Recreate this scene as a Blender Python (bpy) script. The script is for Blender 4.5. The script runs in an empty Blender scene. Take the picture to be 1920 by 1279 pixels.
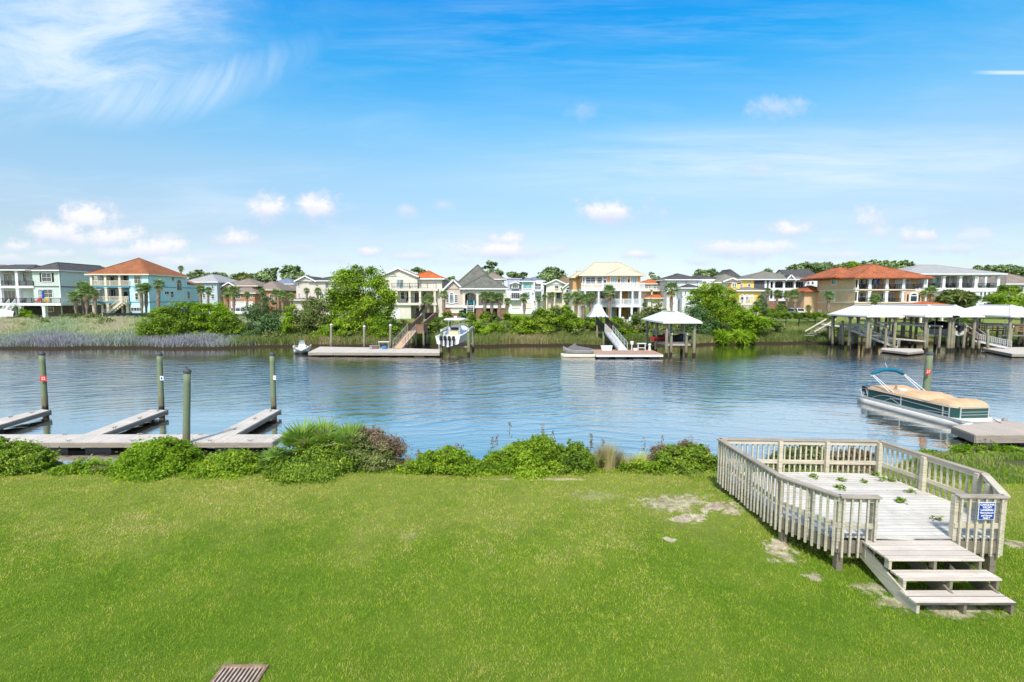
import bpy, math, random
import numpy as np
from mathutils import Vector, Matrix
R = math.radians
scene = bpy.context.scene
col = scene.collection

# ------------------------------------------------------------------ camera
FPX, U0, V0, CAMZ, PITCH = 938.0, 960.0, 639.5, 7.0, R(4.84)
cam_d = bpy.data.cameras.new("camera")
cam_d.sensor_width = 36.0
cam_d.lens = FPX / 1920.0 * 36.0
cam_d.clip_start = 0.1
cam_d.clip_end = 6000
cam = bpy.data.objects.new("camera", cam_d)
cam.location = (0, 0, CAMZ)
cam.rotation_euler = (R(90) - PITCH, 0, 0)
col.objects.link(cam)
scene.camera = cam

# ------------------------------------------------------------------ light and sky
SUNV = Vector((-0.13, -0.62, 0.80)).normalized()
sun_d = bpy.data.lights.new("sun", 'SUN')
sun_d.energy = 3.0
sun_d.angle = R(7.0)
sun_d.color = (1.0, 0.955, 0.88)
sun = bpy.data.objects.new("sun", sun_d)
sun.rotation_euler = SUNV.to_track_quat('Z', 'Y').to_euler()
sun.location = (0, -20, 60)
col.objects.link(sun)
scene.view_settings.view_transform = 'Standard'
scene.view_settings.look = 'None'
scene.view_settings.exposure = 0.75
scene.view_settings.gamma = 1.0
scene.cycles.max_bounces = 6
scene.cycles.diffuse_bounces = 3
scene.cycles.glossy_bounces = 3
scene.cycles.transmission_bounces = 4
scene.cycles.transparent_max_bounces = 6
scene.cycles.caustics_reflective = False
scene.cycles.caustics_refractive = False

class NT:
    """tiny node-tree helper"""
    def __init__(s, tree):
        s.t = tree; s.n = tree.nodes; s.l = tree.links
    def new(s, typ, **kw):
        n = s.n.new(typ)
        for k, v in kw.items(): setattr(n, k, v)
        return n
    def put(s, sock, v):
        if v is None: return
        if isinstance(v, bpy.types.NodeSocket): s.l.new(v, sock)
        else:
            if isinstance(v, (tuple, list)) and len(v) == 3 and sock.type == 'RGBA': v = (*v, 1)
            sock.default_value = v
    def math(s, op, a, b=None, c=None, clamp=False):
        n = s.new('ShaderNodeMath', operation=op, use_clamp=clamp)
        s.put(n.inputs[0], a); s.put(n.inputs[1], b); s.put(n.inputs[2], c)
        return n.outputs[0]
    def vmath(s, op, a, b=None):
        n = s.new('ShaderNodeVectorMath', operation=op)
        s.put(n.inputs[0], a)
        if op == 'SCALE': s.put(n.inputs['Scale'], b)
        else: s.put(n.inputs[1], b)
        return n.outputs['Value'] if op in ('LENGTH', 'DISTANCE', 'DOT_PRODUCT') else n.outputs[0]
    def comb(s, x, y, z):
        n = s.new('ShaderNodeCombineXYZ')
        for i, v in enumerate((x, y, z)): s.put(n.inputs[i], v)
        return n.outputs[0]
    def sep(s, v):
        n = s.new('ShaderNodeSeparateXYZ'); s.put(n.inputs[0], v); return n.outputs
    def noise(s, vec, scale, detail=4, rough=0.55, dist=0.0, out=0):
        n = s.new('ShaderNodeTexNoise')
        s.put(n.inputs['Vector'], vec); n.inputs['Scale'].default_value = scale
        n.inputs['Detail'].default_value = detail; n.inputs['Roughness'].default_value = rough
        n.inputs['Distortion'].default_value = dist
        return n.outputs[out]
    def ramp(s, fac, stops, interp='LINEAR'):
        n = s.new('ShaderNodeValToRGB'); cr = n.color_ramp; cr.interpolation = interp
        while len(cr.elements) < len(stops): cr.elements.new(0.5)
        for e, (p, c) in zip(cr.elements, stops):
            e.position = p; e.color = (*c, 1) if len(c) == 3 else c
        s.put(n.inputs[0], fac); return n.outputs[0]
    def rng(s, v, a, b, c=0.0, d=1.0, smooth=False):
        n = s.new('ShaderNodeMapRange')
        if smooth: n.interpolation_type = 'SMOOTHSTEP'
        s.put(n.inputs[0], v)
        for i, q in enumerate((a, b, c, d)): s.put(n.inputs[1 + i], q)
        return n.outputs[0]
    def mix(s, fac, a, b, mode='MIX'):
        n = s.new('ShaderNodeMix', data_type='RGBA', blend_type=mode)
        s.put(n.inputs[0], fac); s.put(n.inputs[6], a); s.put(n.inputs[7], b)
        return n.outputs[2]
    def mapping(s, vec, scale=(1, 1, 1), rot=(0, 0, 0), loc=(0, 0, 0)):
        n = s.new('ShaderNodeMapping'); s.put(n.inputs[0], vec)
        n.inputs['Location'].default_value = loc; n.inputs['Rotation'].default_value = rot; n.inputs['Scale'].default_value = scale
        return n.outputs[0]
    def bump(s, h, strength, dist=0.02, normal=None):
        n = s.new('ShaderNodeBump'); s.put(n.inputs['Height'], h)
        n.inputs['Strength'].default_value = strength; n.inputs['Distance'].default_value = dist
        if normal: s.put(n.inputs['Normal'], normal)
        return n.outputs[0]

def make_world():
    w = bpy.data.worlds.new("World"); scene.world = w; w.use_nodes = True
    t = NT(w.node_tree); t.n.clear()
    sky = t.new('ShaderNodeTexSky', sky_type='NISHITA')
    sky.sun_disc = False
    sky.sun_elevation = math.asin(SUNV.z); sky.sun_rotation = math.atan2(SUNV.x, SUNV.y)
    sky.altitude = 0; sky.air_density = 1.0; sky.dust_density = 0.4; sky.ozone_density = 2.0
    tc = t.new('ShaderNodeTexCoord').outputs['Generated']
    x, y, z = t.sep(tc)
    ya = t.math('MAXIMUM', t.math('ABSOLUTE', y), 0.15)
    sx = t.math('DIVIDE', x, ya); sz = t.math('DIVIDE', z, ya)      # tangent-plane direction coordinates
    el = t.rng(z, 0.0, 0.67)
    # deepen the blue with height, pale haze low down
    tint = t.ramp(el, SKY_TINT)
    tint = t.mix(t.rng(y, 0.25, -0.25), tint, (0.95, 0.90, 0.82))  # unseen sky behind the camera, brightened to add fill on the facades
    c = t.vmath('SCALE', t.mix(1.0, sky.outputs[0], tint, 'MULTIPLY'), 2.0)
    p = t.comb(sx, sz, t.math('MULTIPLY', y, 0.3))
    # thin veils
    v1 = t.noise(t.mapping(p, scale=(1.1, 9, 1), rot=(0, 0, R(-5))), 1.6, 6, 0.6, 0.6)
    veil = t.math('MULTIPLY', t.rng(v1, 0.42, 0.78, 0, 1, True), t.rng(sz, 0.02, 0.32, 0.55, 0.10))
    low = t.math('MULTIPLY', t.rng(sz, 0.0, 0.16, 0.42, 0.0, True), 1.0)
    veil = t.math('ADD', veil, low, clamp=True)
    # streaky veil on the right, rising to the right
    dr = t.vmath('LENGTH', t.comb(t.math('DIVIDE', t.math('SUBTRACT', sx, 0.62), 0.75), t.math('DIVIDE', t.math('SUBTRACT', sz, 0.26), 0.085), 0))
    v3 = t.noise(t.mapping(p, scale=(1.2, 14, 1), rot=(0, 0, R(7))), 2.2, 6, 0.65, 0.4)
    veil = t.math('MAXIMUM', veil, t.math('MULTIPLY', t.rng(dr, 1.25, 0.1, 0, 0.75, True), t.rng(v3, 0.3, 0.7, 0.15, 1)))
    # feathered cirrus high on the left: a broad ragged sheet with curling filaments along its lower edge
    warp = t.noise(p, 2.2, 3, 0.5, out=1)
    pw = t.vmath('ADD', p, t.vmath('SCALE', t.vmath('SUBTRACT', warp, (0.5, 0.5, 0.5)), 0.16))
    v4 = t.noise(t.mapping(pw, scale=(1.0, 3.6, 1), rot=(0, 0, R(-8))), 3.0, 9, 0.66, 0.4)
    big = t.noise(p, 2.6, 5, 0.6, 0.4)
    dd = t.vmath('LENGTH', t.comb(t.math('DIVIDE', t.math('ADD', sx, 0.90), 0.50), t.math('DIVIDE', t.math('SUBTRACT', sz, 0.50), 0.17), 0))
    m = t.rng(t.math('ADD', dd, t.math('MULTIPLY', t.math('SUBTRACT', big, 0.5), 1.1)), 1.2, 0.25, 0, 1, True)
    cir = t.math('MULTIPLY', m, t.rng(v4, 0.32, 0.70, 0.25, 1.0, True))
    cur = t.math('MULTIPLY_ADD', t.math('POWER', t.math('ABSOLUTE', t.math('SUBTRACT', sz, 0.47)), 1.6), 2.2, sx)
    v2 = t.noise(t.comb(t.math('MULTIPLY', t.math('ADD', cur, t.math('MULTIPLY', big, 0.10)), 12), t.math('MULTIPLY', sz, 1.6), 0), 2.6, 6, 0.6, 0.3)
    df = t.vmath('LENGTH', t.comb(t.math('DIVIDE', t.math('ADD', sx, 0.68), 0.34), t.math('DIVIDE', t.math('SUBTRACT', sz, t.math('MULTIPLY_ADD', t.math('POWER', t.math('ADD', sx, 0.80), 2.0), 0.55, 0.385)), 0.062), 0))
    fil = t.math('MULTIPLY', t.rng(df, 1.25, 0.2, 0, 1, True), t.rng(v2, 0.3, 0.7, 0.35, 1.0))
    veil = t.math('MAXIMUM', veil, t.math('MULTIPLY', t.math('MAXIMUM', cir, t.math('MULTIPLY', fil, 0.6)), 0.85))
    # small wisps in the upper middle
    dm = t.vmath('LENGTH', t.comb(t.math('DIVIDE', t.math('SUBTRACT', sx, 0.2), 0.8), t.math('DIVIDE', t.math('SUBTRACT', sz, 0.5), 0.12), 0))
    veil = t.math('MAXIMUM', veil, t.math('MULTIPLY', t.rng(dm, 1.2, 0.2, 0, 0.2, True), t.rng(v3, 0.42, 0.75, 0, 1)))
    # contrail
    ct = t.math('ABSOLUTE', t.math('SUBTRACT', sz, t.math('MULTIPLY_ADD', sx, -0.005, 0.437)))
    ctm = t.math('MULTIPLY', t.rng(ct, 0.0055, 0.001, 0, 0.75, True), t.rng(sx, 0.87, 0.95, 0, 1, True))
    veil = t.math('MAXIMUM', veil, ctm)
    c = t.mix(t.math('MINIMUM', veil, 1.0), c, CLOUD_WHITE)
    # cumulus puffs  (cx px, cy px, rx, ry, strength) in the photograph's directions
    puffs = [(180, 418, 60, 26, 1), (120, 440, 55, 22, .9), (215, 450, 75, 24, 1), (298, 470, 62, 22, .95), (50, 466, 40, 15, .8),
             (350, 495, 50, 14, .7), (435, 452, 52, 17, 1), (515, 398, 32, 20, .95), (605, 396, 38, 22, 1), (765, 400, 15, 9, .5),
             (692, 476, 24, 12, .8), (955, 452, 46, 18, 1), (935, 474, 78, 16, 1), (1153, 403, 58, 21, 1), (1240, 405, 16, 10, .35),
             (1190, 480, 32, 9, .8), (1440, 216, 48, 16, .45), (1413, 326, 28, 14, .42), (1475, 436, 60, 14, .85), (1412, 470, 75, 17, .75),
             (1612, 415, 36, 28, .7), (1640, 440, 32, 14, .6), (1715, 444, 45, 18, .85), (1805, 449, 48, 13, .5), (1085, 222, 26, 12, .22),
             (835, 391, 26, 9, .4), (412, 402, 16, 8, .35), (770, 484, 40, 9, .6), (560, 470, 40, 10, .35), (1305, 493, 22, 7, .5), (20, 488, 60, 12, .6), (240, 478, 70, 12, .6), (400, 486, 60, 9, .5), (620, 490, 50, 8, .4),
             (860, 492, 50, 8, .45), (1040, 470, 30, 9, .45), (1340, 462, 40, 10, .4), (1540, 456, 40, 10, .45), (1560, 482, 80, 9, .5), (1760, 470, 90, 10, .5), (1880, 480, 60, 10, .45), (320, 450, 40, 12, .5), (95, 480, 50, 9, .6)]
    nz = t.noise(p, 26, 8, 0.68)
    nz2 = t.noise(t.mapping(p, loc=(3, 7, 1), scale=(1, 1.5, 1)), 11, 5, 0.65)
    off = t.math('ADD', t.math('MULTIPLY', t.math('SUBTRACT', nz, 0.5), 2.6), t.math('MULTIPLY', t.math('SUBTRACT', nz2, 0.5), 2.2))
    mask = None; shade = None
    for (u, v, rx, ry, st) in puffs:
        rx *= 1.22; ry *= 1.25; st = min(1, st * 1.15)
        cx = (u - 960) / 938; cz = (562 - v) / 938
        q = t.comb(t.math('MULTIPLY_ADD', sx, 938 / rx, -cx * 938 / rx), t.math('MULTIPLY_ADD', sz, 938 / ry, -cz * 938 / ry), 0)
        d = t.math('ADD', t.vmath('LENGTH', q), off)
        mk = t.rng(d, 1.35, 0.1, 0, st, True)
        mask = mk if mask is None else t.math('MAXIMUM', mask, mk)
        qz = t.math('MULTIPLY_ADD', sz, 938 / ry, -cz * 938 / ry)
        sh = t.math('MULTIPLY', t.math('MULTIPLY', t.rng(qz, -0.9, 0.35), mk), 1.0)
        shade = sh if shade is None else t.math('MAXIMUM', shade, sh)
    cc = t.mix(t.rng(t.math('ADD', shade, t.math('MULTIPLY', t.math('SUBTRACT', nz, 0.5), 0.8)), 0.15, 0.8), CLOUD_GREY, CLOUD_BRIGHT)
    front = t.rng(y, 0.0, 0.1)
    c = t.mix(t.math('MULTIPLY', mask, front), c, cc)
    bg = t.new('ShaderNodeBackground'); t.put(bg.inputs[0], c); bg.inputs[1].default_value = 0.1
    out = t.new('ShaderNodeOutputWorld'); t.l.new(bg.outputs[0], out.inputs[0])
    w.cycles.sampling_method = 'MANUAL'; w.cycles.sample_map_resolution = 512
SKY_TINT = [(0.0, (0.30, 0.355, 0.40)), (0.18, (0.44, 0.42, 0.415)), (0.34, (0.50, 0.57, 0.53)), (0.46, (0.36, 0.63, 0.64)), (0.60, (0.09, 0.60, 0.75)), (0.76, (0.01, 0.56, 0.86)), (0.84, (0.38, 0.56, 0.60)), (1.0, (0.70, 0.62, 0.54))]
CLOUD_WHITE = (5.3, 5.9, 6.5)
CLOUD_BRIGHT = (5.9, 5.9, 6.1)
CLOUD_GREY = (4.2, 4.7, 5.8)
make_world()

# ------------------------------------------------------------------ picture <-> world helpers
cp, sp = math.cos(PITCH), math.sin(PITCH)
def ray(u, v):
    dx = (u - U0) / FPX; dy = (V0 - v) / FPX
    return dx, cp + dy * sp, dy * cp - sp
def P(u, v, Y):
    a, b, c = ray(u, v); k = Y / b
    return Vector((a * k, Y, CAMZ + c * k))
def G(u, v, z):
    a, b, c = ray(u, v); k = (z - CAMZ) / c
    return Vector((a * k, b * k, z))

# ------------------------------------------------------------------ mesh builder
ORG = {}
class MB:
    def __init__(s): s.v = []; s.f = []; s.m = []
    def add(s, vs, fs, mi=0):
        k = len(s.v); s.v += [tuple(q) for q in vs]
        s.f += [tuple(i + k for i in f) for f in fs]; s.m += [mi] * len(fs); return s
    def box(s, a, b, mi=0):
        x0, x1 = sorted((a[0], b[0])); y0, y1 = sorted((a[1], b[1])); z0, z1 = sorted((a[2], b[2]))
        return s.add([(x0,y0,z0),(x1,y0,z0),(x1,y1,z0),(x0,y1,z0),(x0,y0,z1),(x1,y0,z1),(x1,y1,z1),(x0,y1,z1)],
              [(0,3,2,1),(4,5,6,7),(0,1,5,4),(1,2,6,5),(2,3,7,6),(3,0,4,7)], mi)
    def bar(s, p, q, w, h, mi=0, up=(0, 0, 1)):
        """rectangular bar from p to q, w wide (sideways), h high"""
        p = Vector(p); q = Vector(q); d = (q - p)
        if d.length < 1e-6: return s
        d.normalize(); up = Vector(up)
        if abs(d.dot(up)) > 0.98: up = Vector((0, 1, 0))
        sd = d.cross(up).normalized(); u = sd.cross(d).normalized()
        sd *= w / 2; u *= h / 2
        vs = [p - sd - u, p + sd - u, p + sd + u, p - sd + u, q - sd - u, q + sd - u, q + sd + u, q - sd + u]
        return s.add(vs, [(0,1,2,3),(7,6,5,4),(0,4,5,1),(1,5,6,2),(2,6,7,3),(3,7,4,0)], mi)
    def cyl(s, p, q, r0, r1=None, n=10, mi=0, caps=True):
        r1 = r0 if r1 is None else r1
        p = Vector(p); q = Vector(q); d = (q - p).normalized()
        a = d.orthogonal().normalized(); b = d.cross(a)
        vs = []
        for c, r in ((p, r0), (q, r1)):
            for i in range(n):
                t = 2 * math.pi * i / n; vs.append(c + a * (r * math.cos(t)) + b * (r * math.sin(t)))
        fs = [(i, (i + 1) % n, n + (i + 1) % n, n + i) for i in range(n)]
        if caps: fs += [tuple(range(n - 1, -1, -1)), tuple(range(n, 2 * n))]
        return s.add(vs, fs, mi)
    def tube(s, pts, rad, n=8, mi=0):
        pts = [Vector(p) for p in pts]; rs = rad if isinstance(rad, (list, tuple)) else [rad] * len(pts)
        vs = []; a = None
        for i, p in enumerate(pts):
            d = (pts[min(i + 1, len(pts) - 1)] - pts[max(i - 1, 0)]).normalized()
            a = d.orthogonal().normalized() if a is None else (a - d * a.dot(d)).normalized()
            b = d.cross(a)
            for k in range(n):
                t = 2 * math.pi * k / n; vs.append(p + a * (rs[i] * math.cos(t)) + b * (rs[i] * math.sin(t)))
        fs = []
        for i in range(len(pts) - 1):
            for k in range(n): fs.append((i*n+k, i*n+(k+1)%n, (i+1)*n+(k+1)%n, (i+1)*n+k))
        fs += [tuple(range(n - 1, -1, -1)), tuple(range((len(pts)-1)*n, len(pts)*n))]
        return s.add(vs, fs, mi)
    def prism(s, pts, z0, z1, mi=0):
        n = len(pts); vs = [(x, y, z0) for x, y in pts] + [(x, y, z1) for x, y in pts]
        return s.add(vs, [tuple(range(n-1,-1,-1)), tuple(range(n, 2*n))] + [(i,(i+1)%n,n+(i+1)%n,n+i) for i in range(n)], mi)
    def loft(s, rings, mi=0, closed=True, cap=True):
        n = len(rings[0]); vs = [p for r in rings for p in r]; fs = []
        for i in range(len(rings) - 1):
            for k in range(n if closed else n - 1): fs.append((i*n+k, i*n+(k+1)%n, (i+1)*n+(k+1)%n, (i+1)*n+k))
        if cap and closed: fs += [tuple(range(n-1,-1,-1)), tuple(range((len(rings)-1)*n, len(rings)*n))]
        return s.add(vs, fs, mi)
    def lathe(s, c, prof, n=12, mi=0):
        """profile of (radius, height) turned round the vertical through c"""
        c = Vector(c)
        return s.loft([[(c.x + r*math.cos(2*math.pi*k/n), c.y + r*math.sin(2*math.pi*k/n), c.z + h) for k in range(n)] for r, h in prof], mi)
    def build(s, name, mat, parent=None, org=None, smooth=False, bevel=0, fix=True):
        if not s.f: return None
        if org is None: org = ORG.get(parent.name, Vector((0, 0, 0))) if parent else Vector((0, 0, 0))
        org = Vector(org)
        me = bpy.data.meshes.new(name)
        me.from_pydata([(x - org.x, y - org.y, z - org.z) for x, y, z in s.v], [], s.f)
        for mt in (mat if isinstance(mat, (list, tuple)) else [mat]): me.materials.append(mt)
        if any(s.m): me.polygons.foreach_set('material_index', s.m)
        if smooth: me.polygons.foreach_set('use_smooth', [True] * len(me.polygons))
        if fix:
            import bmesh
            bm = bmesh.new(); bm.from_mesh(me); bmesh.ops.recalc_face_normals(bm, faces=bm.faces); bm.to_mesh(me); bm.free()
        me.update()
        o = bpy.data.objects.new(name, me); col.objects.link(o)
        if parent: o.parent = parent; ORG[o.name] = org
        else: o.location = org
        if bevel:
            md = o.modifiers.new('bevel', 'BEVEL'); md.width = bevel; md.segments = 1; md.limit_method = 'ANGLE'
        return o

def tag(o, label=None, cat=None, group=None, kind=None):
    if label: o['label'] = label
    if cat: o['category'] = cat
    if group: o['group'] = group
    if kind: o['kind'] = kind
    return o
def thing(name, label, cat, loc, group=None, rz=0.0, local=False):
    """an empty at the thing's base; parts built in world space unless local"""
    o = bpy.data.objects.new(name, None); col.objects.link(o)
    o.location = loc; o.rotation_euler = (0, 0, rz); o.empty_display_size = 0.3
    ORG[o.name] = Vector((0, 0, 0)) if local else Vector(loc)
    return tag(o, label, cat, group)
def copy_tree(o, parent=None):
    c = o.copy(); col.objects.link(c)
    if parent: c.parent = parent
    for ch in list(o.children): copy_tree(ch, c)
    return c
def np_mesh(name, verts, faces, mat, tint=None, smooth=False):
    """verts (N,3), faces (M,k) -> mesh, with a per-face tint attribute"""
    me = bpy.data.meshes.new(name)
    n, (m, k) = len(verts), faces.shape
    me.vertices.add(n); me.vertices.foreach_set('co', np.ascontiguousarray(verts, dtype=np.float32).ravel())
    me.loops.add(m * k); me.loops.foreach_set('vertex_index', np.ascontiguousarray(faces, dtype=np.int32).ravel())
    me.polygons.add(m); me.polygons.foreach_set('loop_start', np.arange(0, m * k, k, dtype=np.int32))
    try: me.polygons.foreach_set('loop_total', np.full(m, k, dtype=np.int32))
    except Exception: pass
    if smooth: me.polygons.foreach_set('use_smooth', np.ones(m, dtype=bool))
    me.update(calc_edges=True)
    if tint is not None:
        a = me.attributes.new('tint', 'FLOAT', 'FACE'); a.data.foreach_set('value', np.ascontiguousarray(tint, dtype=np.float32))
    me.materials.append(mat)
    return me
def link_mesh(name, me, parent=None, loc=(0, 0, 0)):
    o = bpy.data.objects.new(name, me); col.objects.link(o)
    if parent: o.parent = parent
    o.location = loc
    return o

# ------------------------------------------------------------------ materials
MATS = {}
def pmat(name, color, rough=0.6, var=0.12, vscale=1.5, bump=0.0, bscale=20, spec=0.3, metal=0.0, stretch=None, dirt=None, dirt_amt=0.5, extra=None):
    if name in MATS: return MATS[name]
    m = bpy.data.materials.new(name); m.use_nodes = True; t = NT(m.node_tree)
    b = t.n['Principled BSDF']
    co = t.new('ShaderNodeTexCoord').outputs['Object']
    vec = t.mapping(co, scale=stretch) if stretch else co
    n = t.noise(vec, vscale, 5, 0.6)
    c = np.array(color)
    cl = t.ramp(t.rng(n, 0.3, 0.7), [(0, tuple(c * (1 - var * 1.3))), (1, tuple(np.minimum(c * (1 + var), 0.95)))])
    if dirt is not None:
        n2 = t.noise(vec, vscale * 2.7, 6, 0.7)
        cl = t.mix(t.math('MULTIPLY', t.rng(n2, 0.48, 0.72, 0, 1, True), dirt_amt), cl, dirt)
    h = None
    if extra: cl, h = extra(t, co, cl)
    t.put(b.inputs['Base Color'], cl)
    b.inputs['Roughness'].default_value = rough; b.inputs['Metallic'].default_value = metal
    b.inputs['Specular IOR Level'].default_value = spec
    if h is not None: t.put(b.inputs['Normal'], t.bump(h[0], h[1], h[2]))
    elif bump: t.put(b.inputs['Normal'], t.bump(t.noise(vec, bscale, 4, 0.6), bump, 0.02))
    MATS[name] = m
    return m
def siding(per):
    """horizontal lapped boards, one every `per` metres"""
    def ex(t, co, cl):
        z = t.sep(co)[2]
        fr = t.math('FRACT', t.math('DIVIDE', z, per))
        cl = t.mix(t.rng(fr, 0.0, 0.12, 0.45, 0), cl, (0.12, 0.12, 0.12), 'MULTIPLY')
        return cl, (fr, 0.5, 0.03)
    return ex
def vsiding(per):
    def ex(t, co, cl):
        s = t.sep(co); a = t.math('ADD', s[0], s[1])
        fr = t.math('FRACT', t.math('DIVIDE', a, per))
        return t.mix(t.rng(fr, 0.10, 0.0, 0, 0.35), cl, (0.3, 0.3, 0.3), 'MULTIPLY'), (t.rng(fr, 0.1, 0.12), 0.5, 0.03)
    return ex
def shingles(row, blot=(0.35, 0.35, 0.35)):
    def ex(t, co, cl):
        s = t.sep(co)
        fr = t.math('FRACT', t.math('DIVIDE', s[2], row))
        bk = t.noise(t.mapping(co, scale=(3.2, 3.2, 1 / row)), 1.0, 2, 0.5)
        cl = t.mix(t.rng(bk, 0.35, 0.65, 0.0, 0.5), cl, blot, 'MULTIPLY')
        cl = t.mix(t.rng(fr, 0.0, 0.2, 0.35, 0), cl, (0.2, 0.2, 0.2), 'MULTIPLY')
        return cl, (fr, 0.4, 0.03)
    return ex
def barrel_tiles(per=0.28):
    def ex(t, co, cl):
        s = t.sep(co)
        # rows of half-round tiles running down whichever slope the face has
        nrm = t.sep(t.new('ShaderNodeTexCoord').outputs['Normal'])
        side = t.rng(t.math('SUBTRACT', t.math('ABSOLUTE', nrm[0]), t.math('ABSOLUTE', nrm[1])), -0.01, 0.01)
        a = t.math('ADD', t.math('MULTIPLY', s[0], t.math('SUBTRACT', 1.0, side)), t.math('MULTIPLY', s[1], side))
        w = t.math('ABSOLUTE', t.math('SINE', t.math('MULTIPLY', a, math.pi / per)))
        r = t.math('FRACT', t.math('DIVIDE', s[2], 0.16))
        bk = t.noise(t.mapping(co, scale=(4, 4, 7)), 1.0, 2, 0.5)
        cl = t.mix(t.rng(bk, 0.35, 0.65, 0.0, 0.6), cl, (0.55, 0.42, 0.4), 'MULTIPLY')
        cl = t.mix(t.rng(w, 0.0, 0.45, 0.5, 0), cl, (0.3, 0.2, 0.18), 'MULTIPLY')
        cl = t.mix(t.rng(r, 0.0, 0.2, 0.25, 0), cl, (0.3, 0.2, 0.18), 'MULTIPLY')
        return cl, (t.math('ADD', w, t.math('MULTIPLY', r, 0.3)), 0.7, 0.06)
    return ex
def standing_seam(per=0.45):
    def ex(t, co, cl):
        s = t.sep(co)
        nrm = t.sep(t.new('ShaderNodeTexCoord').outputs['Normal'])
        side = t.rng(t.math('SUBTRACT', t.math('ABSOLUTE', nrm[0]), t.math('ABSOLUTE', nrm[1])), -0.01, 0.01)
        a = t.math('ADD', t.math('MULTIPLY', s[0], t.math('SUBTRACT', 1.0, side)), t.math('MULTIPLY', s[1], side))
        fr = t.math('FRACT', t.math('DIVIDE', a, per))
        g = t.noise(t.mapping(co, scale=(.5, .5, .5)), 2.0, 6, .7)
        cl = t.mix(t.rng(g, .45, .75, 0, .25), cl, (.45, .43, .38))
        return t.mix(t.rng(fr, 0.11, 0.0, 0, 0.6), cl, (0.4, 0.4, 0.4), 'MULTIPLY'), (t.rng(fr, 0.1, 0.05), 0.5, 0.03)
    return ex
def bricks(mortar=(0.4, 0.37, 0.33), sc=1.0):
    def ex(t, co, cl):
        s = t.sep(co)
        n = t.new('ShaderNodeTexBrick'); t.put(n.inputs['Vector'], t.comb(t.math('ADD', s[0], s[1]), s[2], 0))
        t.put(n.inputs['Color1'], cl); t.put(n.inputs['Color2'], t.mix(1.0, cl, (0.6, 0.55, 0.5), 'MULTIPLY')); t.put(n.inputs['Mortar'], mortar)
        n.inputs['Scale'].default_value = 1.0; n.inputs['Brick Width'].default_value = 0.32 * sc; n.inputs['Row Height'].default_value = 0.11 * sc
        n.inputs['Mortar Size'].default_value = 0.012
        return n.outputs['Color'], (n.outputs['Fac'], -0.4, 0.02)
    return ex
def planks(axis, per, grey=(0.25, 0.24, 0.22), gap=0.06, gapcol=(0.05, 0.045, 0.04), island=False):
    """weathered boards across `axis`; each board its own tone, with grain and a dark gap"""
    def ex(t, co, cl):
        s = t.sep(co)
        a = t.math('DIVIDE', s[axis], per); idx = t.math('FLOOR', a); fr = t.math('FRACT', a)
        wn = t.new('ShaderNodeTexWhiteNoise', noise_dimensions='1D'); t.put(wn.inputs['W'], idx)
        sc = [1.2, 1.2, 1.2]; sc[axis] = 22
        g = t.noise(t.mapping(co, scale=tuple(sc)), 1.6, 6, 0.65)
        cl = t.mix(t.rng(g, 0.42, 0.72, 0, 0.75, True), cl, grey)
        cl = t.mix(t.math('MULTIPLY', wn.outputs[0], 0.45), cl, grey)
        cl = t.mix(t.rng(fr, gap, gap * 0.5, 0, 0.9), cl, gapcol)
        return cl, (t.math('ADD', t.rng(fr, 0, gap, 0, 1), t.math('MULTIPLY', g, 0.35)), 0.5, 0.012)
    return ex

def leafmat(name, stops, trans=0.35, rough=0.55, spec=0.15):
    if name in MATS: return MATS[name]
    m = bpy.data.materials.new(name); m.use_nodes = True; t = NT(m.node_tree)
    b = t.n['Principled BSDF']; out = t.n['Material Output']
    at = t.new('ShaderNodeAttribute', attribute_name='tint').outputs['Fac']
    oi = t.new('ShaderNodeObjectInfo').outputs['Random']
    k = t.math('ADD', at, t.math('MULTIPLY', t.math('SUBTRACT', oi, 0.5), 0.18), clamp=True)
    c = t.ramp(k, stops)
    t.put(b.inputs['Base Color'], c); b.inputs['Roughness'].default_value = rough
    b.inputs['Specular IOR Level'].default_value = spec
    tr = t.new('ShaderNodeBsdfTranslucent'); t.put(tr.inputs[0], t.mix(1.0, c, (1.15, 1.2, 0.6), 'MULTIPLY'))
    mx = t.new('ShaderNodeMixShader'); mx.inputs[0].default_value = trans
    t.l.new(b.outputs[0], mx.inputs[1]); t.l.new(tr.outputs[0], mx.inputs[2]); t.l.new(mx.outputs[0], out.inputs[0])
    MATS[name] = m
    return m
# ------------------------------------------------------------------ terrain
def sm(a, b, x):
    t = np.clip((x - a) / (b - a), 0, 1); return t * t * (3 - 2 * t)
def far_shore(x):
    x = np.asarray(x, float)
    return 69.5 + 3.5 * sm(-42, -28, x) + 1.0 * sm(22, 32, x) + 3.0 * sm(26, 36, x) - 0.5 * sm(62, 72, x) + 0.7 * np.sin(x * 0.31) + 0.4 * np.sin(x * 0.83 + 1)
def near_shore(x):
    x = np.asarray(x, float)
    return 18.2 + 1.5 * sm(11.5, 15, x) + 0.25 * np.sin(x * 0.9)
def far_h(x, y):
    d = y - far_shore(x)
    pts = [(-40, -2.5), (-4, -1.2), (-0.6, -0.2), (0.3, 0.12), (1.0, 0.45), (4, 1.0), (12, 2.1), (20, 2.95), (26, 3.15), (3000, 3.15)]
    z = np.interp(d, [p[0] for p in pts], [p[1] for p in pts])
    return z + 0.12 * np.sin(x * 0.55 + y * 0.2) * sm(1, 5, d) * (1 - sm(18, 24, d))
def near_h(x, y):
    d = y - (near_shore(x) - 3.4)
    z = 1.7 - 0.1 * sm(-0.5, 0.3, d) - 1.6 * sm(0.2, 3.4, d) - 2.2 * sm(3.2, 8, d)
    return z + 0.02 * np.sin(x * 1.1) * np.sin(y * 0.9) + 0.24 * np.exp(-(((x - 5.7) / 0.9) ** 2 + ((y - 12.0) / 1.7) ** 2))
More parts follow.
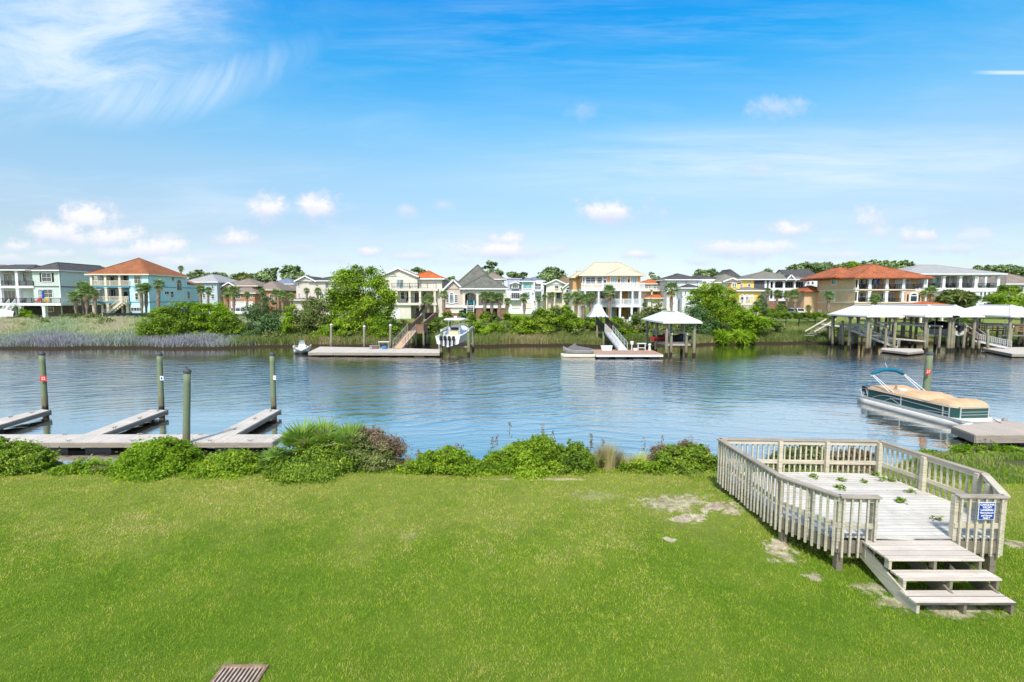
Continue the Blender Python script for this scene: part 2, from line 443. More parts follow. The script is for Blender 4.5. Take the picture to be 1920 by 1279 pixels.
def sheet(name, xs, ys, hf, mat):
    X, Y = np.meshgrid(xs, ys); Z = hf(X, Y)
    v = np.stack([X.ravel(), Y.ravel(), Z.ravel()], 1); nx, ny = len(xs), len(ys)
    i, j = np.meshgrid(np.arange(nx - 1), np.arange(ny - 1)); a = (j * nx + i).ravel()
    f = np.stack([a, a + 1, a + nx + 1, a + nx], 1)
    o = link_mesh(name, np_mesh(name, v, f, mat, smooth=True)); o['kind'] = 'structure'; return o

def ground_mat(name, cols, sc=0.4, fine=9.0, extra=None, bump=0.6, bd=0.05):
    m = bpy.data.materials.new(name); m.use_nodes = True; t = NT(m.node_tree); b = t.n['Principled BSDF']
    co = t.new('ShaderNodeNewGeometry').outputs['Position']
    n1 = t.noise(co, sc, 5, 0.6); n2 = t.noise(co, fine, 5, 0.7)
    c = t.ramp(t.math('ADD', t.math('MULTIPLY', n1, 0.6), t.math('MULTIPLY', n2, 0.4)), cols)
    if extra: c = extra(t, co, c, n2)
    t.put(b.inputs['Base Color'], c); b.inputs['Roughness'].default_value = 0.95; b.inputs['Specular IOR Level'].default_value = 0.1
    t.put(b.inputs['Normal'], t.bump(t.noise(co, fine * 5, 4, 0.7), bump, bd))
    return m
# bare sandy patches on the lawn: centre and radii in metres
BARE = []
for (u, v, ru, rv, st) in [(1262, 945, 62, 16, .75), (1345, 962, 40, 9, 1), (1290, 975, 34, 8, 1), (1255, 1012, 12, 5, .9), (1370, 972, 22, 7, .9), (1455, 1030, 26, 10, .9), (1470, 1045, 32, 12, .8),
                       (1525, 1084, 20, 8, .9), (1640, 1105, 50, 10, .65), (1690, 1135, 50, 14, .7), (1800, 1140, 90, 12, .85), (1905, 1020, 26, 10, .8), (1780, 1148, 50, 14, .75),
                       (1050, 899, 70, 2.2, .65), (940, 899, 30, 2, .4), (765, 1008, 14, 8, .3), (1120, 930, 50, 10, .25), (452, 1252, 50, 12, .25)]:
    g = G(u, v, 1.7); BARE.append((g.x, g.y, ru * g.y / FPX, abs(G(u, v - rv, 1.7).y - g.y), st))
def lawn_extra(t, co, c, n2):
    # yellower towards the water where the turf is thin, deeper green in the middle
    s = t.sep(co)
    nn = t.noise(co, 0.55, 4, 0.6)
    k = t.rng(t.math('ADD', s[1], t.math('MULTIPLY', t.math('SUBTRACT', nn, 0.5), 9)), 8.5, 13.5, 0, 0.6, True)
    c = t.mix(k, c, t.mix(n2, (0.235, 0.25, 0.055), (0.30, 0.27, 0.09)))
    nz = t.noise(co, 4.2, 6, 0.68)
    mask = None
    for (x, y, rx, ry, st) in BARE:
        q = t.comb(t.math('MULTIPLY_ADD', s[0], 1 / rx, -x / rx), t.math('MULTIPLY_ADD', s[1], 1 / ry, -y / ry), 0)
        d = t.math('ADD', t.vmath('LENGTH', q), t.math('MULTIPLY', t.math('SUBTRACT', nz, 0.5), 4.2))
        mk = t.rng(d, 1.1, 0.55, 0, st, True); mask = mk if mask is None else t.math('MAXIMUM', mask, mk)
    return t.mix(mask, c, t.ramp(t.noise(co, 5, 4, 0.6), [(0.35, (0.30, 0.22, 0.15)), (0.6, (0.66, 0.56, 0.43))]))
M_LAWN = ground_mat('turf', [(0.25, (0.06, 0.115, 0.010)), (0.5, (0.115, 0.185, 0.017)), (0.75, (0.19, 0.23, 0.04))], 0.5, 14, lawn_extra)
M_BANK = ground_mat('bank_soil', [(0.3, (0.05, 0.07, 0.02)), (0.6, (0.10, 0.11, 0.04)), (0.8, (0.16, 0.14, 0.07))])
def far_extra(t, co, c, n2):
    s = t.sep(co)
    c = t.mix(t.rng(s[2], 0.75, 0.25), c, (0.035, 0.026, 0.016))      # wet mud at the waterline, with the bank's shade painted into its colour
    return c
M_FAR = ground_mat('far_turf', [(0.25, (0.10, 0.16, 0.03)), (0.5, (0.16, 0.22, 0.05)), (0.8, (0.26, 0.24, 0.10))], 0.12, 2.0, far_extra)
xs_n = np.concatenate([np.linspace(-400, -32, 20), np.linspace(-30, 30, 150), np.linspace(32, 400, 20)])
sheet('lawn', xs_n, np.concatenate([np.linspace(-60, 5, 8), np.linspace(5.5, 15, 60)]), lambda x, y: np.where(y < 14.9, near_h(x, np.minimum(y, 14.3)), near_h(x, y)), M_LAWN)
sheet('bank', xs_n, np.linspace(15, 40, 90), near_h, M_BANK)
xs_f = np.concatenate([np.linspace(-2500, -125, 24), np.linspace(-120, 120, 240), np.linspace(125, 2500, 24)])
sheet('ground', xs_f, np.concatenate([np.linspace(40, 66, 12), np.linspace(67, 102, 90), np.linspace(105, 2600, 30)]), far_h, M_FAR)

# ------------------------------------------------------------------ water
def water_mat():
    m = bpy.data.materials.new('canal_water'); m.use_nodes = True; t = NT(m.node_tree); t.n.clear()
    out = t.new('ShaderNodeOutputMaterial')
    co = t.new('ShaderNodeNewGeometry').outputs['Position']
    s = t.sep(co)
    warp = t.noise(co, 0.05, 3, 0.5)
    ph = t.math('ADD', t.math('MULTIPLY_ADD', t.math('ABSOLUTE', t.math('SUBTRACT', s[0], 4.0)), 0.36, s[1]), t.math('MULTIPLY', warp, 9))
    v1 = t.comb(t.math('MULTIPLY', s[0], 0.36), ph, 0)
    w1 = t.noise(v1, 1.0, 5, 0.62, 0.3)                 # wind waves, crests across the canal
    w2 = t.noise(t.mapping(co, scale=(0.7, 1.6, 1)), 2.2, 3, 0.55)
    w3 = t.noise(t.mapping(co, scale=(0.8, 1.4, 1)), 7.0, 2, 0.5)
    # calm lee near our bank and under the far bank, ruffled in between, with gust patches
    g = t.noise(t.mapping(co, scale=(0.4, 1, 1)), 0.06, 3, 0.55)
    g2 = t.math('ADD', s[1], t.math('MULTIPLY', t.math('SUBTRACT', g, 0.5), 26))
    mid = t.math('MULTIPLY', t.rng(g2, 26, 38, 0.12, 1, True), t.rng(s[1], 66, 50, 0.05, 1, True))
    h = t.math('ADD', t.math('MULTIPLY', t.math('MULTIPLY', w1, mid), 0.085), t.math('MULTIPLY', t.math('MULTIPLY', w2, t.rng(mid, 0, 1, 0.16, 1)), 0.04))
    sw = t.math('SINE', t.math('ADD', t.math('MULTIPLY', ph, 4.6), t.math('MULTIPLY', t.noise(t.mapping(co, scale=(0.5, 1, 1)), 0.35, 3, 0.5), 16)))
    gm = t.rng(t.noise(t.mapping(co, scale=(0.5, 1, 1)), 0.13, 3, 0.6), 0.35, 0.62, 0.15, 1)
    h = t.math('ADD', h, t.math('MULTIPLY', t.math('MULTIPLY', t.math('POWER', t.math('MULTIPLY_ADD', sw, 0.5, 0.5), 1.8), t.math('MULTIPLY', mid, gm)), 0.052))
    h = t.math('ADD', h, t.math('MULTIPLY', w3, 0.0024))
    nrm = t.bump(h, 1.0, 1.0)
    gl = t.new('ShaderNodeBsdfGlossy'); gl.inputs['Roughness'].default_value = 0.04; t.put(gl.inputs['Color'], (1.0, 0.95, 0.90)); t.put(gl.inputs['Normal'], nrm)
    df = t.new('ShaderNodeBsdfDiffuse'); t.put(df.inputs['Color'], (0.06, 0.066, 0.062))
    fr = t.new('ShaderNodeFresnel'); fr.inputs['IOR'].default_value = 1.5; t.put(fr.inputs['Normal'], nrm)
    fac = t.rng(fr.outputs[0], 0.04, 0.34, 0.60, 0.94)
    mx = t.new('ShaderNodeMixShader'); t.put(mx.inputs[0], fac); t.l.new(df.outputs[0], mx.inputs[1]); t.l.new(gl.outputs[0], mx.inputs[2])
    t.l.new(mx.outputs[0], out.inputs[0])
    return m
wm = MB(); wm.add([(-1500, 15.5, 0), (1500, 15.5, 0), (1500, 100, 0), (-1500, 100, 0)], [(0, 1, 2, 3)])
tag(wm.build('water', water_mat(), fix=False), kind='structure')

# ------------------------------------------------------------------ foliage generators
def rand_unit(rs, n):
    v = rs.normal(size=(n, 3)); return v / np.linalg.norm(v, axis=1, keepdims=True)
def leaf_cloud(centres, normals, size, elong, tint, rs, droop=0.0):
    n = len(centres)
    t = rand_unit(rs, n); t[:, 2] -= droop
    t -= normals * np.sum(t * normals, 1, keepdims=True); t /= np.maximum(np.linalg.norm(t, axis=1, keepdims=True), 1e-6)
    b = np.cross(normals, t)
    sz = (size * (0.6 + 0.8 * rs.random(n)))[:, None]
    l = t * sz * elong / 2; w = b * sz / 2
    v = np.stack([centres - l, centres - l * 0.05 + w, centres + l, centres - l * 0.05 - w], 1).reshape(-1, 3)
    return v, np.arange(4 * n).reshape(-1, 4), tint
def crown_mesh(name, lobes, n, leaf, mat, seed=0, clump=0.30, ncl=None, elong=1.8, out=0.45, shell=0.45, droop=0.0, bottom=-0.75):
    rs = np.random.RandomState(seed); lobes = np.array(lobes, float)
    area = (lobes[:, 3] * lobes[:, 4] + lobes[:, 3] * lobes[:, 5] + lobes[:, 4] * lobes[:, 5])
    pr = area / area.sum()
    K = ncl or max(20, n // 110)
    li = rs.choice(len(lobes), K, p=pr); d = rand_unit(rs, K); d[:, 2] = np.where(d[:, 2] < bottom, -d[:, 2], d[:, 2])
    r = shell + (1.05 - shell) * rs.random(K) ** 0.6
    r *= 1 + 0.16 * np.sin(d[:, 0] * 5 + li) * np.cos(d[:, 2] * 6 + d[:, 1] * 4)
    cc = lobes[li, :3] + d * lobes[li, 3:6] * r[:, None]
    cs = clump * lobes[li, 3:6].mean(1) * (0.5 + 0.9 * rs.random(K))
    ct = rs.normal(0, 0.13, K)
    ci = rs.choice(K, n, p=(cs ** 1.6) / (cs ** 1.6).sum())
    off = rs.normal(size=(n, 3)) * cs[ci][:, None] * np.array([1, 1, 0.62]) * 0.62
    pos = cc[ci] + off
    nr = d[ci] * out + rand_unit(rs, n) * (1 - out) + np.array([0, 0, 0.35]); nr /= np.linalg.norm(nr, axis=1, keepdims=True)
    tint = np.clip(0.5 + ct[ci] * 1.25 + rs.normal(0, 0.15, n), 0, 1)
    v, f, tt = leaf_cloud(pos, nr, leaf, elong, tint, rs, droop)
    return np_mesh(name, v, f, mat, tt)
def blades(name, pts, h, w, mat, seed=0, lean=0.35, tint=None, droop=0.2):
    """grass blades: one bent blade of two segments at each point"""
    rs = np.random.RandomState(seed); n = len(pts)
    a = rs.random(n) * 6.283; d = np.stack([np.cos(a), np.sin(a), np.zeros(n)], 1)
    b = rs.random(n) * 6.283; ld = np.stack([np.cos(b), np.sin(b), np.zeros(n)], 1) * (lean * rs.random(n))[:, None]
    hh = (h * (0.55 + 0.7 * rs.random(n)))[:, None] if np.ndim(h) == 0 else (h * (0.55 + 0.7 * rs.random(n)))[:, None]
    ww = np.broadcast_to(np.asarray(w, float).reshape(-1, 1), (n, 1)) * d / 2
    up = np.array([0, 0, 1.0])
    m = pts + (up * 0.55 + ld * 0.35) * hh; tp = pts + (up * (1 - droop * 0.5) + ld * 1.15) * hh
    v = np.stack([pts - ww, pts + ww, m + ww * 0.8, m - ww * 0.8, tp], 1).reshape(-1, 3)
    base = np.arange(n) * 5
    f = np.concatenate([np.stack([base, base + 1, base + 2], 1), np.stack([base, base + 2, base + 3], 1), np.stack([base + 3, base + 2, base + 4], 1)])
    t = np.clip(0.5 + rs.normal(0, 0.2, n), 0, 1) if tint is None else tint
    return np_mesh(name, v, f, mat, np.concatenate([t, t, t]))

L_FRESH = leafmat('leaf_fresh', [(0.1, (0.094, 0.167, 0.012)), (0.45, (0.197, 0.314, 0.022)), (0.75, (0.324, 0.466, 0.030)), (1, (0.461, 0.553, 0.061))], 0.4)
L_MID = leafmat('leaf_mid', [(0.1, (0.079, 0.138, 0.017)), (0.5, (0.168, 0.267, 0.027)), (0.85, (0.293, 0.407, 0.037)), (1, (0.450, 0.481, 0.073))], 0.35)
L_LIME = leafmat('leaf_lime', [(0.1, (0.107, 0.194, 0.011)), (0.5, (0.238, 0.378, 0.020)), (0.9, (0.380, 0.526, 0.044))], 0.45)
L_CEDAR = leafmat('leaf_cedar', [(0.1, (0.051, 0.102, 0.034)), (0.5, (0.102, 0.187, 0.060)), (0.9, (0.187, 0.289, 0.085))], 0.2)
L_OLIVE = leafmat('leaf_olive', [(0.1, (0.087, 0.123, 0.036)), (0.5, (0.174, 0.225, 0.058)), (0.9, (0.319, 0.334, 0.116)), (1, (0.435, 0.362, 0.189))], 0.3)
L_PINE = leafmat('leaf_pine', [(0.1, (0.088, 0.132, 0.060)), (0.5, (0.188, 0.264, 0.108)), (0.9, (0.350, 0.432, 0.168))], 0.15)
L_PALM = leafmat('palm_leaf', [(0.0, (0.102, 0.170, 0.051)), (0.5, (0.221, 0.323, 0.102)), (0.82, (0.374, 0.459, 0.170)), (0.88, (0.510, 0.408, 0.204)), (1, (0.612, 0.459, 0.272))], 0.25, 0.45, 0.3)
L_GRASS = leafmat('grass_blade', [(0.0, (0.091, 0.226, 0.010)), (0.4, (0.250, 0.409, 0.022)), (0.7, (0.427, 0.472, 0.049)), (0.9, (0.598, 0.530, 0.147)), (1, (0.726, 0.578, 0.293))], 0.3)
L_REED = leafmat('reed_blade', [(0.0, (0.131, 0.189, 0.043)), (0.4, (0.246, 0.290, 0.087)), (0.7, (0.392, 0.334, 0.160)), (1, (0.493, 0.377, 0.232))], 0.3)
L_MARSH = leafmat('marsh_blade', [(0.0, (0.325, 0.312, 0.383)), (0.35, (0.346, 0.383, 0.356)), (0.6, (0.389, 0.483, 0.247)), (0.85, (0.584, 0.523, 0.329)), (1, (0.649, 0.483, 0.520))], 0.3)
L_DRY = leafmat('leaf_dry', [(0.1, (0.14, 0.09, 0.05)), (0.5, (0.26, 0.19, 0.12)), (0.75, (0.38, 0.27, 0.20)), (0.8, (0.12, 0.17, 0.04)), (1, (0.2, 0.25, 0.07))], 0.3)
M_BARK = pmat('bark', (0.13, 0.10, 0.075), 0.9, 0.3, 4, 0.8, 18, stretch=(1, 1, 0.3))
M_PALEBARK = pmat('pale_bark', (0.30, 0.26, 0.20), 0.9, 0.25, 4, 0.6, 18, stretch=(1, 1, 0.3))
M_BOOT = pmat('palm_trunk_skin', (0.27, 0.20, 0.145), 0.95, 0.4, 5, 1.0, 9)

def trunk_mesh(mb, rs, h, r, targets, lean=0.1, gnarl=0.15):
    top = Vector((lean * h * (rs.random() - 0.5), lean * h * (rs.random() - 0.5), h))
    pts = []; n = 6
    for i in range(n + 1):
        k = i / n; pts.append(Vector((top.x * k + gnarl * h * 0.2 * (rs.random() - .5) * (0 < i < n), top.y * k + gnarl * h * 0.2 * (rs.random() - .5) * (0 < i < n), h * k)))
    mb.tube(pts, [r * (1.25 if i == 0 else 1.0 - 0.55 * i / n) for i in range(n + 1)], 7)
    for tg in targets:
        tg = Vector(tg); k = 0.35 + 0.6 * rs.random(); s = pts[0].lerp(pts[-1], k)
        s = pts[int(k * n)]
        mid = s.lerp(tg, 0.5) + Vector(((rs.random() - .5), (rs.random() - .5), 0.25)) * 0.18 * (tg - s).length
        mb.tube([s, mid, tg], [r * 0.42, r * 0.27, r * 0.08], 5)
TREES = {}
def tree(name, label, cat, u, vb, Y, lobes_px, mat, n=6000, leaf=0.2, tr=0.14, group=None, seed=1, clump=0.3, bark=None, zb=None, elong=1.8, twigs=None, part='crown', **kw):
    """a tree or shrub authored from the picture: base at (u, vb) at distance Y; lobes (u, v, ru, rv[, dy])"""
    b = P(u, vb, Y)
    if zb is not None: b.z = zb
    else: b.z = float(far_h(b.x, Y)) if Y > 40 else float(near_h(b.x, Y))
    lobes = []
    for q in lobes_px:
        dy = q[4] if len(q) > 4 else 0
        c = P(q[0], q[1], Y) - b; rx = q[2] * Y / FPX; rz = q[3] * Y / FPX
        lobes.append((c.x, dy, c.z, rx, max(rx * 0.9, min(rx, rz)), rz))
    root = thing(name, label, cat, b, group)
    link_mesh(part, crown_mesh(part, lobes, n, leaf, mat, seed, clump, elong=elong, **kw), root)
    rs = random.Random(seed)
    mb = MB(); zt = min(l[2] for l in lobes); hi = max(l[2] for l in lobes)
    tg = [(l[0] + (rs.random() - .5) * l[3] * .6, l[1], l[2] + l[5] * 0.4) for l in lobes for _ in range(2)]
    if twigs:
        for _ in range(twigs):
            l = rs.choice(lobes); a = rs.random() * 6.283
            tg.append((l[0] + math.cos(a) * l[3] * 1.0, l[1] + math.sin(a) * l[4] * .8, l[2] + l[5] * (0.7 + 0.5 * rs.random())))
    trunk_mesh(mb, rs, max(0.3, (zt + hi) / 2), tr, tg)
    mb.build('trunk', bark or M_BARK, root, org=(0, 0, 0), smooth=True, fix=False)
    return root

def palm_crown(name, seed, nf=34, dead=5):
    rs = random.Random(seed); V = []; F = []; T = []
    def quad(a, b, c, d, t):
        k = len(V); V.extend([a, b, c, d]); F.append((k, k + 1, k + 2, k + 3)); T.append(t)
    for i in range(nf + dead):
        isd = i >= nf
        az = i * 2.39996 + rs.random() * 0.4
        el = R(-48 - 25 * rs.random()) if isd else R(82 - 112 * (i / nf) ** 0.8 + 10 * (rs.random() - .5))
        dr = Vector((math.cos(az) * math.cos(el), math.sin(az) * math.cos(el), math.sin(el)))
        side = dr.cross(Vector((0, 0, 1)));  side = side.normalized() if side.length > 1e-3 else Vector((1, 0, 0))
        nrm = side.cross(dr).normalized()
        pl = 0.30 + 0.16 * rs.random()
        p0 = Vector((0, 0, 0)) + dr * 0.05; p1 = dr * pl + Vector((0, 0, -0.04))
        t0 = 0.93 if isd else max(0, min(0.8, 0.45 + 0.14 * rs.gauss(0, 1)))
        quad(p0 - side * .012, p0 + side * .012, p1 + side * .012, p1 - side * .012, t0)
        nl = 15; Rl = (0.42 + 0.14 * rs.random())
        for k in range(nl):
            th = R(-95 + 190 * k / (nl - 1))
            ld = dr * math.cos(th) + side * math.sin(th)
            L = Rl * (0.72 + 0.28 * math.cos(th)) * (0.85 + 0.3 * rs.random())
            tip = Vector((0, 0, -(0.10 + 0.30 * rs.random()) * L)) + nrm * (0.04 * rs.random())
            w = nrm.cross(ld).normalized() * 0.030; m = p1 + ld * L * 0.6
            e = p1 + ld * L * 0.98 + tip
            t = min(1, max(0, t0 + rs.gauss(0, 0.05)))
            quad(p1 - w * .4, p1 + w * .4, m + w, m - w, t); quad(m - w, m + w, e + w * .15, e - w * .15, t)
    return np_mesh(name, np.array([tuple(v) for v in V]), np.array(F), L_PALM, np.array(T))
PALMS = [palm_crown('crown', s) for s in (3, 8, 21)]
_pk = [0]
def palm(label, u, vb, vt, Y, rad=20, lean=0, group='palmetto palms on the far bank', boots=0.6, tw=0.2):
    """base at (u, vb), crown centre at (u+lean, vt), crown radius `rad` px"""
    b = P(u, vb, Y); b.z = float(far_h(b.x, Y)); t = P(u + lean, vt, Y) - b
    root = thing('palm_tree', label, 'palm', b, group)
    k = _pk[0]; _pk[0] += 1; rs = random.Random(k)
    o = link_mesh('crown', PALMS[k % 3], root, (t.x, 0, t.z)); s = rad * Y / FPX
    o.scale = (s, s, s * 0.92); o.rotation_euler = (0, 0, rs.random() * 6.28)
    mb = MB(); n = 9; pts = []; rr = []
    for i in range(n + 1):
        q = i / n; pts.append((t.x * (q ** 1.4), 0, t.z * q)); rr.append(tw * (1.2 if i == 0 else 0.85 if q < 1 - boots else 1.12 + 0.28 * math.sin(q * 3)))
    mb.tube(pts, rr, 9)
    for j in range(int(26 * boots)):
        q = 1 - boots * rs.random(); a = rs.random() * 6.28; c = Vector((t.x * q ** 1.4, 0, t.z * q)); r = tw * 1.05
        d = Vector((math.cos(a), math.sin(a), 0)); mb.bar(c + d * r * .8, c + d * r * 1.7 + Vector((0, 0, 0.3)), 0.12, 0.05)
    mb.build('trunk', M_BOOT, root, org=(0, 0, 0), smooth=True, fix=False)
    return root

# ------------------------------------------------------------------ lawn grass and bank plants that nobody could count
def bare_factor(x, y):
    k = np.zeros_like(x)
    for (bx, by, rx, ry, st) in BARE:
        d = np.sqrt(((x - bx) / rx) ** 2 + ((y - by) / ry) ** 2); k = np.maximum(k, st * (1 - sm(0.6, 1.35, d)))
    return k
def lawn_grass():
    rs = np.random.RandomState(5); n = 420000
    y = 5.8 + 9.5 * rs.random(n) ** 1.0; x = (rs.random(n) * 2 - 1) * (y * 1.06 + 0.7)
    keep = rs.random(n) < np.clip(1.12 - (y - 6) * 0.035, 0.4, 1) * (1 - 0.95 * bare_factor(x, y))
    # not on the grate
    g0 = G(395, 1250, 1.7); g1 = G(500, 1300, 1.7)
    keep &= ~((x > G(415, 1256, 1.7).x - .04) & (x < G(498, 1256, 1.7).x + .03) & (y < G(450, 1252, 1.7).y + .03))
    x, y = x[keep], y[keep]
    pts = np.stack([x, y, near_h(x, np.minimum(y, 14.3)) - 0.005], 1)
    def vn(sc, sd):      # smooth value noise
        q = np.random.RandomState(sd).random((64, 64)); gx, gy = (x + 40) * sc, (y + 5) * sc * 1.0
        ix, iy = np.floor(gx).astype(int), np.floor(gy).astype(int); fx, fy = gx - ix, gy - iy; fx = fx * fx * (3 - 2 * fx); fy = fy * fy * (3 - 2 * fy)
        g = lambda a, b: q[a % 64, b % 64]
        return (g(ix, iy) * (1 - fx) + g(ix + 1, iy) * fx) * (1 - fy) + (g(ix, iy + 1) * (1 - fx) + g(ix + 1, iy + 1) * fx) * fy
    pat = 1.3 * (vn(.45, 1) - .5) + 1.0 * (vn(1.3, 2) - .5) + 1.1 * (vn(4.5, 3) - .5) + 1.1 * (vn(13.0, 7) - .5)
    tint = np.clip(0.45 + 0.25 * pat + 0.13 * sm(8.5, 14.2, y + 2.5 * pat) + rs.normal(0, 0.19, len(x)), 0, 1)
    me = blades('grass', pts, 0.026 + 0.020 * vn(2.2, 5) + 0.022 * vn(13.0, 7), 0.0047 + 0.0007 * (y - 6), L_GRASS, 6, 1.0, tint)
    tag(link_mesh('grass', me), 'short mown green lawn grass', 'grass', kind='stuff')
lawn_grass()
def strip_pts(rs, n, x0, x1, d0, d1, shore=far_shore, hf=far_h):
    x = x0 + (x1 - x0) * rs.random(n); y = shore(x) + d0 + (d1 - d0) * rs.random(n)
    return x, y, np.stack([x, y, hf(x, y)], 1)
def far_plants():
    rs = np.random.RandomState(9)
    # grey-green salt marsh on the left bank
    x, y, p = strip_pts(rs, 76000, -95, -37, 0.55, 23)
    t = np.clip(0.18 + 0.55 * sm(3, 10, y - far_shore(x)) + 0.16 * np.sin(x * .35 + y * .3) + rs.normal(0, .12, len(x)), 0, 1)
    h = 0.75 + 0.25 * np.sin(x * 0.6 + np.sin(y)) * np.sin(y * 0.5) ; h *= np.where(y - far_shore(x) < 2, 1.25, 1.0)
    tag(link_mesh('marsh_grass', blades('marsh_grass', p, h, 0.07, L_MARSH, 3, 0.8, t)), 'grey green salt marsh grass on the far left bank', 'marsh grass', kind='stuff')
    # tan and green reeds along the far waterline
    x, y, p = strip_pts(rs, 88000, -40, 90, 0.6, 5.5)
    w = np.sin(x * 0.22 + 1.0) + 0.6 * np.sin(x * 0.61)
    t = np.clip(0.52 + 0.22 * w - 0.04 * (y - far_shore(x)) + rs.normal(0, .16, len(x)), 0, 1)
    hh = (0.95 + 0.3 * np.sin(x * 0.45 + 2) * np.sin(y * 0.7 + x * .2)) * np.where(x > 33, 0.75, 1.0) * np.where(x > 52, 0.55, 1.0)
    tag(link_mesh('reeds', blades('reeds', p, hh, 0.06, L_REED, 4, 0.6, t)), 'tan and green reeds along the far waterline', 'reeds', kind='stuff')
    # mixed weedy growth on the far slope
    x, y, p = strip_pts(rs, 60000, -42, 62, 4, 15)
    keep = rs.random(len(x)) < np.where(x > 36, 0.45, 0.9); p = p[keep]; x = x[keep]
    t = np.clip(0.3 + 0.22 * np.sin(x * .3 + p[:, 1] * .5) + rs.normal(0, .15, len(x)), 0, 1)
    tag(link_mesh('weeds', blades('weeds', p, 0.6, 0.07, L_REED, 7, 0.9, t)), 'weedy green growth on the far slope', 'weeds', kind='stuff')
    # leafy ground cover hummocks
    lob = []
    for _ in range(150):
        xx = rs.uniform(-38, 36); dd = rs.uniform(2.5, 13); yy = float(far_shore(xx)) + dd; r = rs.uniform(0.7, 1.6)
        lob.append((xx, yy, float(far_h(xx, yy)) + r * 0.25, r * 1.3, r, r * 0.62))
    for _ in range(40):
        xx = rs.uniform(-92, -50); dd = rs.uniform(12, 24); yy = float(far_shore(xx)) + dd; r = rs.uniform(0.7, 1.3)
        lob.append((xx, yy, float(far_h(xx, yy)) + r * 0.25, r * 1.4, r, r * 0.6))
    tag(link_mesh('undergrowth', crown_mesh('undergrowth', lob, 52000, 0.17, L_OLIVE, 12, 0.4, ncl=900)), 'low leafy undergrowth on the far slope', 'undergrowth', kind='stuff')
    # low growth on our own bank
    rs = np.random.RandomState(19)
    x = rs.uniform(-19, 19, 60000); y = near_shore(x) - 2.6 + 2.9 * rs.random(60000) ** 1.2
    k = x < 5.2; p = np.stack([x, y, near_h(x, y)], 1)[k]; x = x[k]
    t = np.clip(0.22 + 0.2 * np.sin(x * 1.3) + rs.normal(0, .16, len(x)), 0, 1)
    tag(link_mesh('bank_grass', blades('bank_grass', p, 0.34, 0.022, L_REED, 8, 0.9, t)), 'rough grass on the near bank', 'bank grass', kind='stuff')
    lob = []
    for _ in range(120):
        xx = rs.uniform(-18, 5.3); yy = rs.uniform(15.0, 17.6); r = rs.uniform(.16, .42); lob.append((xx, yy, float(near_h(xx, yy)) + r * .2, r * 1.4, r, r * .8))
    tag(link_mesh('bank_undergrowth', crown_mesh('bank_undergrowth', lob, 70000, .038, L_FRESH, 44, .4, ncl=800, elong=2.2)), 'low leafy growth between the shrubs of the near bank', 'undergrowth', kind='stuff')
    x = rs.uniform(-17, 5.4, 9000); y = 14.85 + rs.gamma(1.2, .09, 9000); p = np.stack([x, y, near_h(x, y)], 1)
    tag(link_mesh('edge_grass', blades('edge_grass', p, .11, .014, L_GRASS, 18, .8, np.clip(.25 + rs.normal(0, .16, 9000), 0, 1))), 'longer grass along the edge of the lawn', 'grass', kind='stuff')
    x = rs.uniform(5.2, 30, 60000); y = 13.9 + (near_shore(x) - 13.7) * rs.random(60000)
    k = (x > 10.6) | (y > 14.3); k &= np.sin(x * 1.7 + np.sin(y * 1.3) * 2) * np.sin(y * 1.9 + x * .4) < .45; x, y = x[k], y[k]; p = np.stack([x, y, near_h(x, y)], 1)
    t = np.clip(0.28 + 0.16 * np.sin(x * 1.1 + y) + rs.normal(0, .14, len(x)), 0, 1)
    q = rs.random(len(p)) < .5
    tag(link_mesh('shore_weeds', blades('shore_weeds', p[q], 0.2, 0.018, L_REED, 10, 0.9, np.clip(t[q] + .1, 0, 1))), 'brownish weeds on the shore beyond the deck', 'weeds', kind='stuff')
    p, t = p[~q], t[~q]
    tag(link_mesh('shore_grass', blades('shore_grass', p, 0.15, 0.018, L_GRASS, 9, 0.9, t)), 'tufty green grass on the shore beyond the deck', 'shore grass', kind='stuff')
far_plants()
# ------------------------------------------------------------------ building materials
M_WHITE = pmat('white_trim', (0.72, 0.72, 0.71), 0.6, 0.05, 2)
M_CREAM = pmat('cream_trim', (0.68, 0.61, 0.47), 0.65, 0.06, 2)
M_BLACK = pmat('black_metal', (0.015, 0.016, 0.018), 0.45, 0.2, 3)
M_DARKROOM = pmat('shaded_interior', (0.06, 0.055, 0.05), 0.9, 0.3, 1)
def glassmat(name, tint, rough=0.06):
    m = bpy.data.materials.new(name); m.use_nodes = True; t = NT(m.node_tree); b = t.n['Principled BSDF']
    co = t.new('ShaderNodeTexCoord').outputs['Object']
    n = t.noise(t.mapping(co, scale=(1, 1, 0.6)), 1.3, 3, 0.5)
    t.put(b.inputs['Base Color'], t.ramp(n, [(0.4, tuple(c * 0.55 for c in tint)), (0.62, tint)]))
    b.inputs['Roughness'].default_value = rough; b.inputs['Specular IOR Level'].default_value = 0.8
    return m
M_GLASS = glassmat('window_glass', (0.055, 0.07, 0.075))
M_PALEGLASS = glassmat('curtained_glass', (0.30, 0.36, 0.36), 0.12)
M_TEALGLASS = glassmat('teal_glass', (0.16, 0.42, 0.40), 0.1)
M_SCREEN = glassmat('porch_screen', (0.03, 0.035, 0.045), 0.4)

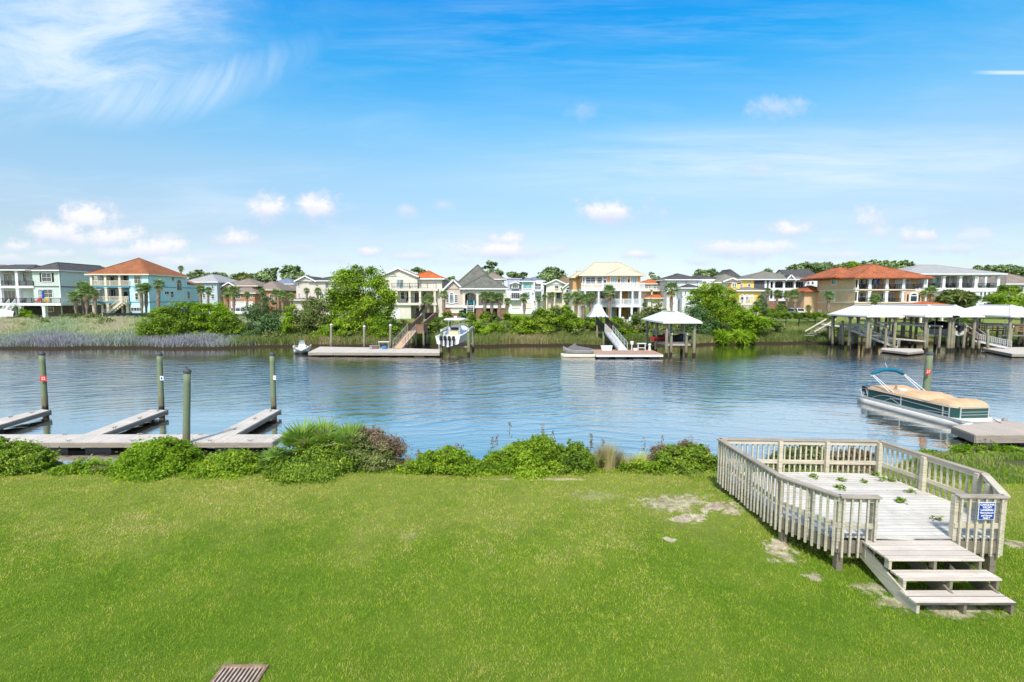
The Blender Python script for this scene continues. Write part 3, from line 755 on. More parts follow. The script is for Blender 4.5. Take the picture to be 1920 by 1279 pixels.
class House:
    def __init__(s, label, Y, u0, u1, zg=None, name='house', cat='house', group=None):
        s.Y = Y; x = P((u0 + u1) / 2, 560, Y).x
        s.zg = float(far_h(x, Y)) - 0.3 if zg is None else zg
        s.root = thing(name, label, cat, (x, Y, s.zg), group)
    def X(s, u, d=0): return P(u, 560, s.Y + d).x
    def Z(s, v, d=0): return P(960, v, s.Y + d).z
    def block(s, u0, u1, vt, mat, d=0, dep=8, vb=None, name='wall', ref=None):
        """wall block: picture columns u0..u1 and top vt measured at depth Y+d, going dep metres back"""
        zb = s.zg if vb is None else s.Z(vb, d)
        return MB().box((s.X(u0, d), s.Y + d, zb), (s.X(u1, d), s.Y + d + dep, s.Z(vt, d))).build(name, mat, s.root)
    def slab(s, u0, u1, v, th=0.35, d0=-2, d1=0.5, mat=None, name='balcony_floor'):
        z = s.Z(v, d0)
        return MB().box((s.X(u0, d0), s.Y + d0, z - th), (s.X(u1, d0), s.Y + d1, z)).build(name, mat or M_WHITE, s.root)
    def _win(s, A, H, V0, V1, nrm, nx, ny, fr, mat, glass, arch, name='window', parent=None):
        """window between world points: A,H horizontal ends (x,y), V0..V1 heights, nrm outward"""
        A = Vector((A[0], A[1], 0)); H = Vector((H[0], H[1], 0)); n = Vector(nrm)
        L = (H - A).length; d = (H - A).normalized(); up = Vector((0, 0, 1))
        def pt(a, z, o): return A + d * a + up * z + n * o
        f = MB(); g = MB()
        def bx(a0, a1, z0, z1, o0, o1, mb):
            vs = [pt(a, z, o) for o in (o0, o1) for a, z in ((a0, z0), (a1, z0), (a1, z1), (a0, z1))]
            mb.add(vs, [(0,1,2,3),(7,6,5,4),(0,4,5,1),(1,5,6,2),(2,6,7,3),(3,7,4,0)])
        o1 = 0.09
        zs = V1 if not arch else V1 - L / 2 * arch
        bx(-fr, 0, V0 - fr, zs + (fr if not arch else 0), -0.02, o1, f); bx(L, L + fr, V0 - fr, zs + (fr if not arch else 0), -0.02, o1, f)
        bx(0, L, V0 - fr * 1.2, V0, -0.02, o1 + 0.03, f)
        if not arch: bx(0, L, V1, V1 + fr, -0.02, o1, f)
        else:
            k = 10; rx = L / 2; rz = V1 - zs
            for i in range(k):
                t0, t1 = math.pi * i / k, math.pi * (i + 1) / k
                q = [(rx - math.cos(t) * rx * e, zs + math.sin(t) * (rz if e == 1 else rz + fr)) for t in (t0, t1) for e in (1, (rx + fr) / rx)]
                vs = [pt(a, z, o) for o in (-0.02, o1) for a, z in (q[0], q[2], q[3], q[1])]
                f.add(vs, [(0,1,2,3),(7,6,5,4),(0,4,5,1),(1,5,6,2),(2,6,7,3),(3,7,4,0)])
            bx(0, L, zs - fr * .3, zs + fr * .3, 0, o1 - 0.02, f)
        mw = fr * 0.42
        for i in range(1, nx): bx(L * i / nx - mw / 2, L * i / nx + mw / 2, V0, zs, 0, o1 - 0.03, f)
        for j in range(1, ny):
            z = V0 + (zs - V0) * j / ny; bx(0, L, z - mw / 2, z + mw / 2, 0, o1 - 0.035, f)
        if arch:
            k = 12; pts = [(0, V0), (L, V0)] + [(L / 2 + math.cos(math.pi * i / k) * L / 2, zs + math.sin(math.pi * i / k) * (V1 - zs)) for i in range(k + 1)]
        else: pts = [(0, V0), (L, V0), (L, V1), (0, V1)]
        m = len(pts); vs = [pt(a, z, 0.025) for a, z in pts] + [pt(a, z, 0.004) for a, z in pts]
        g.add(vs, [tuple(range(m)), tuple(range(2 * m - 1, m - 1, -1))] + [(i, (i + 1) % m, m + (i + 1) % m, m + i) for i in range(m)])
        w = f.build(name, mat or M_WHITE, parent or s.root)
        g.build('pane', glass or M_GLASS, w)
        return w
    def win(s, u0, v0, u1, v1, d=0, nx=2, ny=2, fr=0.1, mat=None, glass=None, arch=0, name='window'):
        y = s.Y + d
        return s._win((s.X(u0, d), y), (s.X(u1, d), y), s.Z(v1, d), s.Z(v0, d), (0, -1, 0), nx, ny, fr, mat, glass, arch, name)
    def swin(s, x, u0, v0, u1, v1, nx=1, ny=2, fr=0.12, mat=None, glass=None, arch=0, name='window'):
        """window on a side wall, the plane x = const"""
        ya = x * FPX / (u0 - 960); yb = x * FPX / (u1 - 960); ym = (ya + yb) / 2
        z0 = P(960, v1, ym).z; z1 = P(960, v0, ym).z
        sgn = 1 if x < 0 else -1
        return s._win((x, ya), (x, yb), z0, z1, (sgn, 0, 0), nx, ny, fr, mat, glass, arch, name)
    def rail(s, pts, H, mat, sp=0.16, post=1.9, name='railing', pk=0.03, rt=0.07, parent=None):
        mb = MB()
        for p, q in zip(pts[:-1], pts[1:]):
            p = Vector(p); q = Vector(q); L = (q - p).length; n = max(1, round(L / post)); up = Vector((0, 0, H))
            mb.bar(p + up, q + up, rt, rt); mb.bar(p + Vector((0, 0, 0.1)), q + Vector((0, 0, 0.1)), rt * .8, rt * .8)
            for i in range(n + 1):
                c = p.lerp(q, i / n); mb.bar(c, c + Vector((0, 0, H + 0.03)), rt * 1.3, rt * 1.3)
            k = int(L / sp)
            for i in range(1, k):
                c = p.lerp(q, i / k); mb.bar(c + Vector((0, 0, 0.1)), c + up, pk, pk)
        return mb.build(name, mat, parent or s.root, fix=False)
    def frail(s, u0, u1, v, d, mat, H=1.0, back=None, **kw):
        """railing along the front edge at depth d, foot at picture row v"""
        z = s.Z(v, d); y = s.Y + d + 0.08; x0, x1 = s.X(u0, d), s.X(u1, d); pts = [(x0, y, z), (x1, y, z)]
        if back: pts = [(x0, s.Y + back, z)] + pts if back < 50 else pts
        return s.rail(pts, H, mat, **kw)
    def col(s, u, v0, v1, d=0, w=0.35, mat=None, cap=True, rnd=False):
        x = s.X(u, d); y = s.Y + d + w / 2; z0 = s.Z(v1, d) if v1 else s.zg; z1 = s.Z(v0, d); mb = MB()
        if rnd: mb.cyl((x, y, z0), (x, y, z1), w / 2, w / 2 * 0.85, 12)
        else: mb.box((x - w / 2, y - w / 2, z0), (x + w / 2, y + w / 2, z1))
        if cap:
            mb.box((x - w * .65, y - w * .65, z1 - 0.18), (x + w * .65, y + w * .65, z1)); mb.box((x - w * .62, y - w * .62, z0), (x + w * .62, y + w * .62, z0 + 0.2))
        return mb.build('column', mat or M_WHITE, s.root)
    def hip(s, x0, x1, y0, y1, ze, zr, mat, inset=None, oh=0.5, gut=None, name='roof', th=0.16, ridge_off=0):
        """hip roof over a footprint in metres"""
        x0 -= oh; x1 += oh; y0 -= oh; y1 += oh; W, D = x1 - x0, y1 - y0
        if W <= D:
            i = W / 2 if inset is None else inset; xm = (x0 + x1) / 2 + ridge_off
            r = [(xm, y0 + i, zr), (xm, max(y0 + i + 0.02, y1 - i), zr)]; f = [(0, 1, 8), (1, 2, 9, 8), (2, 3, 9), (3, 0, 8, 9)]
        else:
            i = D / 2 if inset is None else inset; ym = (y0 + y1) / 2
            r = [(x0 + i, ym, zr), (max(x0 + i + 0.02, x1 - i), ym, zr)]; f = [(0, 1, 9, 8), (1, 2, 9), (2, 3, 8, 9), (3, 0, 8)]
        zt = ze + th
        vs = [(x0, y0, zt), (x1, y0, zt), (x1, y1, zt), (x0, y1, zt), (x0, y0, ze), (x1, y0, ze), (x1, y1, ze), (x0, y1, ze)] + r
        mb = MB().add(vs, f + [(7, 6, 5, 4), (0, 4, 5, 1), (1, 5, 6, 2), (2, 6, 7, 3), (3, 7, 4, 0)])
        # ridge caps
        for a, b in ((vs[8], vs[9]), (vs[0], r[0]), (vs[1], r[0] if W <= D else r[1])):
            if (Vector(a) - Vector(b)).length > 0.5: mb.bar(Vector(a) + Vector((0, 0, .03)), Vector(b) + Vector((0, 0, .03)), 0.28, 0.09)
        o = mb.build(name, mat, s.root)
        g = MB(); t = 0.13
        g.box((x0 - t, y0 - t, ze - 0.1), (x1 + t, y0 - 0.004, ze + th - 0.02)); g.box((x0 - t, y0, ze - 0.1), (x0 - 0.004, y1, ze + th - 0.02)); g.box((x1 + 0.004, y0, ze - 0.1), (x1 + t, y1, ze + th - 0.02))
        g.build('gutter', gut or M_WHITE, o)
        return o
    def hipp(s, u0, u1, ve, vr, mat, d=0, dep=8, **kw):
        """hip roof authored from the picture: eave row ve and columns at depth Y+d; ridge row vr"""
        x0, x1 = s.X(u0, d), s.X(u1, d); y0, y1 = s.Y + d, s.Y + d + dep
        W, D = x1 - x0 + 1, dep + 1; yr = y0 + (W / 2 if W <= D else D / 2)
        zr = P(960, vr, yr).z
        return s.hip(x0, x1, y0, y1, s.Z(ve, d), zr, mat, **kw)
    def gable(s, u0, u1, ve, vp, mat, wallmat, d=0, dep=8, oh=0.35, along='y', name='roof', wallname='gable_wall'):
        """gabled roof, the triangular end facing us (ridge running back), or ridge running across"""
        x0, x1 = s.X(u0, d), s.X(u1, d); y0, y1 = s.Y + d, s.Y + d + dep; ze, zp = s.Z(ve, d), s.Z(vp, d); th = 0.2
        mb = MB(); tri = MB()
        if along == 'y':
            xm = (x0 + x1) / 2; k = (zp - ze) / (xm - x0); e = ze - k * oh
            for sx, xe in ((-1, x0 - oh), (1, x1 + oh)):
                mb.add([(xe, y0 - oh, e), (xm, y0 - oh, zp), (xm, y1, zp), (xe, y1, e), (xe, y0 - oh, e + th), (xm, y0 - oh, zp + th), (xm, y1, zp + th), (xe, y1, e + th)],
                       [(0,1,2,3),(7,6,5,4),(0,4,5,1),(2,6,7,3),(3,7,4,0)])
            tri.add([(x0, y0, ze), (x1, y0, ze), (xm, y0, zp - .01), (x0, y1, ze), (x1, y1, ze), (xm, y1, zp - .01)], [(0,1,2),(3,5,4),(0,2,5,3),(1,4,5,2)])
        else:
            ym = (y0 + y1) / 2; k = (zp - ze) / (ym - y0); e = ze - k * oh
            for ye in (y0 - oh, y1 + oh):
                mb.add([(x0 - oh, ye, e), (x0 - oh, ym, zp), (x1 + oh, ym, zp), (x1 + oh, ye, e), (x0 - oh, ye, e + th), (x0 - oh, ym, zp + th), (x1 + oh, ym, zp + th), (x1 + oh, ye, e + th)],
                       [(0,1,2,3),(7,6,5,4),(0,4,5,1),(2,6,7,3),(3,7,4,0)])
            tri.add([(x0, y0, ze), (x0, y1, ze), (x0, ym, zp - .01), (x1, y0, ze), (x1, y1, ze), (x1, ym, zp - .01)], [(0,1,2),(3,5,4),(0,2,5,3),(1,4,5,2)])
        o = mb.build(name, mat, s.root); tri.build(wallname, wallmat, s.root)
        if along == 'y':
            g = MB()
            for xe in (x0 - oh, x1 + oh): g.bar((xe, y0 - oh - .05, e + th / 2), (xm, y0 - oh - .05, zp + th / 2), 0.08, 0.3)
            g.build('bargeboard', M_WHITE, o)
        return o
    def shutter(s, u0, v0, u1, v1, d=0, mat=None):
        mb = MB(); x0, x1, z0, z1 = s.X(u0, d), s.X(u1, d), s.Z(v1, d), s.Z(v0, d); y = s.Y + d
        mb.box((x0, y - 0.05, z0), (x1, y + 0.01, z1)); n = 8
        for i in range(n): mb.box((x0 + .05, y - 0.075, z0 + (z1 - z0) * (i + .25) / n), (x1 - .05, y - 0.045, z0 + (z1 - z0) * (i + .75) / n))
        mb.build('shutter', mat or M_BLACK, s.root)
    def stairs(s, a, b, w, mat, n=8, raild=1.0, wdir=(0, 1, 0), name='staircase', treads=None):
        """open flight from world a (top) to b (bottom)"""
        a = Vector(a); b = Vector(b); wd = Vector(wdir) * w; mb = MB()
        for o in (Vector((0, 0, 0)), wd): mb.bar(a + o, b + o, 0.08, 0.28)
        for i in range(n):
            c = a.lerp(b, (i + .5) / n) + wd / 2; run = (b - a) / n; run.z = 0
            h = Vector((run.x, run.y, 0)) / 2
            mb.bar(c - wd / 2 + Vector((0, 0, .1)), c + wd / 2 + Vector((0, 0, .1)), max(0.2, run.length), 0.05)
        o = mb.build(name, mat, s.root, fix=False)
        r = MB()
        for off in (Vector((0, 0, 0)), wd):
            up = Vector((0, 0, raild)); r.bar(a + off + up, b + off + up, 0.07, 0.08); r.bar(a + off + up * .2, b + off + up * .2, 0.05, 0.05)
            k = n * 2
            for i in range(k + 1):
                c = a.lerp(b, i / k) + off; r.bar(c + up * .1, c + up, 0.06 if i % 4 == 0 else 0.03, 0.06 if i % 4 == 0 else 0.03)
        r.build('railing', mat, o, fix=False)
        return o

R_DARK = pmat('dark_shingles', (0.085, 0.08, 0.08), 0.9, 0.2, 1.2, extra=shingles(0.22, (0.6, 0.6, 0.6)))
R_BROWN = pmat('rust_shingles', (0.30, 0.115, 0.05), 0.9, 0.2, 1.0, extra=shingles(0.22, (0.7, 0.6, 0.55)))
R_TAUPE = pmat('taupe_shingles', (0.25, 0.20, 0.165), 0.9, 0.15, 1.0, extra=shingles(0.22, (0.75, 0.7, 0.68)))
R_GREY = pmat('slate_grey_shingles', (0.15, 0.15, 0.125), 0.9, 0.2, 1.2, extra=shingles(0.20, (0.55, 0.55, 0.5)))
R_OLIVE = pmat('olive_grey_shingles', (0.21, 0.20, 0.16), 0.9, 0.15, 1.0, extra=shingles(0.22, (0.7, 0.7, 0.68)))
R_BROWN2 = pmat('brown_shingles', (0.20, 0.135, 0.08), 0.9, 0.15, 1.0, extra=shingles(0.22, (0.7, 0.65, 0.6)))
R_PALE = pmat('pale_metal_roof', (0.34, 0.33, 0.32), 0.65, 0.06, 1.0, extra=standing_seam(0.5))
R_STRAW = pmat('straw_metal_roof', (0.56, 0.49, 0.35), 0.4, 0.06, 1.0, extra=standing_seam(0.5))
R_TILE = pmat('terracotta_tiles', (0.47, 0.15, 0.06), 0.8, 0.25, 0.8, dirt=(0.16, 0.07, 0.045), dirt_amt=0.6, extra=barrel_tiles(0.36))
R_TILE2 = pmat('bright_terracotta_tiles', (0.60, 0.17, 0.045), 0.8, 0.2, 0.6, dirt=(0.25, 0.09, 0.05), dirt_amt=0.4, extra=barrel_tiles(0.34))
R_BLUE = pmat('blue_grey_roof', (0.16, 0.19, 0.25), 0.6, 0.1, 1, extra=standing_seam(0.5))
W_GREEN = pmat('sage_siding', (0.50, 0.57, 0.50), 0.7, 0.04, 1.0, extra=siding(0.28))
W_GREENV = pmat('sage_board_and_batten', (0.60, 0.66, 0.58), 0.7, 0.04, 1.0, extra=vsiding(0.55))
W_BLUE = pmat('sky_blue_siding', (0.50, 0.72, 0.78), 0.7, 0.04, 1.0, extra=siding(0.25))
W_TEAL = pmat('teal_trim', (0.10, 0.26, 0.32), 0.7, 0.04, 1.0)
W_PBLUE = pmat('pale_blue_siding', (0.50, 0.58, 0.62), 0.7, 0.04, 1.0, extra=siding(0.25))
W_ORANGE = pmat('orange_brick_wall', (0.50, 0.24, 0.11), 0.85, 0.12, 1.0, extra=bricks((0.5, 0.35, 0.25), 1.4))
W_BEIGE = pmat('beige_stucco', (0.58, 0.52, 0.45), 0.85, 0.05, 0.6, 0.3, 30)
W_CREAM = pmat('cream_stucco', (0.64, 0.60, 0.50), 0.85, 0.05, 0.6, 0.3, 30)
W_PINKB = pmat('pinkish_beige_stucco', (0.55, 0.45, 0.38), 0.85, 0.05, 0.6, 0.3, 30)
W_WHITE = pmat('white_siding', (0.68, 0.68, 0.67), 0.75, 0.04, 0.6, extra=siding(0.25))
W_LILAC = pmat('lilac_grey_siding', (0.42, 0.41, 0.52), 0.7, 0.04, 1.0, extra=siding(0.25))
W_LIME = pmat('pale_green_siding', (0.60, 0.64, 0.50), 0.7, 0.04, 1.0, extra=siding(0.25))
W_TAN = pmat('apricot_siding', (0.66, 0.38, 0.17), 0.75, 0.05, 0.8, extra=siding(0.22))
W_APRI = pmat('apricot_stucco', (0.62, 0.42, 0.25), 0.9, 0.08, 0.35, 0.35, 25)
W_YELLOW = pmat('yellow_stucco', (0.78, 0.52, 0.14), 0.85, 0.05, 0.6, 0.3, 30)
W_GREY = pmat('charcoal_siding', (0.10, 0.10, 0.105), 0.7, 0.1, 1.0, extra=siding(0.25))
W_BRICK = pmat('mixed_brick', (0.22, 0.13, 0.095), 0.9, 0.45, 2.5, extra=bricks((0.3, 0.27, 0.24), 1.4))
W_RED = pmat('red_brick', (0.32, 0.14, 0.085), 0.9, 0.3, 2.5, extra=bricks((0.35, 0.3, 0.26), 1.4))
W_OCHRE = pmat('ochre_stucco', (0.42, 0.21, 0.05), 0.85, 0.08, 0.8, 0.2, 30)

# small furniture
def chair(label, loc, mat, rz=0, s=1.0, group=None, parent=None):
    """adirondack style garden chair"""
    t = thing('garden_chair', label, 'chair', loc, group, rz, local=True)
    b = MB(); w = .34 * s
    for i in range(5):
        x = -w + (2 * w) * (i + .5) / 5; b.bar((x, .22 * s, .30 * s), (x * 1.1, .52 * s, (1.12 - .05 * abs(i - 2)) * s), 2 * w / 5.6, .03)
    b.build('backrest', mat, t, org=(0, 0, 0))
    b = MB()
    for i in range(5): b.bar((-w, (-.32 + .13 * i) * s, (.42 - .03 * i) * s), (w, (-.32 + .13 * i) * s, (.42 - .03 * i) * s), .11 * s, .025)
    b.build('seat', mat, t, org=(0, 0, 0))
    for sx in (-1, 1):
        b = MB(); b.bar((sx * (w + .04), -.4 * s, .62 * s), (sx * (w + .04), .42 * s, .60 * s), .13 * s, .03); b.build('armrest', mat, t, org=(0, 0, 0))
        b = MB(); b.bar((sx * (w + .02), -.34 * s, 0), (sx * (w + .02), -.34 * s, .6 * s), .05, .09); b.bar((sx * (w - .01), -.34 * s, .4 * s), (sx * (w - .01), .5 * s, .02), .04, .09); b.build('leg', mat, t, org=(0, 0, 0))
    return t
def parasol(label, loc, h, mat):
    t = thing('parasol', label, 'parasol', loc, local=True)
    MB().cyl((0, 0, 0), (0, 0, h), .03, n=8).build('pole', M_WHITE, t, org=(0, 0, 0))
    MB().lathe((0, 0, 0), [(.05, h * .38), (.24, h * .42), (.17, h * .6), (.19, h * .8), (.06, h * .97), (.0, h)], 9).build('canopy', mat, t, org=(0, 0, 0), smooth=False)
    MB().lathe((0, 0, 0), [(.28, 0), (.28, .06), (.08, .1), (.05, .25)], 12).build('base', M_BLACK, t, org=(0, 0, 0))
M_REDP = pmat('red_plastic', (0.72, 0.07, 0.04), 0.4, 0.05); M_YELP = pmat('yellow_plastic', (0.85, 0.50, 0.02), 0.4, 0.05)
M_BLUEC = pmat('blue_canvas', (0.03, 0.09, 0.36), 0.8, 0.1); M_TEALP = pmat('teal_plastic', (0.02, 0.30, 0.33), 0.4, 0.05)
M_GREYP = pmat('grey_plastic', (0.25, 0.24, 0.23), 0.5, 0.1)
# ------------------------------------------------------------------ front row, from the left
def green_house():
    h = House('sage green three-storey house with dark shingle roof and white-columned balconies, at the far left', 104, 0, 114)
    xr = h.X(114)
    MB().box((h.X(64), 104, h.Z(571)), (xr, 122, h.Z(507))).build('wall', W_GREEN, h.root)
    MB().box((xr + 0.004, 104.3, h.Z(537)), (xr + 0.06, 122, h.Z(508))).build('board_cladding', W_GREENV, h.root)
    MB().box((h.X(63.5), 103.93, h.Z(538.2)), (xr + .1, 122.05, h.Z(536.8))).build('belt_course', M_BLACK, h.root)
    h.block(-60, 64, 507, W_GREEN, d=2.4, dep=8)
    MB().box((h.X(84), 104.0, h.zg), (xr - .02, 121, h.Z(573))).build('brick_base', W_BRICK, h.root)
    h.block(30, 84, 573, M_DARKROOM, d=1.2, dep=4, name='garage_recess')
    h.slab(-60, 64.5, 536, .45, -0.2, 2.5); h.slab(-60, 113.5, 568.5, .5, -2.6, 2.5)
    for u in (1, 34): h.col(u, 508, 536, -0.2, .55); 
    for u in (1, 34): h.col(u, 541, 568.5, -0.2, .55)
    for u in (35, 80): h.col(u, 573.5, None, -2.4, .6)
    h.frail(3, 31, 536, -0.2, M_BLACK); h.frail(37, 64, 536, -0.2, M_BLACK)
    h.frail(-50, 113, 568.5, -2.6, M_BLACK)
    h.win(82.5, 512.5, 99.5, 528, 0, 2, 2); h.shutter(78, 512, 81.2, 528.5); h.shutter(100.8, 512, 104, 528.5)
    h.win(83, 543, 99.5, 557.5, 0, 2, 2); h.win(73, 543, 81, 566, 0, 1, 2, glass=M_PALEGLASS, name='door')
    h.win(11, 513, 26, 534, 2.4, 2, 1, glass=M_GLASS, name='sliding_door'); h.win(47, 513, 54, 528, 2.4, 1, 2); h.win(3, 513, 6.5, 528, 2.4, 1, 2)
    h.win(9, 545, 30, 565, 2.4, 3, 1, glass=M_GLASS, name='sliding_door'); h.win(38, 545, 43, 565, 2.4, 1, 1)
    h.win(89.5, 577, 99, 584, 0, 2, 1)
    MB().bar((xr + .12, 103.9, h.Z(509)), (xr + .12, 103.9, h.zg), .14, .14).build('downpipe', M_WHITE, h.root)
    h.hip(h.X(62), xr, 104, 121, h.Z(507.5), P(960, 492.5, 107.5).z, R_DARK)
    h.hip(h.X(-60), h.X(62.5), 104, 116, h.Z(506.8), P(960, 496.8, 110).z, R_DARK, inset=5)
    h.stairs((h.X(31, -2.7), 101.0, h.Z(570, -2.7)), (h.X(6, -2.7), 101.0, h.zg), 1.2, M_WHITE, 9, wdir=(0, -1, 0))
    z = h.Z(568.5, -2.6); y = 102.2
    def at(u): return P(u, 560, y).x
    chair('red garden chair on the lower balcony of the sage green house', (at(70), y, z), M_REDP)
    chair('yellow garden chair on the lower balcony of the sage green house', (at(85.5), y, z), M_YELP)
    parasol('closed blue parasol between the red and yellow garden chairs', (at(76), y + .6, z), 2.7, M_BLUEC)
    for u in (14, 24, 44): chair({14: 'dark patio chair on the lower left balcony, the one nearest the stair', 24: 'dark patio chair beside the white balcony column', 44: 'dark patio chair between the white column and the red chair'}[u], (at(u), y, z), M_BLACK, 0.3, .9, 'dark patio chairs')
green_house()

def blue_house():
    h = House('sky blue house with rust-brown hip roof and cream porches on columns', 100, 170, 280)
    xr, xl, xb = h.X(280), h.X(171), h.X(244)
    MB().box((xb, 100, h.zg), (xr, 111.9, h.Z(516))).build('wall', W_BLUE, h.root)
    MB().box((xb, 111.9, h.zg), (xr, 116, h.Z(530))).build('rear_wing', W_BLUE, h.root)
    MB().box((xl, 102.6, h.Z(567)), (xb, 111.5, h.Z(516))).build('porch_wall', W_BLUE, h.root)
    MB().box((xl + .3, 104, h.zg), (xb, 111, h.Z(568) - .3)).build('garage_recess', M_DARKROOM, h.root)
    for v in (537.5, 566.5): MB().box((xb - .02, 99.95, h.Z(v + .7)), (xr + .06, 116.06, h.Z(v - .7))).build('belt_course', W_TEAL, h.root)
    h.slab(170, 244, 536, .35, -0.2, 2.7, W_TEAL); h.slab(170, 244, 565.5, .4, -0.2, 2.7, W_TEAL)
    for u in (173, 199.5, 226): h.col(u, 516, 536, -.2, .45, M_CREAM); h.col(u, 539, 565.5, -.2, .5, M_CREAM, rnd=False)
    for u in (174, 201, 237): h.col(u, 569.5, None, -.2, .5, M_CREAM)
    for u in (191, 228): h.col(u, 569.5, None, 2.0, .45, M_CREAM)
    h.frail(171, 244, 536, -.2, M_CREAM, sp=.14, pk=.05); h.frail(171, 240, 565.5, -.2, M_CREAM, sp=.14, pk=.05)
    h.win(204, 519, 222, 535, 2.6, 3, 1, mat=M_CREAM); h.win(229, 518, 241, 535, 2.6, 2, 1, mat=M_CREAM); h.win(178, 519, 194, 533, 2.6, 2, 2, mat=M_CREAM, glass=M_PALEGLASS)
    h.win(206, 543, 222, 562, 2.6, 2, 1); h.win(232, 547, 241, 564, 2.6, 1, 1, name='door'); h.win(180, 543, 194, 562, 2.6, 2, 1)
    h.win(254.5, 518, 266.5, 531.5, 0, 2, 2, mat=M_CREAM); h.win(254.5, 550, 260.5, 562, 0, 1, 2); h.win(245, 577, 265, 583, 0, 4, 1, name='garage_window')
    h.swin(xr, 325.5, 519.5, 330.5, 526.5, 1, 1); h.swin(xr, 335, 525, 343.5, 544, 2, 3, arch=1, mat=M_CREAM); h.swin(xr, 311.5, 547, 319, 551.5, 2, 1)
    h.swin(xr, 322, 547, 327.5, 557.5, 1, 2); h.swin(xr, 353, 547, 358, 559.5, 1, 2)
    h.hip(xl, xr, 100, 111.9, h.Z(515.2), P(960, 484, 106).z, R_BROWN, oh=.45, gut=M_CREAM)
    MB().add([(xr - .1, 111.9, h.Z(533, 13)), (xr + .5, 111.9, h.Z(533, 13)), (xr + .5, 117, h.Z(533, 13)), (xr - 4, 117, h.Z(533, 13)), (xr - 4, 111.9, h.Z(522, 12)), (xr - 3.2, 114, h.Z(521.5, 12)), (xr - 4, 111.9, h.Z(533, 13))],
             [(6, 0, 1, 2, 3), (0, 1, 5, 4), (1, 2, 5), (2, 3, 5), (3, 4, 5), (4, 6, 0), (3, 6, 4)]).build('lower_roof', R_BROWN, h.root)
    h.stairs((h.X(239, -.4), 99.4, h.Z(566)), (h.X(196, -.4), 99.4, h.zg + .1), 1.2, M_CREAM, 10, wdir=(0, -1, 0))
blue_house()

def cream_tile_house():
    h = House('cream stucco house with orange tile roof, long iron-railed balcony and lunette in its gable', 98, 712, 832)
    h.block(712, 783, 523, W_CREAM, 0, 9, vb=541); h.block(775, 829, 523.5, W_CREAM, 1.0, 9, vb=541, name='upper_wing')
    h.gable(713, 783, 519, 504, R_TILE2, W_CREAM, 0, 7.5)
    h.block(713, 782.5, 518.5, W_CREAM, 0.02, 7.5, vb=524, name='gable_base')
    h.hipp(768, 829, 523.5, 508, R_TILE2, 1.0, 9.5, inset=4)
    h.block(722, 819, 545, W_CREAM, 2.8, 7, vb=568, name='porch_wall')
    h.block(818, 832, 541, W_CREAM, 0.6, 9)
    h.slab(722, 821, 541, .45, -.6, 3, W_CREAM); h.slab(726, 819, 568, .45, -.6, 3, W_CREAM)
    h.block(726, 770, 568.3, W_CREAM, -0.2, 8); h.block(769, 820, 570, W_BEIGE, 2.2, 6, name='porch_recess')
    for u in (743.5, 768, 787.5, 815): h.col(u, 545, 568, -.5, .4, M_CREAM)
    for u in (787.5, 815): h.col(u, 572, None, -.5, .4, M_CREAM)
    h.frail(735, 818, 541, -.55, M_BLACK, H=1.0, sp=.5); h.frail(728, 812, 568, -.55, M_BLACK, H=.95, sp=.5)
    h.win(730, 510.5, 743.5, 516.5, 0, 1, 1, mat=M_CREAM, glass=M_PALEGLASS, arch=.9)
    h.win(744.5, 524.5, 757, 538, 0, 2, 1, glass=M_PALEGLASS, name='balcony_door'); h.win(718, 525, 729, 536, 0, 2, 1, mat=M_CREAM)
    h.win(752, 548, 758, 561, 2.8, 1, 2); h.win(763, 548, 767, 564, 2.8, 1, 2); h.win(778, 549, 786, 566, 2.8, 2, 1, name='sliding_door'); h.win(792, 548, 799, 566, 2.8, 1, 1, name='door'); h.win(733, 548, 741, 566, 2.8, 2, 1)
    h.win(740, 579.5, 749.5, 598, -.2, 1, 1, glass=M_WHITE, name='garage_door'); h.win(780, 578, 786, 596, 2.2, 1, 1, name='door')
    h.stairs((h.X(800, -1), 96.5, h.Z(568, -1)), (h.X(780, -1), 96.5, h.zg), 1.2, M_BLACK, 9, wdir=(0, -1, 0))
cream_tile_house()

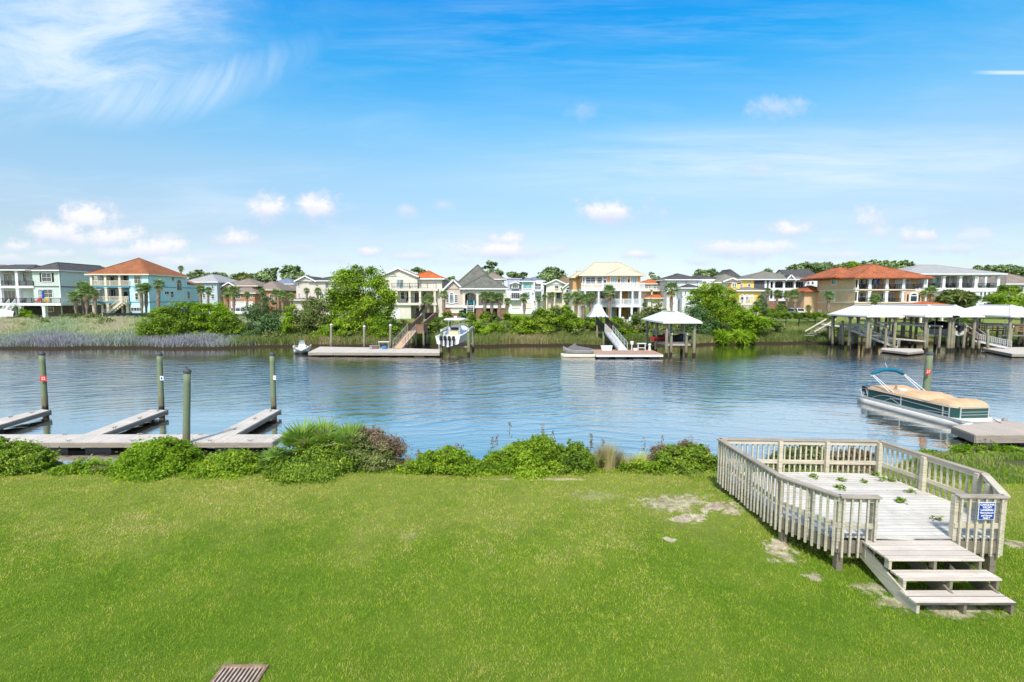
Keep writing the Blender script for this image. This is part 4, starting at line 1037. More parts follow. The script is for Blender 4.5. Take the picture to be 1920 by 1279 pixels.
def steep_roof_house():
    h = House('beige house with steep slate-grey pyramid roof and arched back porch', 97, 832, 947)
    h.block(833, 868, 542, W_PINKB, 0, 9, vb=575); h.gable(833, 868, 543, 526, R_GREY, W_PINKB, 0, 9)
    h.block(868, 947, 542, W_CREAM, 2.6, 8, vb=573, name='porch_wall')
    h.hipp(868, 947, 542, 515, R_GREY, -.1, 8.3)
    # the tall central pyramid
    x0, x1 = h.X(848, 1.5), h.X(938, 1.5)
    h.hip(x0, x1, 98.5, 98.5 + (x1 - x0) + 1, h.Z(541, 1), P(960, 496, 102).z, R_GREY, oh=.1, name='pyramid_roof')
    h.block(868, 947, 543.5, W_CREAM, -.05, .4, vb=549, name='porch_beam')
    for u in (869.5, 895, 945.5): h.col(u, 549, 573, -.1, .45, M_CREAM)
    # arched openings
    for ua, ub in ((871, 893.5), (897, 944)):
        mb = MB(); xa, xb = h.X(ua), h.X(ub); zt = h.Z(548.9); r = .5; k = 12
        for i in range(k):
            t0, t1 = i / k, (i + 1) / k; f = lambda t: zt - r * (2 * t - 1) ** 2 * 1.0
            p0, p1 = xa + (xb - xa) * t0, xa + (xb - xa) * t1
            mb.add([(p0, 96.98, zt), (p1, 96.98, zt), (p1, 96.98, f(t1)), (p0, 96.98, f(t0)), (p0, 97.2, zt), (p1, 97.2, zt), (p1, 97.2, f(t1)), (p0, 97.2, f(t0))], [(0,1,2,3),(7,6,5,4),(2,6,7,3)])
        mb.build('arch', W_CREAM, h.root)
    h.slab(868, 947, 573, .5, -.2, 3, M_WHITE); h.slab(833, 868, 573, .4, -.15, .3, M_WHITE, name='belt_course')
    h.block(832, 868, 576.5, W_RED, .05, 9, name='brick_base'); h.block(892, 905, 577, W_RED, .0, 4, name='brick_base'); h.block(932, 947, 577, W_RED, .0, 4, name='brick_base')
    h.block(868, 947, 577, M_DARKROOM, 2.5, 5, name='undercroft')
    h.win(843.5, 549, 850.5, 568, 0, 1, 1, glass=M_PALEGLASS, arch=1, fr=.16); h.win(853, 553, 858, 567, 0, 2, 4); h.win(837, 553, 841, 567, 0, 1, 3)
    h.win(873, 550, 880, 570, 2.6, 2, 1, name='door'); h.win(882, 550, 890, 570, 2.6, 2, 1, name='door'); h.win(902, 551, 918, 569, 2.6, 3, 2); h.win(922, 551, 940, 569, 2.6, 3, 2)
    h.win(846, 580, 868, 586, 0.05, 1, 1, glass=M_CREAM, name='garage_door')
    h.stairs((h.X(876, -.3), 96.8, h.Z(573.5)), (h.X(874.5, -3), 94.2, h.zg), 1.3, M_WHITE, 9, wdir=(1, 0, 0))
    z = h.Z(573); chair('teal garden chair on the arched porch of the steep-roofed house', (h.X(881, 1), 98.2, z), M_TEALP)
    chair('teal garden chair with its back to the porch wall, right of the first teal one', (h.X(888, 1.4), 98.5, z), M_TEALP, -.3)
    h2 = House('brown roofed house mostly hidden behind the steep grey roof', 135, 905, 945)
    h2.block(905, 944, 524, W_BEIGE, 0, 8); h2.hipp(903, 944, 524, 511, R_TAUPE, 0, 9); h2.win(936, 529, 941, 536); h2.win(934, 541, 941, 548)
steep_roof_house()

def orange_house():
    h = House('three-storey apricot house with straw-coloured metal roof and white balconies', 94, 1075, 1205)
    x0, x1 = h.X(1091.5), h.X(1200)
    MB().box((x0, 94, h.Z(542)), (x1, 103, h.Z(517))).build('wall', W_TAN, h.root)
    h.block(1074, 1098, 521, W_TAN, 5, 7, vb=543, name='side_wing')
    h.block(1072, 1098, 543, W_CREAM, 4.9, 7, name='lower_wing')
    h.hip(x0, x1, 94, 104, h.Z(516.8), P(960, 492, 99).z, R_STRAW, oh=.6, gut=M_CREAM, inset=3.6)
    h.hip(h.X(1140), x1 + .02, 93.9, 103, h.Z(516.6), P(960, 502, 97.2).z, R_STRAW, oh=.62, gut=M_CREAM, inset=3.4)
    h.hipp(1074, 1100, 520.5, 508, R_STRAW, 5, 7, oh=.4, gut=M_CREAM)
    # screened porch on the top floor
    for ua, ub, n in ((1092.5, 1095.5, 1), (1098, 1115.5, 2), (1119, 1128, 1)): h.win(ua, 520, ub, 533, -.02, n, 3, glass=M_SCREEN, name='screen')
    h.win(1130.5, 520, 1137, 522.5, -.02, 1, 1, glass=M_SCREEN, name='screen'); h.win(1130.8, 525, 1136, 540, -.02, 1, 2, glass=M_SCREEN, name='screen_door')
    for u in (1144.5, 1163, 1181.5): h.win(u, 519.5, u + 11.5, 538, 0, 3, 1, glass=M_PALEGLASS, name='french_door')
    for u in (1159.5, 1178): MB().box((h.X(u) - .1, 93.8, h.Z(529)), (h.X(u) + .1, 94, h.Z(524))).build('wall_lamp', M_BLACK, h.root)
    h.slab(1090, 1208, 541, .45, -2.2, 1); h.frail(1090, 1208, 541, -2.2, M_WHITE, sp=.13, pk=.06, H=1.0)
    h.block(1098, 1200, 545, W_CREAM, 1.6, 7, vb=572, name='middle_wall')
    MB().box((h.X(1167, 1.5), 95.5, h.Z(570, 1.5)), (h.X(1176.5, 1.5), 95.62, h.Z(545.5, 1.5))).build('ochre_panel', W_OCHRE, h.root)
    h.slab(1096, 1206, 571, .5, -2.2, 1.8); h.frail(1096, 1206, 571, -2.2, M_WHITE, sp=.13, pk=.06, H=1.0)
    for u in (1097, 1122.5, 1144, 1164, 1186, 1199): h.col(u, 545.5, 571, -2.1, .3)
    for u in (1145, 1163, 1185): h.col(u, 576, None, -2.1, .36)
    for ua, ub in ((1101, 1117), (1126, 1138), (1148, 1159), (1178.5, 1185), (1189, 1196)): h.win(ua, 547, ub, 569, 1.6, 2, 1, glass=M_GLASS if ua < 1170 else M_PALEGLASS)
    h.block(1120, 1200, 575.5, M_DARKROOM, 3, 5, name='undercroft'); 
    h.block(1147, 1157, 577, W_BEIGE, 2.0, .9, name='garage_wall'); h.block(1166, 1176, 576, W_OCHRE, 2.2, .7, name='ochre_wall'); h.win(1178.5, 578, 1184, 597, 2.9, 1, 1, name='door')
    for ua in (1137, 1160, 1196): h.block(ua, ua + 4, 576, W_PINKB, 0.5, .5, name='pier')
    z = float(far_h(h.X(1175), 91)); 
    chair('white garden chair under the apricot house, left of a pair', (h.X(1171, -2.6), 91.2, z), M_WHITE, .5); chair('white garden chair under the apricot house, right of a pair', (h.X(1182, -2.6), 91.2, z), M_WHITE, -.5)
orange_house()

def gazebo():
    Y = 86; c = P(1120, 593, Y); zg = float(far_h(c.x, Y)); r = 1.5
    t = thing('gazebo', 'small gazebo with a flared white metal roof in front of the apricot house', 'gazebo', (c.x, Y, zg))
    ze = P(960, 594, Y).z; zt = P(960, 570, Y).z; mb = MB(); rings = []
    for k, (rr, q) in enumerate(((1.12, 0), (0.86, .2), (.66, .45), (.5, .7), (.36, .93), (.03, 1.0))):
        rings.append([(c.x + sx * r * rr, Y + sy * r * rr, ze + (zt - ze) * q) for sx, sy in ((-1, -1), (1, -1), (1, 1), (-1, 1))])
    mb.loft(rings); mb.build('roof', pmat('white_standing_seam', (0.52, 0.53, 0.55), .4, .04, 1, extra=shingles(.28, (.75, .75, .78))), t)
    for sx in (-1, 1):
        for sy in (-1, 1): MB().bar((c.x + sx * r * .92, Y + sy * r * .92, zg - .3), (c.x + sx * r * .92, Y + sy * r * .92, ze), .16, .16).build('post', M_WHITE, t)
gazebo()

def tile_house():
    h = House('large apricot stucco house with terracotta tile hip roof and two tiers of white-columned porches', 100, 1603, 1735)
    x0, x1 = h.X(1603), h.X(1735)
    MB().box((x0, 102.6, h.zg), (x1, 112.6, h.Z(521))).build('wall', W_APRI, h.root)
    MB().box((x0, 100, h.zg), (x1, 102.6, h.Z(568))).build('base_wall', W_APRI, h.root)
    MB().box((x0, 100, h.Z(568)), (x0 + .35, 102.6, h.Z(521))).build('return_wall', W_APRI, h.root)
    MB().box((h.X(1695), 100, h.Z(568)), (x1, 102.6, h.Z(546))).build('bay_wall', W_APRI, h.root)
    for v in (544, 568): MB().box((x0 - .1, 99.9, h.Z(v + .5)), (x1 + .08, 112.7, h.Z(v - 1.6))).build('cornice', M_CREAM, h.root)
    h.hip(x0, x1, 100, 115, h.Z(521.5), P(960, 496, 106.5).z, R_TILE, oh=.8, gut=R_TILE, inset=6.5)
    h.hip(h.X(1590), h.X(1660), 104, 116, h.Z(519), P(960, 502, 110).z, R_TILE, oh=.3, gut=R_TILE, inset=5, name='rear_roof')
    for u in (1606, 1630, 1662, 1693, 1733): h.col(u, 523, 541.5, 0, .55, M_WHITE); 
    for u in (1606, 1630, 1662, 1693): h.col(u, 546, 566, 0, .55, M_WHITE)
    for ua, ub in ((1608, 1628), (1632, 1660), (1664, 1691), (1695, 1731)): h.frail(ua, ub, 542, .05, M_BLACK, H=.95)
    for ua, ub in ((1608, 1628), (1632, 1660), (1664, 1691)): h.frail(ua, ub, 567, .05, M_BLACK, H=.8)
    h.win(1611, 525, 1625, 538, 2.6, 2, 2); h.win(1636, 524, 1641, 541, 2.6, 1, 1, name='door'); h.win(1677, 524.5, 1689, 541, 2.6, 2, 1, glass=M_PALEGLASS, name='door'); h.win(1697, 524.5, 1704, 541, 2.6, 1, 1, glass=M_PALEGLASS, name='door')
    h.win(1612, 549, 1626, 563, 2.6, 2, 2); h.win(1645, 549, 1659, 566, 2.6, 2, 1, name='door'); h.win(1665, 549, 1675, 567, 2.6, 2, 1, glass=M_PALEGLASS, name='door')
    h.win(1707, 550.5, 1718.5, 565, 0, 1, 1, arch=.7, fr=.3); h.shutter(1700.5, 552, 1703, 565); h.shutter(1722, 552, 1724.5, 565)
    h.swin(x0, 1565, 525, 1556, 532.5, 1, 1, mat=M_CREAM, fr=.2, glass=M_TEALGLASS); h.swin(x0, 1562, 549, 1546, 562.5, 1, 1, mat=M_CREAM, fr=.3, glass=M_TEALGLASS)
    h.swin(x0, 1540, 581, 1534, 589, 1, 1, glass=M_WHITE, name='vent_panel')
    xw = x0 + .6
    MB().box((h.X(1506, 13), 112.6, h.zg), (xw + 5, 119, P(960, 547, 113).z)).build('rear_wing', W_APRI, h.root)
    h.hip(h.X(1506, 13), xw + 2, 112.4, 119, P(960, 547, 113).z, P(960, 536, 116).z, R_TILE, oh=.5, gut=R_TILE, name='rear_wing_roof')
    z = h.Z(542); 
    for u, l in ((1612, 'dark chair in the first upper bay of the terracotta-roofed house'), (1622, 'dark chair beside the column between the first and second upper bays of the terracotta-roofed house')): chair(l, (h.X(u, 1), 101.2, z), M_BLACK, 0, .9, 'dark porch chairs of the terracotta-roofed house')
    M_MAR = pmat('maroon_plastic', (.16, .03, .03), .4, .05)
    for u, l in ((1671, 'maroon porch chair in the third upper bay of the terracotta-roofed house'), (1716, 'maroon porch chair in the last upper bay of the terracotta-roofed house')): chair(l, (h.X(u, 1.2), 101.2, z), M_MAR, .6, .9, 'maroon porch chairs')
    z = h.Z(567)
    for u, l in ((1612, 'dark chair in the first lower bay of the terracotta-roofed house'), (1622, 'dark chair in the lower bay, beside the palm in front of the house')): chair(l, (h.X(u, 1), 101.2, z), M_BLACK, 0, .9, 'dark porch chairs of the terracotta-roofed house')
    parasol('closed dark blue parasol on the upper porch of the terracotta-roofed house', (h.X(1636, .8), 100.9, h.Z(542)), 2.5, M_BLUEC)
    parasol('closed dark blue parasol right of the other one on the upper porch', (h.X(1646, .8), 100.9, h.Z(542)), 2.3, M_BLUEC)
tile_house()

def grey_porch_house():
    h = House('white and grey house with pale metal hip roof and open upper porch, at the right', 112, 1735, 1872)
    W_TAUPE = pmat('taupe_siding', (.30, .27, .24), .7, .05, 1, extra=vsiding(.4))
    h.block(1690, 1830, 517, W_TAUPE, 3, 8, vb=541); h.block(1690, 1830, 545, W_WHITE, 2.5, 8); h.block(1828, 1870, 544, W_WHITE, 0, 9)
    x0, x1 = h.X(1690), h.X(1872)
    h.hip(x0, x1, 112, 126, h.Z(514.5), P(960, 497, 119).z, R_PALE, oh=.7, inset=9.5)
    h.slab(1690, 1873, 540, .8, -.2, 9)
    MB().box((x0, 112, h.Z(517.5)), (x1, 112.5, h.Z(514.6))).build('porch_beam', M_WHITE, h.root)
    MB().box((x1 - .5, 112.55, h.Z(517.5)), (x1, 121, h.Z(514.6))).build('porch_beam', M_WHITE, h.root)
    for u in (1735, 1768, 1799, 1828, 1870): h.col(u, 517.6, 540, -.1, .6)
    for u in (1735, 1767): h.col(u, 546, 572, -.1, .6)
    h.col(1846, 517.6, 540, 8, .5); h.col(1830, 517.6, 540, 8, .5)
    for ua, ub in ((1737, 1766), (1770, 1797), (1801, 1826), (1831, 1868)): h.frail(ua, ub, 540, -.1, M_BLACK, H=1.05)
    h.frail(1738, 1765, 568, -.1, M_BLACK, H=1.05)
    h.win(1747, 520, 1758, 532, 3, 2, 1, glass=M_TEALGLASS); h.win(1778, 520, 1791, 533, 3, 3, 1, glass=M_PALEGLASS); h.win(1813, 520, 1823, 532, 3, 2, 1)
    for u in (1836.5, 1843.5, 1851): h.win(u, 548, u + 4, 561, 0, 1, 2, fr=.16)
    h.slab(1730, 1828, 569, .5, -.2, 3)
    z = h.Z(540)
    for u, l in ((1745, 'dark lounge chair in the upper porch bay nearest the terracotta roof'), (1776, 'black dining chair in the second upper bay of the grey house'), (1786, 'black chair beside the round porch table of the grey house'), (1850, 'dark chair in the open end bay of the grey house')): chair(l, (h.X(u, 1.2), 113.3, z), M_BLACK, u * .1, .95, 'dark chairs on the porch of the grey house')
grey_porch_house()

# ------------------------------------------------------------------ second row
def simple(label, Y, u0, u1, ve, vr, wall, roof, dep=9, wins=(), vb=None, gut=None, name='house', inset=None, gab=None, **kw):
    h = House(label, Y, u0, u1, name=name)
    h.block(u0, u1, ve, wall, 0, dep, vb=vb)
    if gab: h.gable(u0, u1, ve, vr, roof, wall, 0, dep, along=gab)
    else: h.hipp(u0, u1, ve, vr, roof, 0, dep, gut=gut, inset=inset, **kw)
    for w in wins:
        h.win(*w[:4], nx=w[4] if len(w) > 4 else 1, ny=w[5] if len(w) > 5 else 2, fr=.12)
    return h
simple('charcoal roofed house at the very edge, partly hidden by the sage green house', 130, -60, 15, 505, 497, W_BEIGE, R_TAUPE)
h = simple('pale grey-blue house with light roof behind the sky blue house', 128, 352, 408, 529.5, 514, W_PBLUE, R_PALE, 12, [(380, 533, 384, 541), (398, 535, 402, 541), (381, 551, 385, 558), (374, 558, 378, 566), (397, 552, 402, 560)], inset=5)
h = simple('distant white house with blue-grey roof beyond the orange brick house', 170, 404, 436, 533.5, 523, W_WHITE, R_BLUE, 10, [(410, 535, 413, 538), (424, 535, 427, 538)]); h.gable(417, 429, 530, 524, R_BLUE, W_PBLUE, -.5, 5, name='dormer_roof')
def brick_house():
    h = House('orange brick house with taupe roof, small gable and white garage doors', 130, 405, 480)
    h.block(408, 480, 537, W_ORANGE, 0, 10); h.hipp(420, 482, 536.5, 522.5, R_TAUPE, 0, 10, gut=M_CREAM)
    h.gable(418, 444, 538, 530.5, R_TAUPE, W_ORANGE, -.6, 6); h.block(419, 443, 538, W_ORANGE, -.6, 1)
    h.block(432, 478, 550, W_ORANGE, -3.0, 3); h.hipp(432, 478, 550, 539, R_TAUPE, -3, 4, gut=M_CREAM, name='porch_roof')
    h.win(443, 553, 451.5, 560, -3, 3, 2); h.win(470, 538, 473, 543); h.win(430, 537, 436, 540, -.6, 1, 1, glass=M_PALEGLASS, arch=1); h.win(470, 553, 473, 559, -3)
    for u in (434, 448, 462): h.win(u, 567, u + 11, 579, -3, 4, 3, fr=.2, glass=M_WHITE, name='garage_door')
    h.block(478, 522, 544, W_ORANGE, 1.5, 9, name='side_wing'); h.hipp(476, 524, 544, 527, R_TAUPE, 1.5, 10, gut=M_CREAM, name='side_roof'); h.win(487, 553, 492, 561, 1.5, 2, 2); h.win(506, 553, 512, 562, 1.5, 2, 2)
brick_house()
simple('low tan brick house with long taupe roof between the brick house and the beige one', 145, 515, 556, 545, 534, W_ORANGE, R_TAUPE, 9, [(527, 550, 532, 556)])
simple('distant pale house with dark blue-grey roof, in front of the tall trees', 175, 514, 551, 533, 521, W_PBLUE, R_BLUE, 10, [(522, 535, 525, 538)])
simple('far off tan roofed house left of the beige gabled house', 190, 489, 516, 533, 527, W_BEIGE, R_TAUPE, 10)
def beige_house():
    h = House('tall beige stucco house with dark roof behind the big green tree', 122, 556, 650)
    h.block(556, 650, 527, W_BEIGE, 0, 11); h.gable(556, 592, 527.5, 518.5, R_DARK, W_BEIGE, -.4, 10); h.hipp(585, 652, 527, 518, R_DARK, 0, 10)
    for (a, b) in ((560, 530), (560, 550)): h.win(a, b, a + 2.5, b + 7, 0)
    h.win(611, 530, 617, 540, 0, 2, 2); h.win(600, 550, 606, 560, 0, 2, 2); h.win(630, 530, 636, 540, 0, 2, 2)
    h.block(549, 578, 563, W_BEIGE, -3.5, 4, name='porch_wall'); h.hipp(549, 578, 563, 559, R_TAUPE, -3.5, 4, name='porch_roof')
beige_house()
def lilac_house():
    h = House('white and lilac house with teal glass and small balconies behind the palms', 128, 950, 1018)
    h.block(952, 978, 546, M_WHITE, 0, 9); h.block(952, 978, 523, W_LILAC, .15, 9, vb=546, name='upper_wall'); h.block(950, 979, 521.5, W_LILAC, 0, 9.5, vb=523.5, name='parapet')
    h.block(978, 1018, 528, M_WHITE, -.8, 9.5); h.hipp(978, 1000, 528, 521.5, R_BLUE, -.8, 5); h.hipp(986, 1018, 527.5, 520, R_BLUE, 1, 7, name='rear_roof')
    h.gable(958, 974, 532.5, 529.5, R_PALE, W_LIME, -.4, 2, name='dormer_roof'); h.block(959, 973, 532.5, W_LIME, -.4, 1, vb=541, name='dormer')
    h.win(961, 533.5, 971, 540, -.4, 3, 1); h.win(959, 549, 974, 560, 0, 4, 1, glass=M_GLASS); h.win(981, 530, 996.5, 541, -.8, 1, 1, glass=M_TEALGLASS, fr=.16); h.win(1003, 532, 1014, 543, -.8, 2, 1)
    h.win(985, 548, 993, 558, -.8, 2, 1, glass=M_TEALGLASS); h.win(1003, 549, 1014, 560, -.8, 2, 1, glass=M_TEALGLASS); h.win(960, 568, 974, 577, 0, 4, 2, glass=M_CREAM, name='garage_door'); h.win(985, 568, 996, 577, -.8, 4, 2, glass=M_CREAM, name='garage_door')
    h.slab(1001, 1017, 544, .3, -2, -.7); h.frail(1001, 1017, 544, -2, M_WHITE, H=.9); h.slab(957, 976, 560.5, .3, -1.2, .1); h.frail(957, 976, 560.5, -1.2, M_BLACK, H=.9)
    h.slab(1001, 1017, 562, .3, -2, -.7); h.col(1001.5, 528.5, 562, -2, .3); h.col(1016.5, 528.5, 562, -2, .3)
    h.stairs((h.X(1012, -3), 125, h.Z(565)), (h.X(1000, -6), 122, h.zg), 1.5, M_WHITE, 8, wdir=(-.3, .9, 0))
    for u in (981, 999): MB().box((h.X(u) - .15, 127, h.Z(552)), (h.X(u) + .15, 127.2, h.Z(549))).build('wall_lamp', M_BLACK, h.root)
lilac_house()
def lime_house():
    h = House('pale green house with brown roof left of the apricot house', 128, 1023, 1076)
    h.block(1024, 1060, 533, W_LIME, 0, 9); h.gable(1023, 1061, 533.5, 525, R_BROWN2, W_LIME, -.2, 9); h.hipp(1042, 1078, 533, 517.5, R_BROWN2, 4, 9)
    h.win(1040.5, 535.5, 1046.5, 541, -.2, 2, 1); h.block(1056, 1077, 539, W_CREAM, -3, 5); h.gable(1056, 1077, 539.5, 531.5, R_BROWN2, W_CREAM, -3, 6, name='porch_roof')
    h.win(1061.5, 539, 1069.5, 549, -3, 2, 1, arch=1, fr=.2); h.win(1030, 549, 1036, 560, 0, 2, 2); h.win(1044, 549, 1050, 560, 0, 2, 2); h.slab(1024, 1057, 546, .3, -2.5, 0, M_CREAM)
    for u in (1025, 1040, 1055): h.col(u, 547, None, -2.4, .3, M_CREAM)
    h.block(1024, 1060, 564, M_CREAM, -.3, .3)
lime_house()
def small_tile_house():
    h = House('small cream house with orange tile roof right of the apricot house', 124, 1200, 1248)
    h.block(1204, 1244, 533, W_CREAM, 0, 8); h.hipp(1202, 1246, 532.5, 524, R_TILE2, 0, 8, gut=M_CREAM)
    h.win(1209, 534.5, 1219, 540.5, 0, 3, 1); h.win(1225, 535.5, 1233.5, 541, 0, 3, 1); h.win(1225, 548, 1232, 556)
    h.block(1215, 1252, 560, W_CREAM, -3, 4); h.hipp(1213, 1254, 559.5, 552, R_TILE2, -3, 4.5, gut=M_CREAM, name='lower_roof')
    h.slab(1200, 1246, 544, .3, -1.5, .2, M_CREAM); h.frail(1200, 1246, 544, -1.5, M_WHITE, H=.9)
    for u in (1201, 1222, 1245): h.col(u, 545, None, -1.4, .3, M_CREAM)
small_tile_house()
def white_house():
    h = House('plain white house with dark grey hip roof behind the roofed boat lift', 118, 1250, 1345)
    h.block(1250, 1346, 525, W_WHITE, 0, 10); h.hipp(1249, 1310, 525, 513.5, R_DARK, 0, 10); h.hipp(1290, 1348, 524.8, 515.5, R_DARK, 1, 9)
    h.block(1279, 1346, 541, W_WHITE, -3, 3.2); h.hipp(1279, 1310, 540.5, 533, R_DARK, -3, 4, name='lower_roof')
    for q in ((1284, 528, 1287, 532.5), (1305, 527.5, 1308, 532), (1316, 527.5, 1323.5, 534), (1330.5, 527.5, 1333.5, 532), (1335, 527.5, 1338, 532)): h.win(*q, 0, 1, 2)
    for q in ((1283.5, 546, 1286, 552), (1288, 555, 1293, 558)): h.win(*q, -3, 1, 2)
    h.win(1266, 526.5, 1268, 527.5, 0, 1, 1); h.win(1271, 526.5, 1273, 527.5, 0, 1, 1); h.win(1263, 563, 1270, 577, 0, 1, 1, glass=M_GREYP, name='door')
    h.block(1262, 1271, 561, W_WHITE, -1.5, 1.5, name='porch')
white_house()
def yellow_house():
    h = House('bright yellow stucco house with arched porch and olive-grey roofs', 114, 1342, 1430)
    h.block(1344, 1392, 530, W_CREAM, 2, 9, name='left_wing'); h.hipp(1342, 1394, 530, 514, R_OLIVE, 2, 10)
    h.block(1370, 1395, 533, W_YELLOW, .5, 8); h.gable(1356, 1386, 528, 522.5, R_OLIVE, W_CREAM, 1.2, 6, name='gable_roof')
    h.block(1389, 1412.5, 524.5, W_YELLOW, 1, 7, name='tower'); h.hipp(1387, 1414, 524.5, 519.5, R_OLIVE, 1, 7, name='tower_roof'); h.win(1401, 532, 1406, 537.5, 1, 1, 1, arch=1)
    h.block(1385, 1427, 546, W_YELLOW, -1.5, 3); h.hipp(1383, 1429, 545.5, 538.5, R_OLIVE, -1.5, 6, name='lower_roof')
    for u in (1372.5, 1376.5): h.win(u, 531.5, u + 2.6, 537.5, .5, 1, 2)
    h.win(1387, 533.5, 1391, 537.5, .5, 2, 1)
    for u, g in ((1389, M_GLASS), (1398, M_PALEGLASS), (1406.5, W_YELLOW)): h.win(u, 554, u + 5, 569, -1.5, 1, 1, arch=1, fr=.25, glass=g, name='porch_arch')
    h.slab(1383, 1428, 569, .4, -3.5, -1.2, M_CREAM, name='terrace'); h.block(1383, 1428, 571, W_PINKB, -3.4, 2, name='terrace_wall')
    h.frail(1383, 1428, 569, -3.5, M_CREAM, H=.8, sp=.3, pk=.12)
yellow_house()
def porch_house():
    h = House('charcoal and white house with grey roof, small dormer and two tiers of porches', 122, 1388, 1512)
    h.block(1412, 1441, 526, W_GREY, 0, 10); h.block(1441, 1511, 524, M_WHITE, 2.4, 8)
    h.hip(h.X(1396), h.X(1511), 122, 135, h.Z(524.5), P(960, 508.5, 128).z, R_OLIVE, oh=.6, inset=8)
    h.hip(h.X(1384), h.X(1420), 130, 140, h.Z(523), P(960, 506, 134).z, R_DARK, oh=.3, name='rear_roof')
    h.gable(1473, 1487, 524, 516.5, R_DARK, M_WHITE, -.3, 4, name='dormer_roof')
    h.block(1441, 1511, 524, M_WHITE, -.1, .5, vb=527.5, name='porch_beam'); h.slab(1441, 1511, 540, .6, -.2, 2.6); h.slab(1441, 1511, 560, .6, -.2, 2.6)
    for u in (1442, 1450, 1469, 1489, 1509.5): h.col(u, 527.5, 540, -.1, .4); h.col(u, 544.5, 560, -.1, .4)
    h.frail(1441, 1511, 540, -.1, M_BLACK, H=.9); h.frail(1441, 1511, 560, -.1, M_BLACK, H=.9)
    for u in (1444, 1453, 1472, 1491): h.win(u, 529, u + (5 if u == 1444 else 13), 539.5, 2.4, 1 if u == 1444 else 3, 1); h.win(u, 546, u + (5 if u == 1444 else 13), 559, 2.4, 1 if u == 1444 else 3, 1)
    h.block(1441, 1460, 565, W_RED, -.1, 2); h.win(1433, 526.5, 1435.5, 539, 0, 1, 1, glass=M_WHITE)
    for u in (1462, 1477, 1494): h.win(u, 563, u + 12, 576, 2.2, 4, 2, fr=.2, glass=M_WHITE, name='garage_door')
porch_house()
h = simple('white gabled house with steep dark roof, farther back beside the terracotta roof', 150, 1478, 1534, 523, 505, W_WHITE, R_DARK, 11, [(1512, 528, 1516, 533), (1520, 528, 1524, 533)], gab='x')
simple('tan house with brown roof seen through the open end porch', 140, 1834, 1880, 530, 517, W_PINKB, R_TAUPE, 10, [(1846, 532, 1850, 537), (1868, 532, 1873, 537)])
simple('beige house with broad brown hip roof at the far right edge', 122, 1884, 1960, 533, 512.5, W_BEIGE, R_TAUPE, 11, [(1896, 536, 1902, 543), (1912, 536, 1917, 543)])
h = House('little tiled pavilion whose orange roof shows just above the boathouse roofs', 92, 1728, 1772, name='pavilion', cat='pavilion')
h.hipp(1728, 1772, 573, 565.5, R_TILE2, 0, 4, gut=M_CREAM)
for u in (1730, 1770): h.col(u, 573.5, None, 0.2, .3, M_CREAM); h.col(u, 573.5, None, 3.6, .3, M_CREAM)
# ------------------------------------------------------------------ trees and shrubs of the far bank
FB = 'trees and shrubs of the far bank'
tree('leafy_tree', 'big bright green leafy tree with wispy top left of the cream tile-roofed house', 'tree', 688, 640, 78,
     [(632, 570, 26, 28, .5), (652, 530, 30, 25), (690, 520, 26, 22), (712, 556, 26, 34, -1), (662, 578, 36, 28, 1), (722, 588, 18, 22), (690, 602, 34, 18), (640, 600, 20, 16, -1), (668, 508, 16, 10)], L_FRESH, 30000, .17, .22, FB, 4, .34, twigs=16, shell=.3)
tree('cedar_tree', 'dark green feathery cedar with pointed top below the orange brick house', 'tree', 492, 640, 77,
     [(497, 553, 7, 9), (495, 570, 18, 14), (490, 590, 33, 16), (492, 612, 43, 18), (488, 630, 40, 14)], L_CEDAR, 17000, .13, .15, FB, 5, .26)
tree('round_bush', 'dark olive bush at the left end of the bushes, next to the marsh grass', 'bush', 298, 642, 76, [(285, 607, 26, 18), (315, 598, 24, 20), (300, 622, 34, 15)], L_MID, 11000, .15, .1, FB, 6)
tree('round_bush', 'tall dark bush in front of the right side of the sky blue house', 'bush', 350, 640, 77, [(348, 584, 26, 18), (345, 607, 34, 22), (368, 622, 28, 16)], L_MID, 14000, .15, .12, FB, 7)
tree('small_tree', 'lime green small tree with pale stems between the dark bush and the cedar', 'tree', 400, 640, 76, [(395, 581, 25, 12), (418, 596, 20, 12), (385, 604, 20, 13), (408, 614, 22, 10)], L_LIME, 11000, .15, .09, FB, 8, bark=M_PALEBARK, shell=.6)
tree('round_bush', 'mid green bush just left of the pointed cedar', 'bush', 438, 642, 75.5, [(436, 606, 20, 14), (428, 622, 26, 14), (450, 624, 18, 12)], L_MID, 8000, .15, .08, FB, 9)
tree('small_tree', 'lime green sapling just right of the pointed cedar', 'tree', 545, 640, 77, [(545, 585, 12, 13), (548, 604, 17, 15), (540, 622, 17, 14)], L_LIME, 5000, .15, .08, FB, 10)
tree('wax_myrtle', 'olive brown feathery bush left of the big bright tree', 'bush', 588, 642, 77, [(592, 574, 24, 16), (582, 594, 30, 18), (600, 612, 26, 18), (575, 620, 20, 16)], L_OLIVE, 14000, .14, .1, FB, 11, .3, shell=.4, twigs=10)
tree('round_bush', 'low green bush behind the dock pilings under the big bright tree', 'bush', 640, 646, 75.5, [(625, 622, 20, 16), (648, 618, 16, 13), (600, 632, 18, 11)], L_FRESH, 8000, .15, .08, FB, 12)
tree('round_bush', 'low green bush between the big bright tree and the brown gangway', 'bush', 722, 646, 75.5, [(712, 626, 18, 14), (738, 622, 13, 12), (690, 634, 15, 10)], L_FRESH, 7000, .15, .08, FB, 13)
tree('round_bush', 'mixed green bush between the brown gangway and the boat on its lift', 'bush', 805, 642, 77, [(800, 618, 18, 15), (822, 610, 12, 13), (790, 632, 14, 12)], L_MID, 7000, .15, .08, FB, 14)
